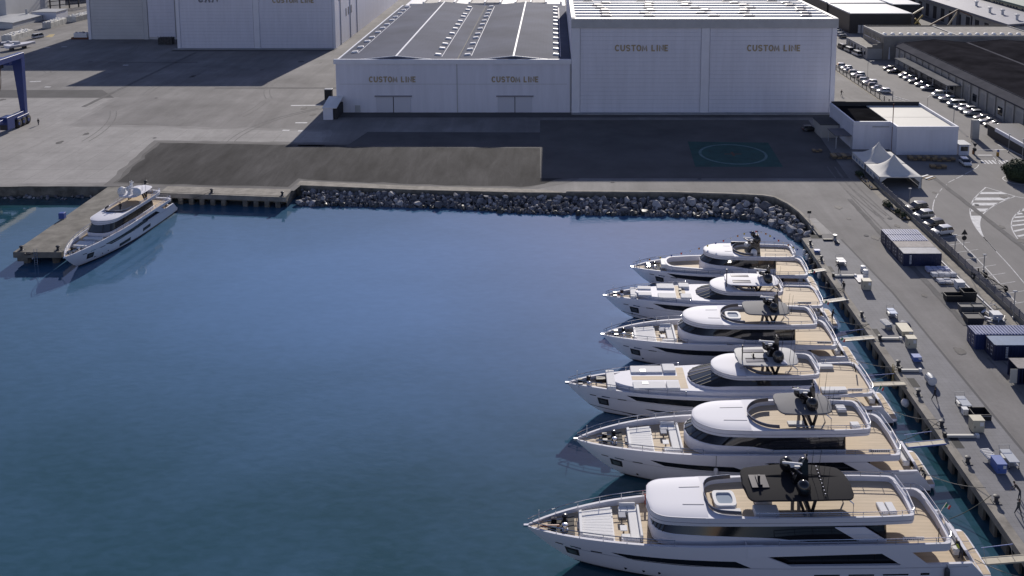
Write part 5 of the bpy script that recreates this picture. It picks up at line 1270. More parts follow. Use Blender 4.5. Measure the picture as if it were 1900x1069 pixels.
# furniture on the raised fore deck
for sg in (1, -1):
    m = MB(); m.bbox(27.2, 31.0, sg * 1.75 - .75, sg * 1.75 + .75, 4.3, 4.5, .05); o = s.add(m, 'sunpad', cush); m = MB(); m.bbox(29.2, 29.9, sg * 1.35 - .3, sg * 1.35 + .3, 4.5, 4.53, .01); m.build('deck_hatch', skyl, o)
    m = MB(); m.bbox(25.6, 27.1, sg * 1.9 - .8, sg * 1.9 + .8, 4.3, 4.62, .06); s.add(m, 'sofa', cush)
m = MB(); m.box(24.6, 25.5, -2.3, 2.3, 4.315, 4.33); s.add(m, 'deck_walkway', teak); m = MB(); m.box(25.5, 31, -.42, .42, 4.315, 4.33); s.add(m, 'deck_walkway', teak)
m = MB(); m.bbox(33.0, 34.0, -1.9, 1.9, 3.9, 4.33, .06); s.add(m, 'bow_sofa', cush)
for sg in (1, -1): m = MB(); m.bbox(33.9, 35.2, sg * .75 - .35, sg * .75 + .35, 3.6, 3.95, .03); s.add(m, 'bow_table', teak if sg > 0 else blk_m)
s.bow_gear(35.4, 3.56, False); s.name_board(5.4, 3.1, 4.35, 1.7); s.fenders((14, 12.8), 2.3, (1,), gel)
for sg in (1, -1): m = MB(); m.bbox(6.2, 9.2, sg * 2.6 - .45, sg * 2.6 + .45, 4.06, 4.4, .06); s.add(m, 'deck_sofa', cush)
m = MB(); m.tube([(3.8, -1.2, 4.2), (4.1, -1.25, 5.3)], .08, 6); s.add(m, 'stern_light_pole', blk_m)
s.flag(2.3, 2.6, 1.0); s4 = s
# 3
s = navetta('motor_yacht', 'white yacht with grey glossy hardtop and square hot tub, third yacht from the camera', (39.75, 112.65), (6.3, 112.95), 33.4, 3.6, dict(
    zb=3.6, zmid=4.15, zm=2.45, zu=3.35, xo0=15.4, xo1=17.3, zfd=3.4, rake=4.4,
    sheerline=[(33.4, 3.65), (30, 3.95), (26, 4.1), (20, 4.15), (10, 4.15), (3, 4.0)],
    win=([(27.0, 3.35), (23, 3.25), (14.5, 3.2)], [(25.2, 2.72), (23, 2.55), (16.8, 2.5)]), ports=(28.0, 21.5, 20.3), mh=6.6,
    wings=[[(9.4, 3.4), (7.3, 3.42), (5.6, 2.46), (7.7, 2.46)]],
    ut=3.1, zu0=lambda x: lin([(3, 3.5), (17, 3.3)], x),
    house=((8.3, 23.4, [(8.3, 2.55), (12, 2.75), (19, 2.75), (23.4, 2.5)], 3.55, lambda x: lin([(8, 4.2), (15, 4.35), (17.5, 4.8), (23.4, 4.95)], x), 5.76), dict(r1=3.4, slope=1.4, mull=6)),
    sun=((5.5, 22.8, [(5.5, 2.45), (9, 2.7), (16, 2.75), (19, 2.65), (22.8, 2.2)], .9, 3.2), dict()), sunz=(5.68, 6.4, 5.98, 17.9), cam=.15, drop=1.8, rin=1.9, br=22.5))
s.hardtop(8.9, 14.9, 2.0, 7.25, ht_grey, zdeck=6.0, lights=False)
s.mast(11.0, 7.4, 9.6, blk, domes=((.1, 1.1, .65, .56), (.7, -.8, .7, .42)), whips=3)
s.jacuzzi(16.2, .1, 6.0, 1.0)
s.sunpad(26.3, 29.1, 2.05, 1.55, 3.45, 10); s.lounge(24.0, 25.6, 2.1, 3.42); s.bow_gear(29.8, 3.5); s.name_board(5.0, 3.1, 4.1, 1.8)
s.flag(2.6, 2.5, .6); s3 = s
# 2
s = navetta('sport_yacht', 'white sport yacht with white hardtop carrying one large black dome, fifth from the camera', (40.4, 123.6), (7.3, 124.9), 33.1, 3.45, dict(
    zb=3.3, zmid=3.8, zm=2.25, zu=3.5, xo0=6.6, xo1=8.4, zfd=3.15, rake=4.4, vs=.42, ps=2.2, fdmat=teak, bootz=.4, bootrise=1.6,
    sheerline=[(33.1, 3.35), (30, 3.62), (26, 3.75), (18, 3.78), (8, 3.85), (2, 3.9)],
    win=([(26.2, 3.35), (22, 3.35), (11, 3.35)], [(24.4, 2.65), (21, 2.5), (10.5, 2.55)]), wins=[([(5.2, 1.9), (3.0, 1.9)], [(5.0, 1.75), (3.0, 1.72)])], ports=(29.0,), mh=6.2,
    wings=[], ut=2.2, tin=.1, zu0=lambda x: lin([(2, 3.5), (8.4, 3.35)], x), trunk=(8.2, 28.6, 3.4, 4.05, .38), trunk_r=3.0,
    house=((9.0, 20.0, [(9, 2.45), (13, 2.6), (17, 2.6), (20, 2.35)], 3.95, lambda x: lin([(9, 4.2), (16, 4.2), (20, 4.05)], x), 4.78), dict(r1=3.0, slope=2.5, taper=.4, mull=5)),
    sun=((7.6, 17.9, [(7.6, 2.2), (10, 2.5), (15, 2.5), (17.9, 2.05)], 1.0, 2.6), dict()), sunz=(4.72, 5.4, 4.85, 14.8), cam=.14, drop=2.4, rin=.8, br=21))
s.hardtop(8.2, 15.8, 2.05, 6.0, gel, zdeck=4.9, panels=2, th=.2)
s.mast(10.0, 6.15, 8.4, blk, domes=((-.2, .9, .62, .68),), whips=2)
m = MB(); m.loft([[(9.2, 1.5, 6.15), (9.2, -1.7, 6.15), (10.6, -1.7, 6.15), (10.6, 1.5, 6.15)], [(10.2, 1.1, 6.75), (10.2, -1.3, 6.75), (11.0, -1.3, 6.75), (11.0, 1.1, 6.75)]], caps=(1, 1)); s.add(m, 'mast_fairing', gel)
m = MB(); m.tube([(15.7, 1.3, 5.6), (15.7, 1.3, 8.2)], .07, 6); s.add(m, 'signal_post', blk)
for sg in (1, -1):
    m = MB(); m.bbox(22.9, 25.4, sg * 1.55 - .8, sg * 1.55 + .8, 4.03, 4.25, .05); s.add(m, 'sunpad', cush)
    m = MB(); m.bbox(20.7, 22.2, sg * 1.75 - .7, sg * 1.75 + .7, 4.03, 4.36, .06); s.add(m, 'sofa', cush)
    m = MB(); m.bbox(26.3, 28.2, sg * 1.0 - .5, sg * 1.0 + .5, 4.0, 4.2, .05); s.add(m, 'sunpad', cush)
m = MB(); m.box(21.4, 22.8, -2.0, 2.0, 4.055, 4.07); s.add(m, 'deck_walkway', teak)
for sg in (1, -1): m = MB(); m.bbox(21.9, 22.3, sg * .5 - .3, sg * .5 + .3, 4.2, 4.26, .01); s.add(m, 'table', blk_m)
m = MB(); m.bbox(28.4, 29.3, -1.5, 1.5, 3.5, 3.95, .06); s.add(m, 'bow_sofa', cush)
s.bow_gear(29.8, 3.2, False); s.name_board(5.0, 2.9, 3.95, 1.9); s.flag(2.1, 2.4, .8)
m = MB(); m.bbox(30.9, 31.5, .15, .6, 3.25, 3.55, .05); s.add(m, 'deck_bag', M('red_bag', (.30, .05, .03), .7))
s2 = s
# 1
s = navetta('motor_yacht', 'smallest moored white yacht dressed with signal flags, farthest in the row', (41.0, 134.75), (12.3, 136.1), 28.8, 3.3, dict(
    zb=2.7, zmid=3.2, zm=2.05, zu=2.75, xo0=9.8, xo1=11.8, zfd=2.6, rake=3.4, fdmat=teak,
    sheerline=[(28.8, 2.75), (25, 3.05), (20, 3.15), (12, 3.2), (2, 3.35)],
    win=([(23.4, 2.85), (18, 2.75), (11, 2.7)], [(21.8, 2.15), (17, 1.95), (11, 1.95)]), ports=(), mh=5.6, wings=[],
    ut=1.7, zu0=2.75, trunk=(11.0, 12.2, 3.0, 3.7, .5), trunk_r=.1,
    house=((6.5, 18.2, [(6.5, 2.3), (10, 2.5), (15, 2.5), (18.2, 2.25)], 2.95, lambda x: lin([(6, 3.8), (11, 3.85), (13.5, 4.25), (18.2, 4.35)], x), 5.2), dict(r1=3.2, slope=1.2, mull=5)),
    sun=((3.6, 17.6, [(3.6, 2.3), (7, 2.5), (12, 2.55), (15, 2.4), (17.6, 2.0)], 1.1, 2.8), dict()), sunz=(5.15, 5.85, 5.45, 13.2), cam=.18, drop=2.4, rin=.5, br=13.5))
s.mast(9.8, 5.45, 9.0, blk, domes=((-.5, .35, 2.3, .5), (.1, -.45, 2.9, .36)), whips=0, bw=.75)
m = MB(); m.lathe([(.5, 0), (.5, .5), (.35, .8), (.2, .9)], (9.9, .9, 5.46), 12); s.add(m, 'bar_cabinet', gel_cap, smooth=40); m = MB(); m.lathe([(.45, 0), (.5, .3), (.3, .6)], (10.6, -1.3, 5.9), 12); s.add(m, 'covered_seat', gel_cap, smooth=40)
m = MB(); m.bbox(9.6, 13.0, -2.35, -2.2, 5.85, 6.25, .03); s.add(m, 'smoked_side_screen', blk)
m = MB(); m.bbox(10.2, 12.8, -.9, 1.7, 5.47, 5.62, .04); s.add(m, 'sun_lounger', M('tan_cushion', (.50, .41, .27), .85))
# inner coaming round the fore deck
T = outline(11.8, 23.6, [(11.8, 2.85), (16, 2.75), (20, 2.35), (23.6, 1.7)], .05, 1.2)
s.tray(T, 2.65, 3.75, 2.98, 'foredeck_coaming', flare=.1, cap=.22, xmax=23.3, xin0=.0, deck='lounge_deck', deckmat=teak, rin=.8)
m = MB(); m.bbox(23.2, 24.2, -1.2, 1.2, 3.1, 3.72, .06); s.add(m, 'bow_locker', gel_cap)
s.bow_gear(24.4, 2.66); s.flag(1.5, 2.1, .8); s1 = s
# 7: the yacht alongside the pier
s = navetta('motor_yacht', 'white yacht with two white radar domes moored alone beside the concrete pier', (-75.0, 168.6), (-78.5, 139.0), 29.9, 3.3, dict(
    zb=3.0, zmid=3.55, zm=2.2, zu=2.95, xo0=12.0, xo1=14.0, zfd=2.85, rake=3.6,
    sheerline=[(29.9, 3.05), (26, 3.4), (20, 3.55), (10, 3.55), (3, 3.45)],
    win=([(22.9, 2.55), (18, 2.65), (12.2, 2.8)], [(21.4, 1.95), (17, 2.05), (11.2, 2.15)]), wins=[([(19.3, 1.1), (16.4, 1.2)], [(19.2, .55), (16.4, .62)]), ([(12.8, 1.35), (10.4, 1.4)], [(12.8, .75), (10.4, .8)])], ports=(24.4, 23, 21.8), mh=5.8,
    wings=[[(8.6, 2.95), (6.8, 2.98), (5.4, 2.21), (7.2, 2.21)]],
    ut=2.7, zu0=2.95,
    house=((7.3, 21.6, [(7.3, 2.3), (11, 2.5), (17, 2.5), (21.6, 2.2)], 3.1, lambda x: lin([(7, 3.7), (14, 3.75), (17, 3.85), (21.6, 3.8)], x), 5.05), dict(r1=2.2, slope=.9, mull=3, p1=3.0)),
    sun=((4.7, 20.9, [(4.7, 2.3), (8, 2.55), (15, 2.6), (18, 2.5), (20.9, 2.15)], 1.1, 2.2), dict()), sunz=(4.92, 5.6, 5.2, 17.0), cam=.18, drop=2.4, rin=1.5, br=15))
s.hardtop(6.2, 12.4, 1.95, 6.75, gel, zdeck=5.2, th=.22)
wm_ = gel_cap
s.mast(11.0, 6.9, 9.3, wm_, domes=((.3, 1.45, .72, .72), (.3, -1.45, .72, .72)), whips=3, bw=.5)
s.sunpad(23.6, 25.9, 1.7, 1.3, 2.9, 7); m = MB(); m.bbox(21.9, 22.7, -1.6, 1.6, 2.87, 3.3, .06); s.add(m, 'sofa', cush); m = MB(); m.bbox(22.9, 23.4, -.8, .8, 3.05, 3.12, .02); s.add(m, 'table', cush_g)
s.bow_gear(26.4, 2.92); s7 = s

# signal flags dressing the farthest yacht, from bow over the mast to the stern
fl_root = thing('signal_flag_line', 'string of small coloured signal flags over the farthest moored yacht', 'flag line', s1.root.location[:], s1.root.rotation_euler[2])
P = smoothpath([(28.4, 0, 3.6), (21, 0, 5.2), (14.5, 0, 7.4), (9.5, 0, 9.0), (6, 0, 7.6), (2.6, 0, 6.0)], 10)
m = MB(); m.tube(P, .018, 4); m.build('line', M('cord_white', (.6, .6, .6), .8), fl_root)
cols = ((.5, .06, .04), (.55, .42, .04), (.7, .7, .68), (.04, .08, .3), (.5, .2, .03))
pt = 0
for i in range(2, len(P) - 2, 2):
    p_ = P[i]; m = MB(); m.loft([[(p_.x - .13, .02, p_.z), (p_.x - .12, -.03, p_.z - .3)], [(p_.x + .13, -.02, p_.z), (p_.x + .12, .05, p_.z - .26)]], closed=False)
    m.build('signal_flag', M('signal_%d' % (i % 5), cols[i % 5], .8), fl_root)

# ================================================================== the rock bank
rockm = [M('boulder_a', (.20, .20, .22), .9, nscale=.9, namt=.35, bump=.7, bscale=2.2), M('boulder_b', (.36, .35, .355), .9, nscale=1.1, namt=.3, bump=.7, bscale=2.5), M('boulder_c', (.13, .13, .145), .9, nscale=.8, namt=.4, bump=.7, bscale=2.0)]
bank = thing('rock_bank', 'bank of tumbled grey boulders sloping from the apron kerb into the water', 'rock bank', (0, 168, 0))
toe = [(-49.5, 170.6), (-40, 170.4), (-30, 169.8), (-17, 168.8), (-7, 166.6), (8, 165.8), (23, 165.0), (31, 164.2), (37.5, 163.2), (40.6, 159.6), (42.2, 156.2), (42.9, 152.5)]
def along(path, f):
    P = [Vector(p) for p in path]; Ls = [(b - a).length for a, b in zip(P, P[1:])]; t = f * sum(Ls)
    for a, b, l in zip(P, P[1:], Ls):
        if t <= l: return a.lerp(b, t / l)
        t -= l
    return P[-1]
top_ = [(-50.5, 175.4), (-40, 174.2), (-28, 172.8), (-6.6, 171.2), (8, 170.9), (23.6, 170.7), (35, 169.7), (40.2, 168.8), (41.8, 167.6), (43.4, 164.6), (44.4, 160.3), (44.9, 155), (45.0, 150.0)]
m = MB(); A = []; Bq = []
for i in range(60):
    f = i / 59; a = along(top_, f); b = along(toe, f); A.append((a.x, a.y, -1.0)); Bq.append((b.x, b.y - .8, WATER - 1.2))
m.loft([A, Bq], closed=False); m.build('rubble_bed', M('rubble_dark', (.06, .06, .065), .95, nscale=1.5, namt=.5, bump=.8, bscale=3), bank, W=True)
protos = []
for k in range(9):
    r2 = random.Random(100 + k); bm = bmesh.new(); bmesh.ops.create_icosphere(bm, subdivisions=2, radius=1.15)
    dirs = [(Vector((r2.gauss(0, 1), r2.gauss(0, 1), r2.gauss(0, 1))).normalized(), r2.uniform(.38, .72)) for _ in range(8)]
    for v in bm.verts:
        q = v.co.copy()
        for d, h in dirs:  # facet the ball with random planes, as broken stone
            e = q.dot(d)
            if e > h: q -= d * (e - h)
        v.co = q * (1 + r2.uniform(-.03, .03))
    me = bpy.data.meshes.new('rock'); bm.to_mesh(me); bm.free(); me.materials.append(rockm[k % 3]); protos.append(me)
wet = M('boulder_wet', (.045, .047, .045), .45, nscale=1.2, namt=.5, bump=.6, bscale=2.2); wetp = []
for k in range(4): me = protos[k].copy(); me.materials.clear(); me.materials.append(wet); wetp.append(me)
r2 = random.Random(5); n = 0; cand = []
for i in range(4200):
    f = r2.random(); t = r2.random() ** .9; a = along(top_, f); b = along(toe, f); q = a.lerp(b, t * 1.05)
    s_ = r2.choice((.42, .5, .58, .66, .75, .85, 1.0)) * (1.0 if q.x < 15 else 1.15)
    if all((q - c_).length > (s_ + c2_) * .60 for c_, c2_ in cand):
        cand.append((q, s_))
        z = -.75 + (WATER + .1 + .75) * t + s_ * .12
        pick = r2.randrange(9); pick = pick if q.x < 18 or r2.random() < .5 else r2.choice((1, 4, 7))
        o = bpy.data.objects.new('rock', wetp[pick % 4] if t > .86 else protos[pick]); C.objects.link(o); o.parent = bank
        o.location = (q.x, q.y - 168, z); o.rotation_euler = (r2.uniform(-.5, .5), r2.uniform(-.5, .5), r2.uniform(0, 6.28)); o.scale = (s_ * r2.uniform(.85, 1.25), s_ * r2.uniform(.8, 1.1), s_ * r2.uniform(.6, .9)); n += 1
        if n >= 298: break
# small stones wedged between, too many to pick apart
m = MB(); r2 = random.Random(8); base = [protos[k] for k in range(4)]
for i in range(2200):
    f = r2.random(); t = r2.random(); a = along(top_, f); b = along(toe, f); q = a.lerp(b, t * 1.08); s_ = r2.uniform(.18, .5); z = -.9 + (WATER + .0 + .95) * t + s_ * .2
    me = base[i % 4]; m.X = Matrix.Translation((q.x, q.y - 168, z)) @ Matrix.Rotation(r2.uniform(0, 6.3), 4, 'Z') @ Matrix.Rotation(r2.uniform(0, 3), 4, 'X') @ Matrix.Scale(s_, 4)
    m._add([v.co for v in me.vertices], [tuple(p_.vertices) for p_ in me.polygons])
o = m.build('small_stones', rockm[2], bank); o['kind'] = 'stuff'
# weedy stones along the left shore
sh = thing('shore_rocks', 'dark weedy stones along the waterline of the left shore', 'rock bank', (-100, 175, WATER))
r2 = random.Random(12)
for i in range(46):
    x = -113 + i * .68 + r2.uniform(-.3, .3)
    if -89.5 < x < -81: continue
    o = bpy.data.objects.new('rock', protos[r2.randrange(9)]); C.objects.link(o); o.parent = sh; s_ = r2.uniform(.25, .6)
    o.location = (x + 100, r2.uniform(-.9, .3), r2.uniform(-.1, .35)); o.rotation_euler = (r2.random(), r2.random(), r2.random() * 6); o.scale = (s_ * 1.3, s_, s_ * .7)

# ================================================================== the pier on the left
pier = thing('concrete_pier', 'weathered concrete pier on piles beside the lone yacht', 'pier', (-85.2, 159, 0))
m = MB(); m.bbox(-89.2, -81.2, 142.9, 175.1, -.95, .02, .06); m.build('deck_slab', M('pier_concrete', (.17, .16, .14), .9, nscale=.35, namt=.5, bump=.4, bscale=3, detail=9), pier, W=True)
for yy in (144.2, 150.5, 157, 163.5, 170):
    for xx in (-87.6, -82.8):
        m = MB(); m.lathe([(.6, -4), (.6, -.96)], (xx, yy, 0), 12); m.build('pile', wet_conc, pier, W=True)
m = MB(); m.box(-88.6, -86.9, 143.0, 144.6, -1.6, -.955); m.build('pile_cap', wet_conc, pier, W=True)
iron = M('bollard_iron', (.035, .037, .045), .6); 
def bollard(x, y, label, z=0.0, s=1.0, group='mooring bollards'):
    b = thing('bollard', label, 'bollard', (x, y, z), 0, group)
    m = MB(); m.lathe([(.34 * s, 0), (.3 * s, .06), (.2 * s, .12), (.18 * s, .45 * s), (.3 * s, .56 * s), (.3 * s, .66 * s), (.2 * s, .72 * s)], (0, 0, 0), 12); m.build('post', iron, b, smooth=40)
    m = MB(); m.bbox(-.42 * s, .42 * s, -.42 * s, .42 * s, 0, .05, .02); m.build('base_plate', iron, b); return b
bollard(-88.2, 143.7, 'iron bollard on the pier end, left corner', .02, 1.1); bollard(-82.2, 143.8, 'iron bollard on the pier end, beside the yacht bow', .02, 1.1)
bx = thing('blue_cabinet', 'blue cabinet standing on the left edge of the concrete pier', 'cabinet', (*g(116, 406), .02))
m = MB(); m.bbox(-.5, .5, -.4, .4, .1, 1.15, .03); m.build('body', M('cabinet_blue', (.05, .09, .32), .5), bx); m = MB(); m.box(-.55, .55, -.45, .45, 0, .098); m.build('plinth', quay_conc, bx)
ld_ = thing('pier_ladder', 'steel ladder with round life ring hook on the pier end', 'ladder', (-85.4, 142.85, 0))
m = MB()
for sg in (-1, 1): m = MB(); m.tube([(sg * .25, 0, .6), (sg * .25, -.08, -2.6)], .04, 5); m.build('stile', steel, ld_)
for k in range(9): m = MB(); m.tube([(-.25, -.06, .1 - k * .3), (.25, -.06, .1 - k * .3)], .025, 4); m.build('rung', steel, ld_)
tag(MB().lathe([(.42, -.1), (.55, -.1), (.6, 0), (.55, .1), (.42, .1), (.36, 0), (.42, -.1)], (-86.6, 142.75, -.1), 14, caps=(0, 0)).build('tyre_fender', blk_m, smooth=40), 'black tyre fender hanging at the pier end', 'fender')
for (px, py, lab) in ((393, 358, 'iron bollard in the middle of the left quay'), (524, 363, 'iron bollard at the right end of the left quay'), (270, 342, 'iron bollard behind the lone yacht on the left quay')):
    bollard(*g(px, py), lab, .02, 1.15)

# ================================================================== travel lift
blue = M('crane_blue', (.022, .045, .18), .45, coat=.1, nscale=.5, namt=.12)
tl = thing('travel_lift', 'tall blue boat hoist on big black tyres at the left edge of the apron', 'boat hoist', (-140, 219, 0), 0)
tyre = M('tyre_rubber', (.018, .018, .02), .85)
for sx, X_ in ((0, -133.0), (1, -149.0)):
    for yy in (222.4, 202.0):
        m = MB(); w_ = 1 if sx == 0 else -1
        m.loft([[(X_ - .55, yy - .55, 2.6), (X_ + .55, yy - .55, 2.6), (X_ + .55, yy + .55, 2.6), (X_ - .55, yy + .55, 2.6)], [(X_ - 1.7 * w_ * .9 - .2, yy - .7, 17), (X_ + .7, yy - .7, 17), (X_ + .7, yy + .7, 17), (X_ - 1.7 * w_ * .9 - .2, yy + .7, 17)]], caps=(1, 1)); m.build('leg', blue, tl, W=True)
        for k in (-1.6, 0, 1.6):
            m = MB(); m.wheel((X_ + .3, yy - 1.6 + k * 1.25, 1.15), 1.15, .9, 16, 'X'); o = m.build('wheel', tyre, tl, W=True, smooth=40)
            m = MB(); m.wheel((X_ + .3, yy - 1.6 + k * 1.25, 1.15), .5, .96, 10, 'X'); m.build('rim', blue, o, W=True)
        m = MB(); m.bbox(X_ - .6, X_ + .6, yy - 4.0, yy + 1.0, 2.0, 2.75, .05); m.build('bogie_beam', blue, tl, W=True)
    m = MB(); m.bbox(X_ - .5, X_ + .5, 203, 221.8, 2.76, 3.7, .05); m.build('side_beam', blue, tl, W=True)
    m = MB(); m.bbox(X_ - .75, X_ + .75, 201.5, 223, 17.0, 18.3, .05); m.build('top_rail', blue, tl, W=True)
m = MB(); m.bbox(-149.5, -132.4, 221.6, 223.2, 15.2, 17.0, .05); m.build('cross_girder', blue, tl, W=True)
for yy in (219, 214, 208):
    m = MB(); m.bbox(-148.5, -133.4, yy - .5, yy + .5, 16.0, 17.2, .05); m.build('trolley_beam', blue, tl, W=True)
    for xx in (-136.0, -146.5):
        m = MB(); m.bbox(xx - .5, xx + .5, yy - .55, yy + .55, 15.0, 15.98, .05); m.build('hoist_block', iron, tl, W=True)
        m = MB(); m.tube(smoothpath([(xx, yy, 15), (xx - .4, yy, 10), (xx - 2.4, yy, 6.2), (xx - 4.4, yy, 5.2)] if xx > -140 else [(xx, yy, 15), (xx + .4, yy, 10), (xx + 2.4, yy, 6.2), (xx + 5, yy, 5.2)], 5), .09, 5); m.build('sling', M('sling_brown', (.14, .08, .04), .8), tl, W=True)
m = MB(); m.bbox(-133.9, -131.9, 213.4, 216.4, .9, 4.0, .06); m.build('machine_house', blue, tl, W=True)
m = MB(); m.box(-133.7, -132.0, 213.3, 213.42, 1.0, 2.2); m.build('grille', iron, tl, W=True)
m = MB(); m.box(-138.4, -135.4, 221.5, 221.62, 15.7, 16.5); m.build('maker_plate', M('plate_white', (.5, .5, .55), .6), tl, W=True)

# ================================================================== cars
paints = {k: M('car_' + k, c_, .3, metal=mt, coat=.6) for k, c_, mt in (('white', (.62, .62, .62), 0), ('silver', (.36, .37, .38), .5), ('grey', (.12, .125, .13), .4), ('black', (.015, .015, .018), 0), ('navy', (.02, .03, .07), .2), ('red', (.20, .02, .02), 0))}
cgl = M('car_glass', (.015, .018, .022), .06, spec=.6); lampm = M('headlamp', (.6, .6, .6), .15); tailm = M('tail_lamp', (.25, .015, .015), .25)
_cars = {}
def car_proto(kind, col):
    if (kind, col) in _cars: return _cars[(kind, col)]
    L_, W_, H_, hood, c0, c1, belt = dict(hatch=(4.0, 1.72, 1.42, .82, -.1, 1.75, .88), sedan=(4.5, 1.76, 1.38, .80, -.35, 1.65, .86), suv=(4.5, 1.85, 1.62, .98, -.2, 2.05, 1.02), van=(4.9, 1.92, 1.9, 1.02, .75, 2.4, 1.05))[kind]
    t = thing('parked_car', 'car', 'car'); h = L_ / 2
    secs = [(-h, .80, .42, .66), (-h + .12, .90, .28, .78), (-h + .7, 1.0, .22, belt), (-.3, 1.0, .20, belt), (c0 + 1.1, 1.0, .20, belt - .02), (h - .75, .97, .22, hood), (h - .15, .88, .28, hood - .12), (h, .74, .40, hood - .26)]
    rings = []
    for x, k, z0, z1 in secs:
        b = W_ / 2 * k; zs = z0 + (z1 - z0) * .62
        rings.append([(x, -b * .86, z0), (x, b * .86, z0), (x, b, z0 + .18), (x, b, zs), (x, b * .93, z1 - .03), (x, b * .8, z1), (x, -b * .8, z1), (x, -b * .93, z1 - .03), (x, -b, zs), (x, -b, z0 + .18)])
    m = MB(); m.loft(rings, caps=(1, 1)); body = m.build('body', paints[col], t, smooth=35)
    # greenhouse: rear at -c1.., windscreen foot forward
    xr, xf, b = -h + (.12 if kind != 'sedan' else .75), c0 + 1.15, W_ / 2
    def gr(z, k, dx0, dx1): return [(xr + dx0, -b * k, z), (xr + dx0 + .1, -b * k, z), (xf - dx1, -b * k * .97, z), (xf - dx1, b * k * .97, z), (xr + dx0 + .1, b * k, z), (xr + dx0, b * k, z)]
    zt = H_ - .1
    m = MB(); m.loft([gr(belt - .04, .90, .0, 0), gr(zt, .76, .28 if kind != 'sedan' else .5, .85 if kind != 'van' else .6)], caps=(0, 0)); m.build('windows', cgl, t)
    m = MB(); m.loft([gr(zt, .77, .24 if kind != 'sedan' else .47, .83 if kind != 'van' else .58), gr(H_ - .02, .74, .3 if kind != 'sedan' else .55, .92 if kind != 'van' else .66), gr(H_, .6, .5 if kind != 'sedan' else .8, 1.1 if kind != 'van' else .8)], caps=(1, 1)); m.build('roof', paints[col], t, smooth=40)
    for sg in (1, -1):
        for xp in ((xr + xf) / 2 - .2,):
            m = MB(); m.bar((xp, sg * b * .91, belt - .03), (xp, sg * b * .775, zt), .09, .05); m.build('door_pillar', paints[col] if kind != 'suv' else blk_m, t)
        m = MB(); m.bbox(xf - .35, xf - .15, sg * (b + .08) - .09, sg * (b + .08) + .09, belt - .06, belt + .08, .02); m.build('mirror', paints[col], t)
        for xw in (-h + .82, h - .86):
            m = MB(); m.wheel((xw, sg * (b - .11), .31), .31, .2, 14); w_ = m.build('wheel', tyre, t, smooth=40); m = MB(); m.wheel((xw, sg * (b - .1), .31), .19, .215, 8); m.build('rim', steel, w_)
        m = MB(); m.bbox(h - .22, h - .03, sg * b * .62 - .2, sg * b * .62 + .2, hood - .34, hood - .2, .03); m.build('headlight', lampm, t)
        m = MB(); m.bbox(-h - .015, -h + .12, sg * b * .64 - .16, sg * b * .64 + .16, .56, .74, .02); m.build('tail_light', tailm, t)
    _cars[(kind, col)] = t; t['used'] = 0; return t
def car(kind, col, x, y, rz, label, group, z=.006):
    p_ = car_proto(kind, col)
    if not p_['used']:
        p_['used'] = 1; p_.location = (x, y, z); p_.rotation_euler = (0, 0, rz); p_['label'] = label; p_['group'] = group; return p_
    return dup(p_, (x, y, z), rz, label, group)
ordn = 'first second third fourth fifth sixth seventh eighth ninth tenth eleventh twelfth thirteenth fourteenth fifteenth sixteenth seventeenth eighteenth'.split()
full = dict(hatch='hatchback', sedan='saloon car', suv='estate car', van='van')
rowL = [('hatch', 'silver'), ('hatch', 'white'), ('sedan', 'silver'), ('hatch', 'grey'), ('suv', 'silver'), ('hatch', 'black'), ('hatch', 'silver'), ('suv', 'white'), ('hatch', 'black'), ('sedan', 'silver'), ('hatch', 'white')]
for k, ((kd, cl), y) in enumerate(zip(rowL, (292.6, 288.9, 285.2, 281.6, 278.0, 274.4, 270.8, 267.2, 263.6, 260.0, 256.6))):
    car(kd, cl, 95.2 + rnd.uniform(-.25, .25), y, R(-8) + rnd.uniform(-.04, .04) + (math.pi if k % 3 == 1 else 0), '%s %s beside the tall hangar fence, %s from the far end' % (cl, full[kd], ordn[k]), 'cars parked along the hangar fence')
rowR = [('hatch', 'black'), ('sedan', 'black'), ('hatch', 'silver'), ('hatch', 'white'), ('sedan', 'grey'), ('hatch', 'silver'), ('hatch', 'silver'), ('van', 'white'), ('suv', 'silver'), ('van', 'silver'), ('hatch', 'white'), ('suv', 'silver'), ('suv', 'silver'), ('hatch', 'black'), ('sedan', 'silver'), ('sedan', 'black'), ('sedan', 'silver'), ('suv', 'white')]
ysR = [288.5, 284.0, 277.6, 273.8, 269.4, 265.2, 260.2, 251.6, 246.6, 240.6, 237.6, 234.6, 231.0, 226.6, 223.6, 220.2, 217.6, 214.2]
for k, ((kd, cl), y) in enumerate(zip(rowR, ysR)):
    car(kd, cl, 109.6 + rnd.uniform(-.25, .25) - (1.0 if k < 2 else 0), y, math.pi + R(-6) + rnd.uniform(-.05, .05), '%s %s beside the dark roof warehouse, %s from the far end' % (cl, full[kd], ordn[k]), 'cars parked along the dark roof warehouse')
for k, (px, py, kd, cl) in enumerate(((1566, 90, 'van', 'black'), (1579, 96, 'van', 'silver'), (1594, 103, 'van', 'white'))):
    x, y = g(px, py); car(kd, cl, x - .8, y, R(98), '%s van parked by the low wing of the concrete warehouse' % cl, 'vans by the concrete warehouse')
for k, (px, py, cl) in enumerate(((1559, 57, 'white'), (1563, 61.5, 'silver'), (1568, 66, 'white'), (1572, 70.5, 'grey'))):
    x, y = g(px, py); car('hatch', cl, x - 1.5, y, R(10), '%s hatchback beyond the vans, %s from the far end' % (cl, ordn[k]), 'cars beyond the vans')
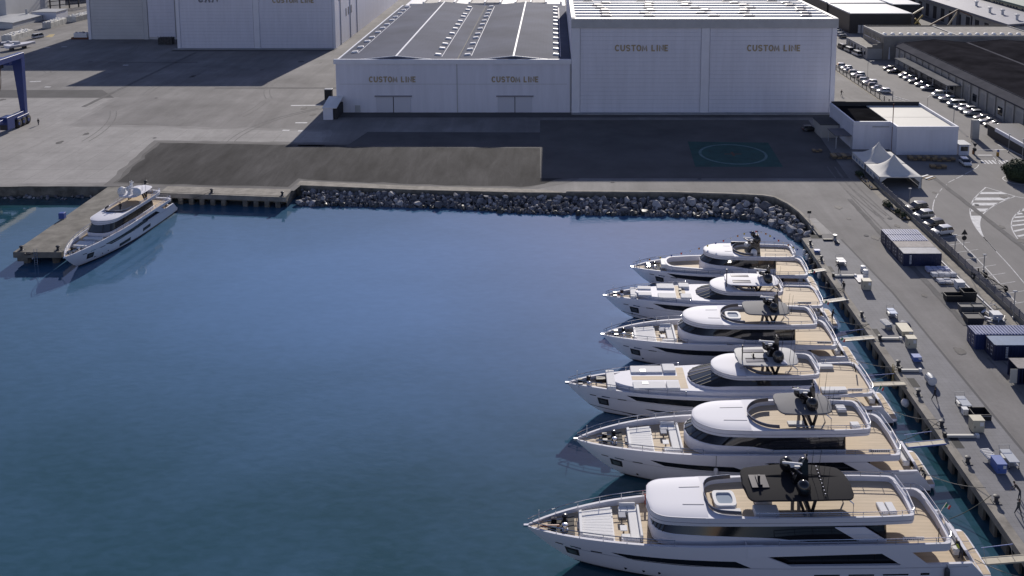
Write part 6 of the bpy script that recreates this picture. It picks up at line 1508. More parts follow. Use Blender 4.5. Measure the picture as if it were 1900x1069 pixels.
for kd, cl, px, py, rz, lab in (('suv', 'black', 1699, 391, 12, 'black estate car by the fence, nearest the tents'), ('hatch', 'silver', 1712, 404, 14, 'silver hatchback by the fence between two dark cars'), ('hatch', 'black', 1731, 421, 16, 'black hatchback by the fence beside the silver hatchback'), ('hatch', 'white', 1747, 434, 16, 'white hatchback by the fence, nearest the blue containers'), ('sedan', 'grey', 1752, 426, 16, None)):
    if lab: x, y = g(px, py); car(kd, cl, x, y, R(180 + rz), lab, 'cars parked inside the roadside fence')
x, y = g(1791, 306); car('hatch', 'white', x, y, R(-95), 'white hatchback facing out in the shade beside the guard booth', 'cars near the gate')
x, y = g(1503, 243); car('hatch', 'black', x, y, R(5), 'black hatchback in the shade by the grey annex', 'cars near the gate')
x, y = g(71, 70.5); car('van', 'white', x, y, R(70), 'white van beside the nearest storage bin', 'yard vehicles')

# ================================================================== shipping containers
def corr(m, x0, x1, y0, y1, z0, z1, n):
    """corrugated roof ribs"""
    for k in range(n):
        x = x0 + (x1 - x0) * (k + .5) / n; m.box(x - .09, x + .09, y0 + .08, y1 - .08, z1, z1 + .08)
def container(x0, y0, L_, mat, roofmat, label, ribs=True, open_end=False, marks=True):
    c = thing('shipping_container', label, 'container', (x0, y0, 0), 0, 'shipping containers on the quay'); W_, H_ = 2.4, 2.12
    m = MB()
    if open_end: m.box(.12, L_, .0, .08, .12, H_ - .1); m.box(.12, L_, W_ - .08, W_, .12, H_ - .1); m.box(L_ - .08, L_, .08, W_ - .08, .12, H_ - .1)
    else: m.box(.06, L_ - .06, .05, W_ - .05, .1, H_ - .06)
    m.build('body', mat, c)
    nr = int(L_ / .38)
    for side, yy in (('a', .0), ('b', W_)):
        m = MB()
        for k in range(nr):
            x = .2 + (L_ - .4) * (k + .5) / nr; m.box(x - .09, x + .09, yy - (.0 if yy == 0 else .05), yy + (.05 if yy == 0 else 0), .15, H_ - .12)
        o = m.build('side_corrugation', mat, c); o['kind'] = 'stuff'
    m = MB(); m.box(0, L_, 0, W_, H_ - .08, H_); m.build('roof', roofmat, c)
    if ribs: 
        m = MB(); corr(m, .1, L_ - .1, 0, W_, 0, H_, int(L_ / .42)); o = m.build('roof_corrugation', roofmat, c); o['kind'] = 'stuff'
    m = MB(); m.box(0, L_, 0, W_, 0, .12); m.build('floor_frame', mat, c)
    for xx in (0, L_ - .14):
        for yy in (-.01, W_ - .13):
            m = MB(); m.box(xx - .01, xx + .15, yy, yy + .14, .0, H_ + .005); m.build('corner_post', mat, c)
    if not open_end:
        for k in range(2):
            m = MB(); m.bbox(-.03, .05, .14 + k * (W_ / 2 - .1), .14 + (k + 1) * (W_ / 2 - .1) - .03, .16, H_ - .14, .01); m.build('end_door', mat, c)
        for k in range(4):
            m = MB(); m.tube([(-.06, .42 + k * .5, .15), (-.06, .42 + k * .5, H_ - .14)], .025, 5); m.build('lock_rod', steel, c)
        if marks:
            m = MB()
            for k in range(5): m.box(-.045, -.034, .5 + (k % 2) * .9, .85 + (k % 2) * .9, .5 + k * .27, .62 + k * .27)
            o = m.build('end_markings', M('mark_white', (.55, .55, .56), .7), c); o['kind'] = 'stuff'
    else:
        m = MB(); m.bbox(-.9, .02, .05, .1, .16, H_ - .14, .01); m.build('open_door', M('door_cream', (.55, .53, .47), .6), c)
    if marks:
        m = MB()
        for k in range(7): m.box(L_ * .16, L_ * .16 + .32, -.012, .048, .35 + k * .22, .35 + k * .22 + .15)
        o = m.build('side_markings', M('mark_white'), c); o['kind'] = 'stuff'
    return c
cblue = M('container_blue', (.024, .04, .13), .5, nscale=.8, namt=.15); cnavy = M('container_navy', (.02, .027, .075), .5, nscale=.8, namt=.2)
rblue = M('container_roof_blue', (.12, .15, .30), .5, nscale=.7, namt=.22); rgrey = M('container_roof_grey', (.21, .22, .26), .6, nscale=.9, namt=.25); rrust = M('container_roof_rust', (.19, .17, .17), .7, nscale=1.2, namt=.35); rsteel = M('container_roof_steel', (.10, .16, .27), .5, nscale=.7, namt=.2)
container(55.6, 137.5, 6.05, cnavy, rgrey, 'navy container with pale grey roof, nearest of the four side by side', ribs=False)
container(55.6, 140.05, 6.05, cnavy, rrust, 'navy container with rusty grey roof, second of the four side by side', ribs=False)
container(55.6, 142.6, 6.05, cnavy, rblue, 'navy container with bright blue ribbed roof, third of the four')
container(55.6, 145.15, 6.05, cnavy, rblue, 'navy container with bright blue ribbed roof, farthest of the four')
container(55.1, 111.6, 9.0, cblue, rblue, 'long blue container with ribbed roof, farther of the right-hand pair')
container(56.25, 108.85, 9.0, cnavy, rsteel, 'navy container with steel blue roof and white lettering, nearer of the right-hand pair', ribs=False)
container(56.4, 103.3, 7.0, cnavy, rrust, 'navy container with rust stained roof and open end at the right edge', ribs=False, open_end=True)
container(57.7, 100.3, 7.0, cnavy, rsteel, 'navy container at the right edge nearest the camera')

# ================================================================== fence along the road
fence = thing('roadside_fence', 'low concrete wall topped by grey steel fence between quay and road', 'fence', (64.8, 120, 0))
fst = M('fence_steel', (.15, .155, .19), .5); fwall = M('fence_concrete', (.30, .27, .215), .9, nscale=.6, namt=.25, bump=.3, bscale=3)
pm = pw_ = po = None
for k in range(48):
    y = 177.0 - k * 2.4
    if y < 66: break
    if pw_ is None: m = MB(); m.bbox(-.14, .14, -2.38, 0, 0, .62, .02); pw_ = o = m.build('wall_block', fwall, fence)
    else: o = inst(pw_, parent=fence)
    o.location = (0, y - 120, 0)
    if pm is None:
        m = MB()
        for j in range(12): m.box(-.012, .012, -2.3 + j * .195, -2.3 + j * .195 + .12, .66, 1.62)
        m.box(-.02, .02, -2.34, -.06, .7, .75); m.box(-.02, .02, -2.34, -.06, 1.5, 1.55); pm = o = m.build('fence_panel', fst, fence)
    else: o = inst(pm, parent=fence)
    o.location = (.02, y - 120, 0)
    if po is None: m = MB(); m.box(-.05, .05, -.05, .05, .6, 1.75); po = o = m.build('fence_post', fst, fence)
    else: o = inst(po, parent=fence)
    o.location = (.02, y - 120, 0)
sheet('fence_footing', [(63.0, 177), (64.6, 177), (64.6, 66), (63.3, 66)], .006, quay_conc, px=False)
car_fence = thing('car_park_fence', 'dark railing along the left row of parked cars beside the tall hangar', 'fence', (91.6, 260, 0))
for k in range(20):
    y = 296 - k * 3.6
    m = MB(); m.bbox(-.09, .09, -.09, .09, 0, 1.7, .02); o = m.build('post', dk, car_fence) if k == 0 else inst(car_fence.children[0], parent=car_fence); o.location = (0, y - 260, 0)
for k in range(19):
    y = 296 - k * 3.6
    m = MB(); 
    for z in (.3, .75, 1.2, 1.6): m.box(-.03, .03, -3.5, -.1, z, z + .08)
    if k == 0: r0_ = o = m.build('rail_panel', dk, car_fence)
    else: o = inst(r0_, parent=car_fence)
    o.location = (0, y - 260, 0)
sheet('car_park_kerb', [(90.9, 298), (91.3, 298), (91.3, 222), (90.9, 222)], .02, M('kerb_yellow', (.42, .36, .24), .9, nscale=.5, namt=.2), px=False)

# ================================================================== marquees
def marquee(x0, x1, y0, y1, ze, zp, label, front_open=True):
    t = thing('marquee', label, 'marquee', ((x0 + x1) / 2, (y0 + y1) / 2, 0), 0, 'white marquees by the fence'); cxm, cym = (x0 + x1) / 2, (y0 + y1) / 2
    fab = M('marquee_fabric', (.60, .585, .55), .8, nscale=.6, namt=.05); n = 16; rows = []
    for i in range(10):
        f = i / 9; k = 1 - f; z = ze + (zp - ze) * (f ** 1.9 * .9 + f * .1)
        rr = []
        for j in range(32):
            a = j / 32 * 4; sd = int(a); t_ = a - sd
            cx_, cy_ = ((-1 + 2 * t_, -1), (1, -1 + 2 * t_), (1 - 2 * t_, 1), (-1, 1 - 2 * t_))[sd]
            q = 1 / max(1e-6, math.hypot(cx_, cy_)); rnd_ = f ** 1.2
            cx_, cy_ = cx_ * (1 - rnd_) + cx_ * q * rnd_, cy_ * (1 - rnd_) + cy_ * q * rnd_
            rr.append((cxm + cx_ * (x1 - x0) / 2 * max(.02, k), cym + cy_ * (y1 - y0) / 2 * max(.02, k), z))
        rows.append(rr)
    m = MB(); m.loft(rows, caps=(0, 1)); m.build('canopy', fab, t, W=True, smooth=60)
    m = MB(); m.loft([[(x0 - .02, y0 - .02, ze - .22), (x1 + .02, y0 - .02, ze - .22), (x1 + .02, y1 + .02, ze - .22), (x0 - .02, y1 + .02, ze - .22)], [(x0 - .02, y0 - .02, ze + .02), (x1 + .02, y0 - .02, ze + .02), (x1 + .02, y1 + .02, ze + .02), (x0 - .02, y1 + .02, ze + .02)]]); m.build('valance', fab, t, W=True)
    for xx in (x0, x1):
        for yy in (y0, y1):
            m = MB(); m.cb((xx, yy, 0), (.12, .12, ze)); m.build('leg', steel, t, W=True)
    m = MB(); m.box(x0 - .01, x0 + .02, y0 + .15, y1 - .15, .9, ze - .24); m.build('side_wall', fab, t, W=True)
    for k in range(4):
        yy = y0 + .8 + k * (y1 - y0 - 1) / 4; m = MB(); m.box(x0 - .03, x0 + .0, yy, yy + 1.2, 1.2, ze - .5); m.build('clear_window', M('clear_vinyl', (.30, .36, .46), .2), t, W=True)
    m = MB(); m.box(x1 - .02, x1 + .01, y0 + .15, y1 - .15, .1, ze - .24); m.build('side_wall', fab, t, W=True)
    if front_open:
        for xx, sg in ((x0, 1), (x1, -1)):
            m = MB(); m.loft([[(xx, y0 + .05, ze - .24), (xx + sg * 1.5, y0 + .05, ze - .24), (xx + sg * 1.5, y0 + .12, ze - .24), (xx, y0 + .12, ze - .24)], [(xx, y0 + .05, 1.2), (xx + sg * .35, y0 + .05, 1.2), (xx + sg * .35, y0 + .2, 1.2), (xx, y0 + .2, 1.2)], [(xx, y0 - .05, 0), (xx + sg * .6, y0 - .05, 0), (xx + sg * .6, y0 + .2, 0), (xx, y0 + .2, 0)]], caps=(1, 1)); m.build('curtain', fab, t, W=True)
marquee(64.9, 73.3, 174.4, 182.5, 2.35, 5.7, 'nearer white peaked marquee with its dark open front tied back')
marquee(64.9, 73.3, 183.0, 191.2, 2.35, 5.7, 'farther white peaked marquee behind the open fronted one', False)
m = MB(); m.box(65.0, 73.2, 182.56, 182.94, 2.2, 2.32); tag(m.build('marquee_gutter', M('gutter_grey', (.2, .2, .2), .6)), 'grey gutter joining the two white marquees', 'gutter')

# ================================================================== quay furniture
beige = M('cabinet_beige', (.50, .46, .35), .6, nscale=1.5, namt=.08); wplas = M('white_plastic', (.66, .66, .66), .5); bplas = M('blue_plastic', (.07, .13, .38), .5); woodp = M('raw_timber', (.26, .19, .11), .85, nscale=2, namt=.3); zinc = M('galvanised', (.34, .35, .36), .45, metal=.6)
q5 = zoomer(1480, 450, 5.345); q7 = zoomer(1500, 600, 4.75); qb = zoomer(1660, 700, 5.3458); q8 = zoomer(1500, 820, 4.2925); q6 = zoomer(1460, 400, 4.311); qr = zoomer(1700, 480, 8.91)
def cabinet(pt, w_, d, h, mat, label, name='service_cabinet', cat='cabinet', rz=0.0):
    x, y = g(*pt); t = thing(name, label, cat, (x, y + d / 2, 0), rz)
    m = MB(); m.bbox(-w_ / 2, w_ / 2, -d / 2, d / 2, .1, h - .06, .02); m.build('body', mat, t)
    m = MB(); m.bbox(-w_ / 2 - .04, w_ / 2 + .04, -d / 2 - .04, d / 2 + .04, h - .06, h, .02); m.build('lid', mat, t)
    m = MB(); m.box(-w_ / 2 + .05, w_ / 2 - .05, -d / 2 + .05, d / 2 - .05, 0, .1); m.build('plinth', zinc, t)
    m = MB(); m.box(w_ * .1, w_ * .42, -d / 2 - .03, -d / 2, h * .55, h * .85); m.build('panel', wplas, t)
    m = MB(); m.box(-w_ * .35, -w_ * .3, -d / 2 - .04, -d / 2, h * .4, h * .55); m.build('handle', blk_m, t); return t
cabinet(q5(690, 475), 1.25, 1.1, 1.45, beige, 'beige service cabinet behind the white barrels on the quay')
cabinet(q5(1135, 1058), 1.2, 1.0, 1.45, beige, 'beige service cabinet just in front of the long beige crate')
cabinet(qb(830, 555), 1.3, 1.1, 1.5, beige, 'beige service cabinet beside the folded white trolley on the quay')
cabinet(q5(1090, 935), 1.5, 2.4, .75, beige, 'long low beige crate lying on the quay', 'long_crate', 'crate')
cabinet(qb(1062, 965), 1.0, 1.5, 1.15, bplas, 'upright blue cabinet on the quay near the lowest trolley')
cabinet(q7(962, 345), 1.0, .9, .7, bplas, 'small blue box on stand beside the paving edge', 'blue_box', 'box')
cabinet(qb(705, 385), .6, .6, .8, wplas, 'small white service post at the paving edge', 'service_post', 'service post')
cabinet(q5(197, 105), .9, .6, .45, bplas, 'pale blue crate at the top of the paved quay', 'blue_crate', 'crate')
def trolley(pt, L_, W_, h, label, mat=wplas, glass=False):
    x, y = g(*pt); t = thing('quay_trolley', label, 'trolley', (x, y, 0), 0, 'trolleys along the quay')
    m = MB(); m.bbox(-W_ / 2, W_ / 2, -L_ / 2, L_ / 2, h - .08, h, .02); m.build('table_top', mat, t)
    for a in (-1, 1):
        for b in (-1, 1):
            m = MB(); m.cb((a * (W_ / 2 - .06), b * (L_ / 2 - .06), .16), (.06, .06, h - .26)); m.build('leg', zinc, t)
            m = MB(); m.wheel((a * (W_ / 2 - .06), b * (L_ / 2 - .06), .08), .08, .05, 8); m.build('caster', blk_m, t)
    m = MB(); m.box(-W_ / 2 + .03, W_ / 2 - .03, -L_ / 2 + .05, L_ / 2 - .05, h * .4, h * .4 + .04); m.build('shelf', zinc, t)
    m = MB(); m.tube([(-W_ / 2, L_ / 2, h), (-W_ / 2, L_ / 2 + .15, h + .4), (W_ / 2, L_ / 2 + .15, h + .4), (W_ / 2, L_ / 2, h)], .03, 5); m.build('push_bar', zinc, t)
    return t
trolley(qb(680, 300), 2.0, 1.1, .85, 'long white topped trolley by the paving edge, uppermost of two', mat=M('pale_grey_top', (.50, .52, .54), .25))
trolley(qb(1135, 850), 2.2, 1.1, .85, 'long white topped trolley right of the blue cabinet, lower of two', mat=M('pale_grey_top'))
trolley(q5(935, 730), 1.7, 1.0, .8, 'white trolley with blue cover beside the asphalt lane', mat=M('pale_blue_cover', (.40, .47, .62), .6))
trolley(q5(430, 215), 1.7, 1.2, .75, 'white flat cart near the top of the paved quay')
def frame_pile(pt, label, n=7, L_=1.5, W_=1.0):
    x, y = g(*pt); t = thing('slatted_rack', label, 'frame', (x, y, 0), R(8), 'white frames stacked on the quay')
    for k in range(n):
        m = MB(); yy = -L_ / 2 + k * L_ / (n - 1); m.bbox(-W_ / 2, W_ / 2, yy - .05, yy + .05, .62, .72, .01); m.build('slat', wplas, t)
    for sg in (-1, 1): m = MB(); m.bbox(sg * W_ / 2 - .05, sg * W_ / 2 + .05, -L_ / 2, L_ / 2, .5, .62, .01); m.build('rail', wplas, t)
    m = MB(); m.bbox(-W_ / 2 + .1, W_ / 2 - .1, -L_ / 2 - .3, -L_ / 2 + .3, .0, .55, .04); m.build('winch_box', zinc, t)
frame_pile(q5(875, 835), 'slatted white frame beside the paving, uppermost of two'); frame_pile(qb(930, 815), 'slatted white frame beside the paving, just above the blue cabinet')
x, y = g(*q7(1075, 530)); t = thing('striped_drum', 'white striped drum lying on the paved quay', 'drum', (x, y, 0))
m = MB(); m.wheel((0, 0, .55), .55, 1.3, 16, 'Y'); m.build('drum', wplas, t, smooth=40)
for k in range(5): m = MB(); m.wheel((0, -.5 + k * .25, .55), .575, .06, 16, 'Y'); m.build('band', zinc, t)
for k, (p_, h, lab) in enumerate(((q5(648, 290), .95, 'smaller white barrel in the group on the quay'), (q5(672, 345), 1.2, 'larger white barrel in the group on the quay'))):
    x, y = g(*p_); t = thing('white_barrel', lab, 'barrel', (x, y, 0)); m = MB(); m.lathe([(.36, 0), (.42, .1), (.42, h - .15), (.36, h), (.1, h + .04)], (0, 0, 0), 14); m.build('body', wplas, t, smooth=40); m = MB(); m.lathe([(.435, h * .5), (.435, h * .56)], (0, 0, 0), 14); m.build('hoop', zinc, t)
x, y = g(*q5(665, 400)); t = thing('loading_pallet', 'pale pallet under the white barrels', 'pallet', (x, y + 1.2, .01))
for k in range(6): m = MB(); m.bbox(-1.0, 1.0, -1.3 + k * .45, -1.3 + k * .45 + .36, .12, .16, .005); m.build('plank', wplas, t)
for k in (-1, 0, 1): m = MB(); m.box(k * .9 - .06, k * .9 + .06, -1.3, 1.3, 0, .118); m.build('bearer', woodp, t)
x, y = g(*q5(1060, 835)); t = thing('dark_tarp_bundle', 'dark blue tarpaulin bundle beside the long beige crate', 'bundle', (x, y, 0))
m = MB(); m.loft([[(.75 * math.cos(a) * k, 1.0 * math.sin(a) * k + .12 * math.sin(5 * a), z) for a in [2 * math.pi * i / 14 for i in range(14)]] for z, k in ((0, 1), (.3, 1.05), (.55, .8), (.68, .35))], caps=(1, 1)); m.build('tarpaulin', M('tarp_navy', (.03, .04, .09), .7, bump=.6, bscale=3), t, smooth=50)
x, y = g(*qb(840, 390)); t = thing('black_skip', 'open black box beside the beige cabinet on the lane edge', 'box', (x, y, 0)); m = MB(); m.loft([[(-1, -.8, 0), (1, -.8, 0), (1, .8, 0), (-1, .8, 0)], [(-1, -.8, .7), (1, -.8, .7), (1, .8, .7), (-1, .8, .7)], [(-.92, -.72, .7), (.92, -.72, .7), (.92, .72, .7), (-.92, .72, .7)], [(-.92, -.72, .1), (.92, -.72, .1), (.92, .72, .1), (-.92, .72, .1)]], caps=(1, 1)); m.build('body', blk_m, t); m = MB(); m.box(-1.03, 1.03, -.85, -.81, .5, .6); m.build('lifting_bar', zinc, t)
# low ducts crossing the paving
for k, (a, b, lab) in enumerate(((q5(365, 340), q5(560, 342), 'pale cable duct across the paving, farthest'), (q7(640, 145), q7(800, 147), 'pale cable duct across the paving beside the beige cabinet'), (q7(815, 425), q7(970, 425), 'pale cable duct across the paving above the striped drum'), (qb(512, 595), qb(800, 595), 'pale cable duct across the paving, nearest the camera'))):
    A, Bq = g(*a), g(*b); t = thing('cable_duct', lab, 'duct', (A[0], A[1], 0), 0, 'cable ducts across the quay'); Ld = Bq[0] - A[0]
    m = MB(); m.bbox(0, Ld, -.16, .16, .05, .3, .03); m.build('cover', M('duct_cream', (.58, .56, .50), .6), t)
    m = MB(); m.bbox(-.35, -.02, -.2, .2, .0, .55, .04); m.build('end_box', blk_m, t); m = MB(); m.bbox(Ld + .02, Ld + .4, -.2, .2, 0, .4, .04); m.build('junction', wplas, t)
# drain gratings
for k, (p_, lab) in enumerate(((q5(310, 263), 'dark drain grating in the paving, farthest'), (q5(768, 893), 'dark drain grating in the paving, second from far end'), (q7(915, 523), 'dark drain grating beside the striped drum'), (qb(600, 648), 'dark drain grating under the nearest cable duct'), (qb(178, 52), None))):
    if not lab: continue
    x, y = g(*p_); t = thing('drain_grating', lab, 'grating', (x, y, 0), 0, 'drain gratings in the quay paving')
    m = MB(); m.box(-.62, .62, -1.0, 1.0, .005, .012); m.build('pit', M('pit_black', (.012, .012, .012), .9), t)
    for j in range(12): m = MB(); m.box(-.6, .6, -.98 + j * .17, -.98 + j * .17 + .05, .013, .03); m.build('bar', iron, t)
m = MB(); a = g(1502, 437); m.box(a[0], a[0] + 1.9, a[1] - 1.3, a[1] + .2, .008, .014); tag(m.build('service_pit', M('pit_black')), 'square black service pit at the end of the rock bank', 'pit')
# bollards along the quay
for k, (p_, lab) in enumerate(((q5(125, 20), 'bollard nearest the service pit'), (q5(235, 175), 'bollard behind the pale blue crate'), (q5(635, 735), 'bollard between the second and third gangways'), (q7(630, 150), 'bollard at the end of the duct near the third gangway'), (q7(790, 375), 'bollard with yellow ladder beside it above the fourth gangway'), (qb(232, 178), 'bollard left of the walking man'), (qb(465, 490), 'bollard wound with mooring ropes above the fifth gangway'), (qb(722, 850), 'bollard below the nearest grating'), (q8(1495, 480), 'bollard near the working pair at lower right'))):
    x, y = g(*p_); bollard(max(x, QX + .15), y, lab, .02, 1.0)
# yellow ladders and rubber fenders on the quay face
for k, (p_, lab) in enumerate(((q7(775, 420), 'yellow ladder on the quay face above the fourth gangway'),)):
    x, y = g(*p_); t = thing('quay_ladder', lab, 'ladder', (QX - .42, y, 0)); ym = M('safety_yellow', (.40, .28, .04), .6)
    for sg in (-1, 1): m = MB(); m.tube([(0, sg * .22, .8), (0, sg * .22, -2.4)], .04, 5); m.build('stile', ym, t)
    for j in range(8): m = MB(); m.tube([(0, -.22, .2 - j * .3), (0, .22, .2 - j * .3)], .025, 4); m.build('rung', ym, t)
wf = [(1493, 466, 0), (1497, 474, 0), (1503, 482, 1), (1511, 492, 1), (1521, 507, 0), (1537, 528, 1)]
fnum = ('first', 'second', 'third', 'fourth', 'fifth', 'sixth')
for k, (px, py, d) in enumerate(wf):
    x, y = g(px, py, -1.0); t = thing('quay_fender', '%s fender hanging on the quay face, %s from the rock bank' % ('black' if d else 'white', fnum[k]), 'fender', (QX - .72, y, -1.3), 0, 'fenders on the quay face')
    m = MB(); m.lathe([(.05, -.6), (.24, -.48), (.3, -.25), (.3, .25), (.24, .48), (.05, .6)], (0, 0, 0), 12); m.build('body', fend_d if d else rubber, t, smooth=40); m = MB(); m.tube([(0, 0, .55), (.3, 0, 1.3)], .025, 4); m.build('line', blk_m, t)
x, y = g(*qb(160, 255), -1.2); t = thing('quay_fender', 'large round white fender on the quay face near the walking man', 'fender', (QX - .8, y, -1.2)); m = MB(); m.ball((0, 0, 0), .48, 14, 8); m.build('body', rubber, t, smooth=60); m = MB(); m.tube([(0, 0, .45), (.3, 0, 1.2)], .025, 4); m.build('line', blk_m, t)

# gangways
gw = [((1490, 506), (1528, 499.5), s1), ((1526, 560), (1569, 553.5), s2), ((1561, 630.5), (1618, 625), s3), ((1614, 713), (1675, 710), s4), ((1682, 826), (1748, 819), s5), ((1826, 1041), (1902, 1034), s6)]
gm = M('gangway_timber', (.48, .43, .33), .7, nscale=1.5, namt=.15)
for k, (a, b, s_) in enumerate(gw):
    A, Bq = g(*a, .25), g(*b, .3); names = ('farthest', 'second', 'third', 'fourth', 'fifth', 'nearest'); yo = ('smallest yacht', 'white topped sport yacht', 'yacht with the square hot tub', 'long sport yacht', 'pewter topped yacht', 'largest yacht')
    t = thing('gangway', 'narrow timber gangway from the quay to the %s' % yo[k], 'gangway', (A[0], A[1], .12), heading(A, Bq), 'gangways to the moored yachts'); Lg = math.dist(A, Bq) + .3
    n_ = 3
    for j in range(n_): m = MB(); m.bbox(j * Lg / n_ + .01, (j + 1) * Lg / n_ - .01, -.36, .36, .06, .12, .01); m.build('plank', gm, t)
    for sg in (-1, 1): m = MB(); m.box(0, Lg, sg * .38 - .03, sg * .38 + .03, 0, .15); m.build('side_rail', zinc if k < 3 else bplas if k == 4 else gm, t)
    if k in (2, 3, 4, 5):
        m = MB(); m.tube([(.1, .7, .85), (Lg * .75, .75, .95)], .035, 5); m.build('hand_line', M('line_blue', (.16, .22, .5), .6), t)
        for xx in (.3, Lg * .7): m = MB(); m.tube([(xx, .4, .1), (xx, .7, .9)], .02, 4); m.build('stanchion', zinc, t)
# mooring lines
rope = M('mooring_rope', (.30, .28, .24), .9); rope_d = M('dark_rope', (.03, .035, .03), .9)
def moor(s_, x, y, z, bx_, by_, label, mat=rope, sag=.6):
    Mw = Matrix.Translation(s_.root.location) @ Matrix.Rotation(s_.root.rotation_euler[2], 4, 'Z'); a = Mw @ Vector((x, y, z)); b = Vector((bx_, by_, .4)); P = []
    for i in range(11):
        f = i / 10; q = a.lerp(b, f); q.z -= sag * 4 * f * (1 - f) * .5; P.append(q)
    m = MB(); m.tube(P, .035, 5); o = m.build('mooring_line', mat); tag(o, label, 'rope', 'mooring lines to the quay')
for k, (s_, nm) in enumerate(((s1, 'smallest moored yacht'), (s2, 'white topped sport yacht'), (s3, 'yacht with the square hot tub'), (s4, 'long low sport yacht'), (s5, 'pewter topped yacht'), (s6, 'largest yacht'))):
    Y0 = s_.root.location[1]
    moor(s_, 1.6, 2.6, 2.0, QX + .5, Y0 - 6.0, 'slack pale rope from the near quarter of the %s' % nm, rope, .9)
    moor(s_, 1.6, -2.6, 2.0, QX + .5, Y0 + 5.2, 'dark rope from the far quarter of the %s' % nm, rope_d, .5)
moor(s7, 27.5, -1.6, 3.0, -82.2, 143.8, 'rope from the lone yacht bow to the pier bollard', rope, .2)
moor(s7, 1.5, -2.2, 2.0, *g(270, 342), 'rope from the lone yacht stern to the left quay', rope_d, .2)
moor(s7, 1.4, 2.6, 1.9, *g(393, 358), 'long rope from the lone yacht stern to the middle quay bollard', rope_d, .6)

# ================================================================== stores by the fence
pal = M('wrapped_white', (.58, .58, .60), .35, nscale=2, namt=.12, bump=.5, bscale=3)
def bale(pt, w_, d, h, label, mat, nb=4):
    x, y = g(*pt); t = thing('wrapped_stack', label, 'stack', (x, y, 0), 0, 'wrapped stacks by the fence')
    for k in range(nb):
        for j in range(3): m = MB(); m.bbox(-w_ / 2 + k * w_ / nb + .03, -w_ / 2 + (k + 1) * w_ / nb - .03, -d / 2 + j * d / 3 + .03, -d / 2 + (j + 1) * d / 3 - .03, .14, h + rnd.uniform(-.08, .08), .05); m.build('wrapped_bale', mat, t)
    for k in range(3): m = MB(); m.box(-w_ / 2 + k * w_ / 3 + .1, -w_ / 2 + k * w_ / 3 + .3, -d / 2, d / 2, 0, .14); m.build('bearer', woodp, t)
bale(qr(350, 215), 3.6, 1.3, .7, 'blue shaded wrapped stack right behind the nearest container', M('wrapped_blue', (.42, .44, .58), .35, bump=.5, bscale=3))
bale(qr(450, 300), 3.8, 1.0, .7, 'white wrapped stack in front of the blue one', pal); bale(qr(520, 400), 3.2, 1.2, .5, 'low white wrapped stack nearest the lane', pal, 3)
def bin_(pt, w_, d, h, mat, label, rz=0.0, lid=False):
    x, y = g(*pt); t = thing('steel_skip', label, 'skip', (x, y, 0), rz, 'steel skips by the fence')
    m = MB(); o_ = [(-w_ / 2, -d / 2), (w_ / 2, -d / 2), (w_ / 2, d / 2), (-w_ / 2, d / 2)]; i_ = [(a * .94, b * .92) for a, b in o_]
    m.loft([[(a * .92, b * .92, .08) for a, b in o_], [(*p_, h) for p_ in o_], [(*p_, h) for p_ in i_], [(a * .9, b * .9, h * (.9 if lid else .3)) for a, b in i_]], caps=(1, 1)); m.build('body', mat, t)
    for sg in (-1, 1): m = MB(); m.box(sg * w_ / 2 - .05, sg * w_ / 2 + .05, -d / 2 - .03, d / 2 + .03, h - .1, h + .02); m.build('rim_bar', mat, t)
    m = MB(); m.box(-w_ * .4, w_ * .4, -d * .4, d * .4, 0, .08); m.build('skid', iron, t); return t
gbox = M('grey_box', (.12, .12, .12), .7, nscale=1, namt=.3)
bin_(qr(615, 690), 2.7, 1.3, 1.0, blk_m, 'open black skip nearest the lane'); bin_(qr(850, 680), 1.9, 1.6, 1.5, blk_m, 'tall black skip against the footing strip')
bin_(qr(810, 880), 1.75, 1.2, 1.05, gbox, 'grey steel box, left of two alike', 0, True); bin_(qr(1015, 880), 1.75, 1.2, 1.05, gbox, 'grey steel box, right of two alike', 0, True); bin_(qr(940, 1050), 2.3, 1.7, 1.0, M('dark_box', (.045, .045, .05), .7), 'dark skip loaded with scraps in front of the long blue container', 0, True)
cabinet(qr(740, 520), 1.2, 1.2, 1.2, wplas, 'white box on legs between the wrapped stacks and the black skips', 'white_box', 'box'); cabinet(qr(1350, 1030), 1.3, 1.3, .9, wplas, 'white box with dark vent just behind the long blue container', 'vent_box', 'box')
r3 = random.Random(21)
pile = thing('scrap_heap', 'heap of pale pipes and scrap against the fence behind the blue containers', 'scrap heap', (*g(*qr(1190, 900)), 0))
for k in range(26):
    a = Vector((r3.uniform(-1.6, 1.6), r3.uniform(-3, 3), r3.uniform(.1, .6))); d = Vector((r3.uniform(-1, 1), r3.uniform(-1.6, 1.6), r3.uniform(-.2, .5))) * .9
    m = MB(); (m.tube([a, a + d], .05, 5) if k % 3 else m.bar(a, a + d, .3, .12)); m.build('scrap_piece', (wplas, zinc, pal, iron)[k % 4], pile)
for k, (a, b) in enumerate(((qr(430, 40), qr(1500, 1060)),)):
    A, Bq = g(*a), g(*b); m = MB(); m.bar((A[0] - .3, A[1], .12), (Bq[0] - .3, Bq[1], .12), .18, .16); tag(m.build('white_pipe', wplas), 'long pale pipe lying along the fence footing', 'pipe')
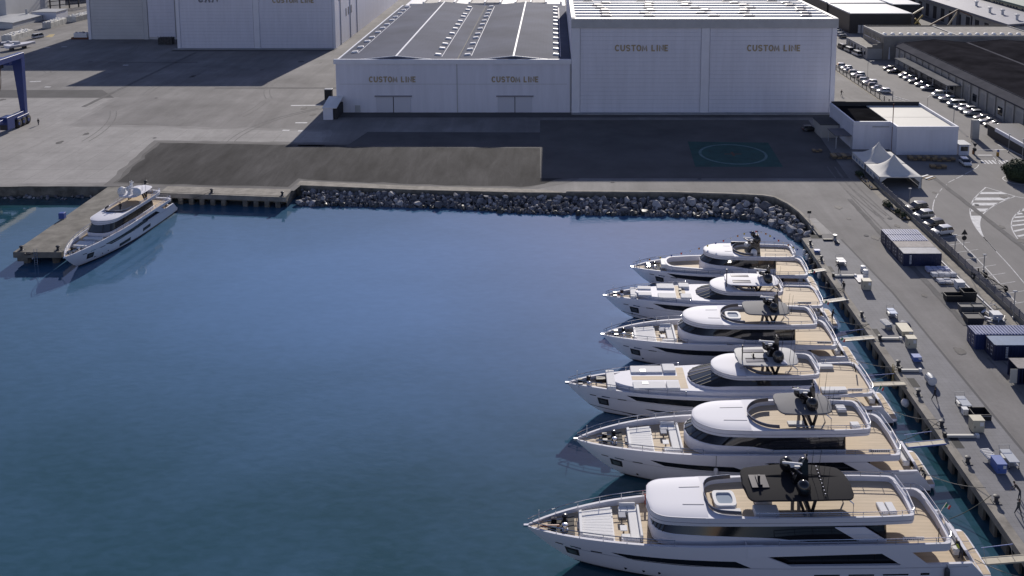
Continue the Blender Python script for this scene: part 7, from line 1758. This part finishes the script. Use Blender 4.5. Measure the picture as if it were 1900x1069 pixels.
# boat trailer on the parking bays
x, y = g(1834, 528); t = thing('boat_trailer', 'bare dark boat trailer frame standing on the parking bays', 'trailer', (x, y, 0), R(100))
for sg in (-1, 1): m = MB(); m.bar((-3.2, sg * .8, .6), (3.0, sg * .8, .6), .12, .16); m.build('side_beam', blk_m, t)
for xx in (-2.8, -1.2, .6, 2.4): m = MB(); m.bar((xx, -.95, .6), (xx, .95, .6), .12, .14); m.build('cross_beam', blk_m, t)
m = MB(); m.bar((3.0, .8, .6), (4.6, 0, .55), .1); m.bar((3.0, -.8, .6), (4.6, 0, .55), .1); m.build('drawbar', blk_m, t)
for xx, yy in ((-2.5, 1.05), (-2.5, -1.05), (2.2, 1.05), (2.2, -1.05)): m = MB(); m.wheel((xx, yy, .45), .45, .25, 14); w_ = m.build('wheel', tyre, t, smooth=40); m = MB(); m.wheel((xx, yy, .45), .22, .27, 8); m.build('rim', zinc, w_)
m = MB(); m.bar((2.4, 0, .6), (2.6, 0, 1.5), .14); m.build('winch_post', blk_m, t)

# ================================================================== posts, lamps, signs
def lamp(px, py, h, label, arm=0.0, twin=False):
    x, y = g(px, py); t = thing('street_lamp', label, 'street lamp', (x, y, 0), 0, 'street lamps')
    P = [(0, 0, 0), (0, 0, h)] if not arm else [(0, 0, 0), (0, 0, h * .92), (arm * .3, 0, h), (arm, 0, h + .1)]
    m = MB(); m.tube(P, .07, 6); m.build('post', zinc, t)
    m = MB(); m.bbox(arm - .28, arm + .28, -.14, .14, h + .02, h + .16, .03) if arm or not twin else m.bbox(-.3, .3, -.18, .18, h, h + .2, .03); m.build('lamp_head', fascia_m, t)
    m = MB(); m.lathe([(.16, 0), (.16, .3), (.09, .34)], (0, 0, 0), 8); m.build('base', zinc, t)
lamp(1825, 504, 2.7, 'short lamp post by the boat trailer'); lamp(1880, 592, 4.0, 'lamp post behind the blue containers'); lamp(1771, 474, 3.4, 'lamp post beside the warning sign'); lamp(1687, 383, 3.4, 'lamp post in front of the marquee')
lamp(1609, 152, 6.4, 'tall curved street lamp by the left row of cars', 1.6); lamp(1769, 231, 5.0, 'lamp post between the white building and the parked cars'); lamp(1720, 210, 4.6, 'curved street lamp behind the white flat roofed building', 1.8); lamp(1896, 305, 5.5, 'lamp post beside the round bush'); lamp(1871, 283, 4.2, 'thin post on the island by the crossing')
def sign(px, py, h, label, kind):
    x, y = g(px, py); t = thing('road_sign', label, 'road sign', (x, y, 0), 0, 'road signs'); m = MB(); m.tube([(0, 0, 0), (0, 0, h)], .045, 6); m.build('post', zinc, t)
    r_ = .55
    if 'tri' in kind: m = MB(); a = [(-r_, h - .55), (r_, h - .55), (0, h + .4)] if kind == 'tri' else [(-r_, h + .3), (r_, h + .3), (0, h - .6)]; m.loft([[(p_[0], -.05, p_[1]) for p_ in a], [(p_[0], -.02, p_[1]) for p_ in a]], caps=(1, 1)); m.build('sign_plate', blk_m, t)
    m = MB(); m.wheel((0, -.045, h - 1.15), .42, .03, 14); m.build('round_plate', blk_m, t)
sign(1788, 458, 2.7, 'triangular warning sign with round plate, seen from behind by the parking bays', 'tri'); sign(1808, 288, 2.4, 'give way sign with round plate beside the guard booth', 'tri_down')
for k, (px, py, lab) in enumerate(((1851, 290, 'yellow and blue traffic bollard at the crossing island'), (1806, 286, 'orange barrier post beside the guard booth'))):
    x, y = g(px, py); t = thing('traffic_bollard', lab, 'bollard', (x, y, 0)); m = MB(); m.bbox(-.22, .22, -.22, .22, 0, .95, .03); m.build('body', M('amber', (.40, .22, .03), .5) if k == 0 else M('rust_orange', (.22, .09, .03), .6), t)
    m = MB(); m.wheel((0, -.1, 1.25), .3, .06, 12); m.build('sign_disc', bplas if k == 0 else iron, t)
x, y = g(1807, 286); t = thing('barrier_arm', 'thin striped barrier arm across the gate lane', 'barrier', (x, y, 0)); m = MB(); m.bar((.2, 0, .95), (4.6, 0, 1.0), .08); m.build('arm', wplas, t); m = MB(); m.bbox(-.2, .2, -.15, .15, 0, 1.05, .03); m.build('motor_box', iron, t)
x, y = g(1656, 186); t = thing('gate_rail', 'white swing barrier lying across the far lane behind the white building', 'barrier', (x, y, 0)); m = MB(); m.bar((0, 0, 1.2), (2.5, -5.5, 1.2), .12); m.bar((0, 0, .7), (2.5, -5.5, .7), .1); m.build('arm', wplas, t); m = MB(); m.cb((0, 0, 0), (.2, .2, 2.6)); m.build('post', zinc, t)
m = MB(); x, y = g(1501, 411); m.tube([(x, y, 0), (x, y, 1.6)], .04, 5); t = thing('quay_sign', 'small dark sign on a thin post at the corner of the rock bank', 'sign', (x, y, 0)); m.build('post', zinc, t, W=True); m = MB(); m.box(x - .35, x + .35, y - .03, y + .03, 1.5, 2.0); m.build('plate', blk_m, t, W=True); m = MB(); m.cb((x, y, 0), (.7, .5, .12)); m.build('foot', quay_conc, t, W=True)
x, y = g(1549, 446); t = thing('mooring_winch', 'dark capstan winch at the top of the paved quay', 'winch', (x, y, 0)); m = MB(); m.lathe([(.4, 0), (.3, .15), (.2, .5), (.36, .85), (.36, 1.0)], (0, 0, 0), 12); m.build('drum', zinc, t, smooth=40); m = MB(); m.bbox(-2.0, -.4, -.2, .2, 0, .25, .03); m.build('bed', blk_m, t); m = MB(); m.bbox(-.35, .35, -1.6, -.5, .0, .2, .03); m.build('cover', iron, t)

# ================================================================== plants
leafm = [M('leaf_dark', (.022, .040, .014), .7), M('leaf_mid', (.040, .062, .020), .7), M('leaf_dry', (.07, .07, .03), .8)]
def foliage(t, cx, cy, cz, rx, rz_, n, leaf, seed, name='crown'):
    r4 = random.Random(seed); m = MB()
    for i in range(n):
        th, ph = r4.uniform(0, 6.283), math.acos(r4.uniform(-.75, 1)); k = r4.uniform(.76, 1.04) + .10 * math.sin(4 * th + 1) * math.sin(3 * ph) + .05 * math.sin(9 * th) * math.sin(7 * ph); d = Vector((math.sin(ph) * math.cos(th), math.sin(ph) * math.sin(th), math.cos(ph)))
        p_ = Vector((cx + d.x * rx * k, cy + d.y * rx * k, cz + d.z * rz_ * k)); u = d.cross(Vector((r4.uniform(-1, 1), r4.uniform(-1, 1), r4.uniform(-1, 1)))).normalized(); v_ = (d * .5 + Vector((r4.uniform(-1, 1), r4.uniform(-1, 1), r4.uniform(-1, 1))) * .6).cross(u).normalized(); s_ = leaf * r4.uniform(.6, 1.3)
        m.mi = r4.choice((0, 0, 1)) if k > .9 else 0; m.quad(p_ - u * s_ * .5, p_ + v_ * s_ * .35, p_ + u * s_ * .5, p_ - v_ * s_ * .35)
    return m.build(name, leafm[:2], t)
x, y = g(1893, 338); t = thing('round_bush', 'large round clipped dark green bush on its kerbed island', 'bush', (x + .8, y + 1.4, 0)); foliage(t, 0, 0, 2.0, 3.3, 2.05, 9000, .34, 3)
m = MB(); m.lathe([(2.7, .2), (2.95, 1.2), (3.0, 2.2), (2.4, 3.2), (1.2, 3.75), (.1, 3.85)], (0, 0, 0), 20); m.build('inner_growth', M('leaf_shadow', (.010, .017, .007), .9), t, smooth=60)
m = MB(); m.tube([(0, 0, 0), (0, 0, 1.4)], [.25, .18], 7); m.build('trunk', M('bark', (.09, .06, .04), .9), t)
line('kerb_ring', [(x + .8 + 3.5 * math.cos(a), y + 1.2 + 2.9 * math.sin(a)) for a in [R(q) for q in range(120, 300, 12)]], .22, .02)
for k, (pa, pb, lab) in enumerate((((1592, 324), (1622, 352), 'narrow planting bed with white stones beside the marquees'), ((1643, 380), (1682, 409), 'planting bed with shrubs and white stones along the fence'))):
    A, Bq = g(*pa), g(*pb); t = thing('planting_bed', lab, 'planting bed', (A[0], A[1], 0)); dv = Vector((Bq[0] - A[0], Bq[1] - A[1])); Lb = dv.length; dv.normalize(); nv = Vector((-dv.y, dv.x))
    m = MB(); m.at((0, 0, 0), math.atan2(dv.y, dv.x)); m.bbox(0, Lb, -.7, .9, 0, .22, .04); m.build('kerb_bed', M('soil', (.075, .06, .04), .95, nscale=3, namt=.5), t)
    r4 = random.Random(k + 40)
    for j in range(10):
        f = r4.uniform(.1, .95); q = dv * Lb * f + nv * r4.uniform(-.4, .5); o = inst(bpy.data.objects['rock'], (q.x, q.y, .3), r4.random() * 6, t, sc=r4.uniform(.14, .3)); o.data = protos[r4.randrange(9)]; o.name = 'white_stone'
    for j in range(4 if k else 2):
        f = (.06, .2, .6, .85)[j]; q = dv * Lb * f; foliage(t, q.x, q.y, .55, .55 if j else .8, .55, 260, .22, k * 9 + j, 'shrub')

# ================================================================== timber and clutter by the white building
for k, (px, py, w_, d, h, lab) in enumerate(((1712, 297, 6.5, 1.4, .9, 'dark timber stack against the white building wall, left'), (1750, 299, 5.0, 1.2, .8, 'dark timber stack against the white building wall, right'), (1740, 312, 3.4, 1.2, .7, 'low timber stack standing clear of the white building'), (1516, 282, 2.2, 1.0, .6, 'single pallet in the shade of the hangar'), (1560, 293, 4.2, 2.2, .8, 'broad timber stack in the shade left of the marquees'))):
    x, y = g(px, py); t = thing('timber_stack', lab, 'timber stack', (x, y, 0), 0, 'timber stacks'); n_ = max(3, int(w_ / .9))
    for j in range(n_):
        for l in range(2): m = MB(); m.bbox(-w_ / 2 + j * w_ / n_ + .04, -w_ / 2 + (j + 1) * w_ / n_ - .04, -d / 2 + rnd.uniform(-.1, .1), d / 2 + rnd.uniform(-.1, .1), .1 + l * h / 2, .08 + (l + 1) * h / 2 - rnd.uniform(0, .1), .02); m.build('plank', woodp if (j + l) % 2 else M('old_timber', (.12, .10, .085), .9, nscale=2, namt=.3), t)
x, y = g(1722, 330); t = thing('pale_boards', 'loose pale boards on the ground beside the open marquee', 'boards', (x, y, 0), R(35))
for j in range(4): m = MB(); m.bbox(-1.3, 1.3, -1 + j * .55, -.6 + j * .55, 0 + j % 2 * .1, .09 + j % 2 * .1, .01); m.build('plank', wplas if j % 2 else woodp, t)
x, y = g(610, 184); t = thing('black_tank', 'small black tank on the roof line behind the white hut', 'tank', (x, y, 0)); m = MB(); m.bbox(-1, 1, -.8, .8, 0, 2.8, .08); m.build('body', blk_m, t); m = MB(); m.bbox(-1.1, 1.1, -.9, .9, 2.8, 3.0, .05); m.build('lid', zinc, t)
x, y = g(152, 72); t = thing('rubble_bin', 'white bin of rubble beside the grey shed door', 'bin', (x, y, 0)); m = MB(); m.bbox(-2.4, 2.6, -1.4, 1.4, .75, 2.4, .05); m.build('body', wplas, t); m = MB(); m.bbox(-3.4, 3.4, -1.5, 1.5, 0, .75, .05); m.build('pallet_base', M('pallet_red', (.12, .05, .03), .8), t)
for j in range(9): o = inst(bpy.data.objects['rock'], (rnd.uniform(-1.8, 2), rnd.uniform(-.9, .9), 2.4), rnd.random() * 6, t, sc=rnd.uniform(.4, .75)); o.data = protos[rnd.randrange(9)]; o.name = 'rubble_piece'
x, y = g(309, 82); t = thing('scrap_cage', 'dark wire cage of scrap between the two shipyard sheds', 'cage', (x, y, 0))
for j in range(6): m = MB(); m.bar((-2.5 + j, -1.2, 0), (-2.5 + j, -1.2, 3.2), .1); m.build('bar', dk, t)
m = MB(); m.bbox(-2.6, 2.6, -1.1, 1.2, 0, 2.6, .05); m.build('load', M('scrap_dark', (.06, .06, .06), .9, nscale=2, namt=.6), t)
a = g(12, 95); b = g(57, 87); t = thing('upturned_hull', 'white boat hull lying on stands in the left yard', 'boat hull', (a[0], a[1], 0), heading(a, b)); Lh = math.dist(a, b) + 2
S = outline(0, Lh, [(0, 1.9), (Lh * .5, 2.2), (Lh, .8)], .4, Lh * .5, n=20); m = MB(); m.loft([ring(S, .9, .9), ring(S, 1.6, .1), ring(S, 1.9)], caps=(1, 1)); m.build('hull', gel, t, smooth=40); m = MB(); m.bbox(Lh * .3, Lh * .45, -.7, .7, 1.9, 2.8, .1); m.build('console', cush_g, t)
for xx in (2, Lh * .6): m = MB(); m.cb((xx, 0, 0), (.3, 2.4, .95)); m.build('stand', dk, t)
for k, (px, py, lab) in enumerate(((2, 83, 'small white boat on the ground, left of the storage bin'), (7, 87, 'second small white boat beside the first by the storage bin'))):
    x, y = g(px, py); t = thing('small_boat', lab, 'boat', (x, y, 0), R(30)); S = outline(0, 6, [(0, 1), (3, 1.1), (6, .4)], .3, 3, n=16); m = MB(); m.loft([ring(S, .3, .5), ring(S, .9), ring(S, .92, .15)], caps=(1, 1)); m.build('hull', gel, t, smooth=40); m = MB(); m.bbox(2, 2.8, -.6, .6, .9, 1.3, .05); m.build('thwart', cush_g, t)

# ================================================================== people
def person(x, y, z, rz, label, coat=(.03, .03, .035), legs=(.035, .04, .06), pose='stand', hi=False):
    t = thing('person', label, 'person', (x, y, z), rz, 'people about the quay')
    st = dict(stand=.08, walk=.34, bend=.12, work=.15)[pose]; lean = dict(stand=0, walk=.06, bend=.5, work=.18)[pose]
    V = {}; E_ = []; Rr = {}
    def nd(k, p_, r_): V[k] = p_; Rr[k] = r_
    nd('pel', (0, 0, .92), .13); nd('wai', (lean * .3, 0, 1.10), .125); nd('che', (lean * .7, 0, 1.32), .15); nd('nec', (lean * 1.0, 0, 1.48), .06); nd('hd0', (lean * 1.12, 0, 1.57), .085); nd('hd1', (lean * 1.2, 0, 1.68), .085)
    for s_, q in ((1, 'l'), (-1, 'r')):
        f = st * s_
        nd('hip' + q, (0, s_ * .095, .86), .095); nd('kne' + q, (f * .55 + .03, s_ * .1, .48), .065); nd('ank' + q, (f - .03 * s_, s_ * .1, .09), .045); nd('toe' + q, (f + .13, s_ * .11, .035), .038)
        nd('sho' + q, (lean * .85, s_ * .19, 1.42), .07); a = (-f * .8) if pose == 'walk' else (.22 if pose in ('bend', 'work') else .03)
        nd('elb' + q, (lean * .8 + a * .6, s_ * .25, 1.15), .048); nd('wri' + q, (lean * .8 + a * 1.3 + (.1 if pose != 'stand' else .04), s_ * .24, .93 if pose != 'work' else 1.05), .035); nd('han' + q, (lean * .8 + a * 1.4 + (.15 if pose != 'stand' else .06), s_ * .23, .83 if pose != 'work' else 1.05), .038)
        E_ += [('pel', 'hip' + q), ('hip' + q, 'kne' + q), ('kne' + q, 'ank' + q), ('ank' + q, 'toe' + q), ('che', 'sho' + q), ('sho' + q, 'elb' + q), ('elb' + q, 'wri' + q), ('wri' + q, 'han' + q)]
    E_ += [('pel', 'wai'), ('wai', 'che'), ('che', 'nec'), ('nec', 'hd0'), ('hd0', 'hd1')]
    ks = list(V); me = bpy.data.meshes.new('body'); me.from_pydata([V[k] for k in ks], [(ks.index(a), ks.index(b)) for a, b in E_], [])
    ob = bpy.data.objects.new('body', me); C.objects.link(ob); md = ob.modifiers.new('s', 'SKIN'); me.skin_vertices  # skin layer made by the modifier
    for k, sv_ in zip(ks, me.skin_vertices[0].data): sv_.radius = (Rr[k], Rr[k]); sv_.use_root = (k == 'pel')
    ob.modifiers.new('u', 'SUBSURF').levels = 1; 
    m2 = bpy.data.meshes.new_from_object(ob.evaluated_get(bpy.context.evaluated_depsgraph_get())); bpy.data.objects.remove(ob); bpy.data.meshes.remove(me)
    m2.materials.clear()
    for mm in (M('cloth_%.3f_%.3f' % coat[:2], coat, .85), M('trousers_%.3f_%.3f' % legs[:2], legs, .85), M('skin_tone', (.34, .20, .14), .6), M('shoe_black', (.015, .015, .015), .6)): m2.materials.append(mm)
    for p_ in m2.polygons:
        c_ = p_.center; p_.use_smooth = True
        hand = abs(c_.y) > .18 and (c_.z < .93 if pose != 'work' else c_.x > lean * .8 + .36)
        p_.material_index = 3 if c_.z < .085 else 2 if (c_.z > 1.5 or hand) else 1 if c_.z < .95 else 0
    ob = bpy.data.objects.new('body', m2); C.objects.link(ob); ob.parent = t
    m = MB(); hx = lean * 1.2; m.lathe([(.098, -.02), (.105, .05), (.085, .1), (.03, .125)], (hx - .012, 0, 1.66), 10, caps=(0, 1)); m.build('hair', M('hair_dark', (.03, .02, .015), .8) if not hi else wplas, t, smooth=50)
    if hi: m = MB(); m.loft([[(lean * .5 + .17 * math.cos(a), .215 * math.sin(a), 1.02) for a in [2 * math.pi * k / 12 for k in range(12)]], [(lean * .85 + .185 * math.cos(a), .235 * math.sin(a), 1.36) for a in [2 * math.pi * k / 12 for k in range(12)]]]); m.build('safety_vest', M('hi_vis_yellow', (.45, .55, .06), .7), t, smooth=50)
def pg(p_, z=0.0): return (*g(*p_, z), z)
person(*pg((1733.5, 744)), R(-60), 'person in dark clothes walking alone on the paved quay', pose='walk')
person(*pg(q5(412, 310)), R(100), 'person in dark clothes bending over the white flat cart', pose='bend')
person(*pg(q5(455, 490)), R(-120), 'person in black standing at the quay edge by the second gangway', pose='work')
person(*pg(q8(1668, 585)), R(-70), 'person in dark overalls walking at lower right of the quay', coat=(.05, .055, .05), pose='walk')
person(*pg(q8(1682, 460)), R(150), 'person bending down beside the working ropes at lower right', coat=(.06, .05, .045), pose='bend')
person(*pg((71.5, 232.5)), R(90), 'person in dark clothes standing beside the boat hoist wheels', pose='stand')
person(*pg((1561, 178)), R(20), 'person walking along the lane beside the tall hangar', pose='walk')
def on(s_, x, y, z, rz, *a, **k):
    Mw = Matrix.Translation(s_.root.location) @ Matrix.Rotation(s_.root.rotation_euler[2], 4, 'Z'); q = Mw @ Vector((x, y, z)); person(q.x, q.y, q.z, rz, *a, **k)
on(s2, .6, 1.2, .6, R(30), 'person in black standing on the swim platform of the white topped sport yacht', pose='work')
on(s6, 2.6, 2.1, 1.63, R(120), 'person in yellow vest at the stern of the largest yacht', coat=(.03, .03, .03), pose='bend', hi=True)
on(s5, 1.0, 2.3, .6, R(200), 'person in black crouched on the stern platform of the pewter topped yacht', pose='bend')
on(s7, 15.2, .6, 5.21, R(-90), 'person in black standing on the sun deck of the lone yacht', pose='stand')
x, y = g(1803, 262); t = thing('bicycle', 'dark bicycle leaning near the rendered gate pillar', 'bicycle', (x, y, 0), R(60))
for xx in (-.52, .52):
    m = MB(); m.tube([(xx + .33 * math.cos(a), 0, .34 + .33 * math.sin(a)) for a in [2 * math.pi * k / 16 for k in range(16)]], .025, 5, closed=True); w_ = m.build('wheel', tyre, t)
    m = MB()
    for k in range(4): m.tube([(xx + .31 * math.cos(a), 0, .34 + .31 * math.sin(a)) for a in (k * math.pi / 4, k * math.pi / 4 + math.pi)], .008, 3)
    o = m.build('spokes', zinc, w_); o['kind'] = 'stuff'
m = MB(); m.tube([(-.52, 0, .34), (-.05, 0, .33), (.38, 0, .8), (-.2, 0, .82), (-.52, 0, .34)], .025, 5); m.tube([(-.05, 0, .33), (-.22, 0, .9)], .025, 5); m.tube([(.52, 0, .34), (.36, 0, .95)], .025, 5); m.build('frame', iron, t)
m = MB(); m.bbox(-.34, -.1, -.07, .07, .9, .97, .02); m.build('saddle', blk_m, t); m = MB(); m.tube([(.3, -.26, .98), (.36, 0, .96), (.3, .26, .98)], .02, 5); m.build('handlebar', iron, t)
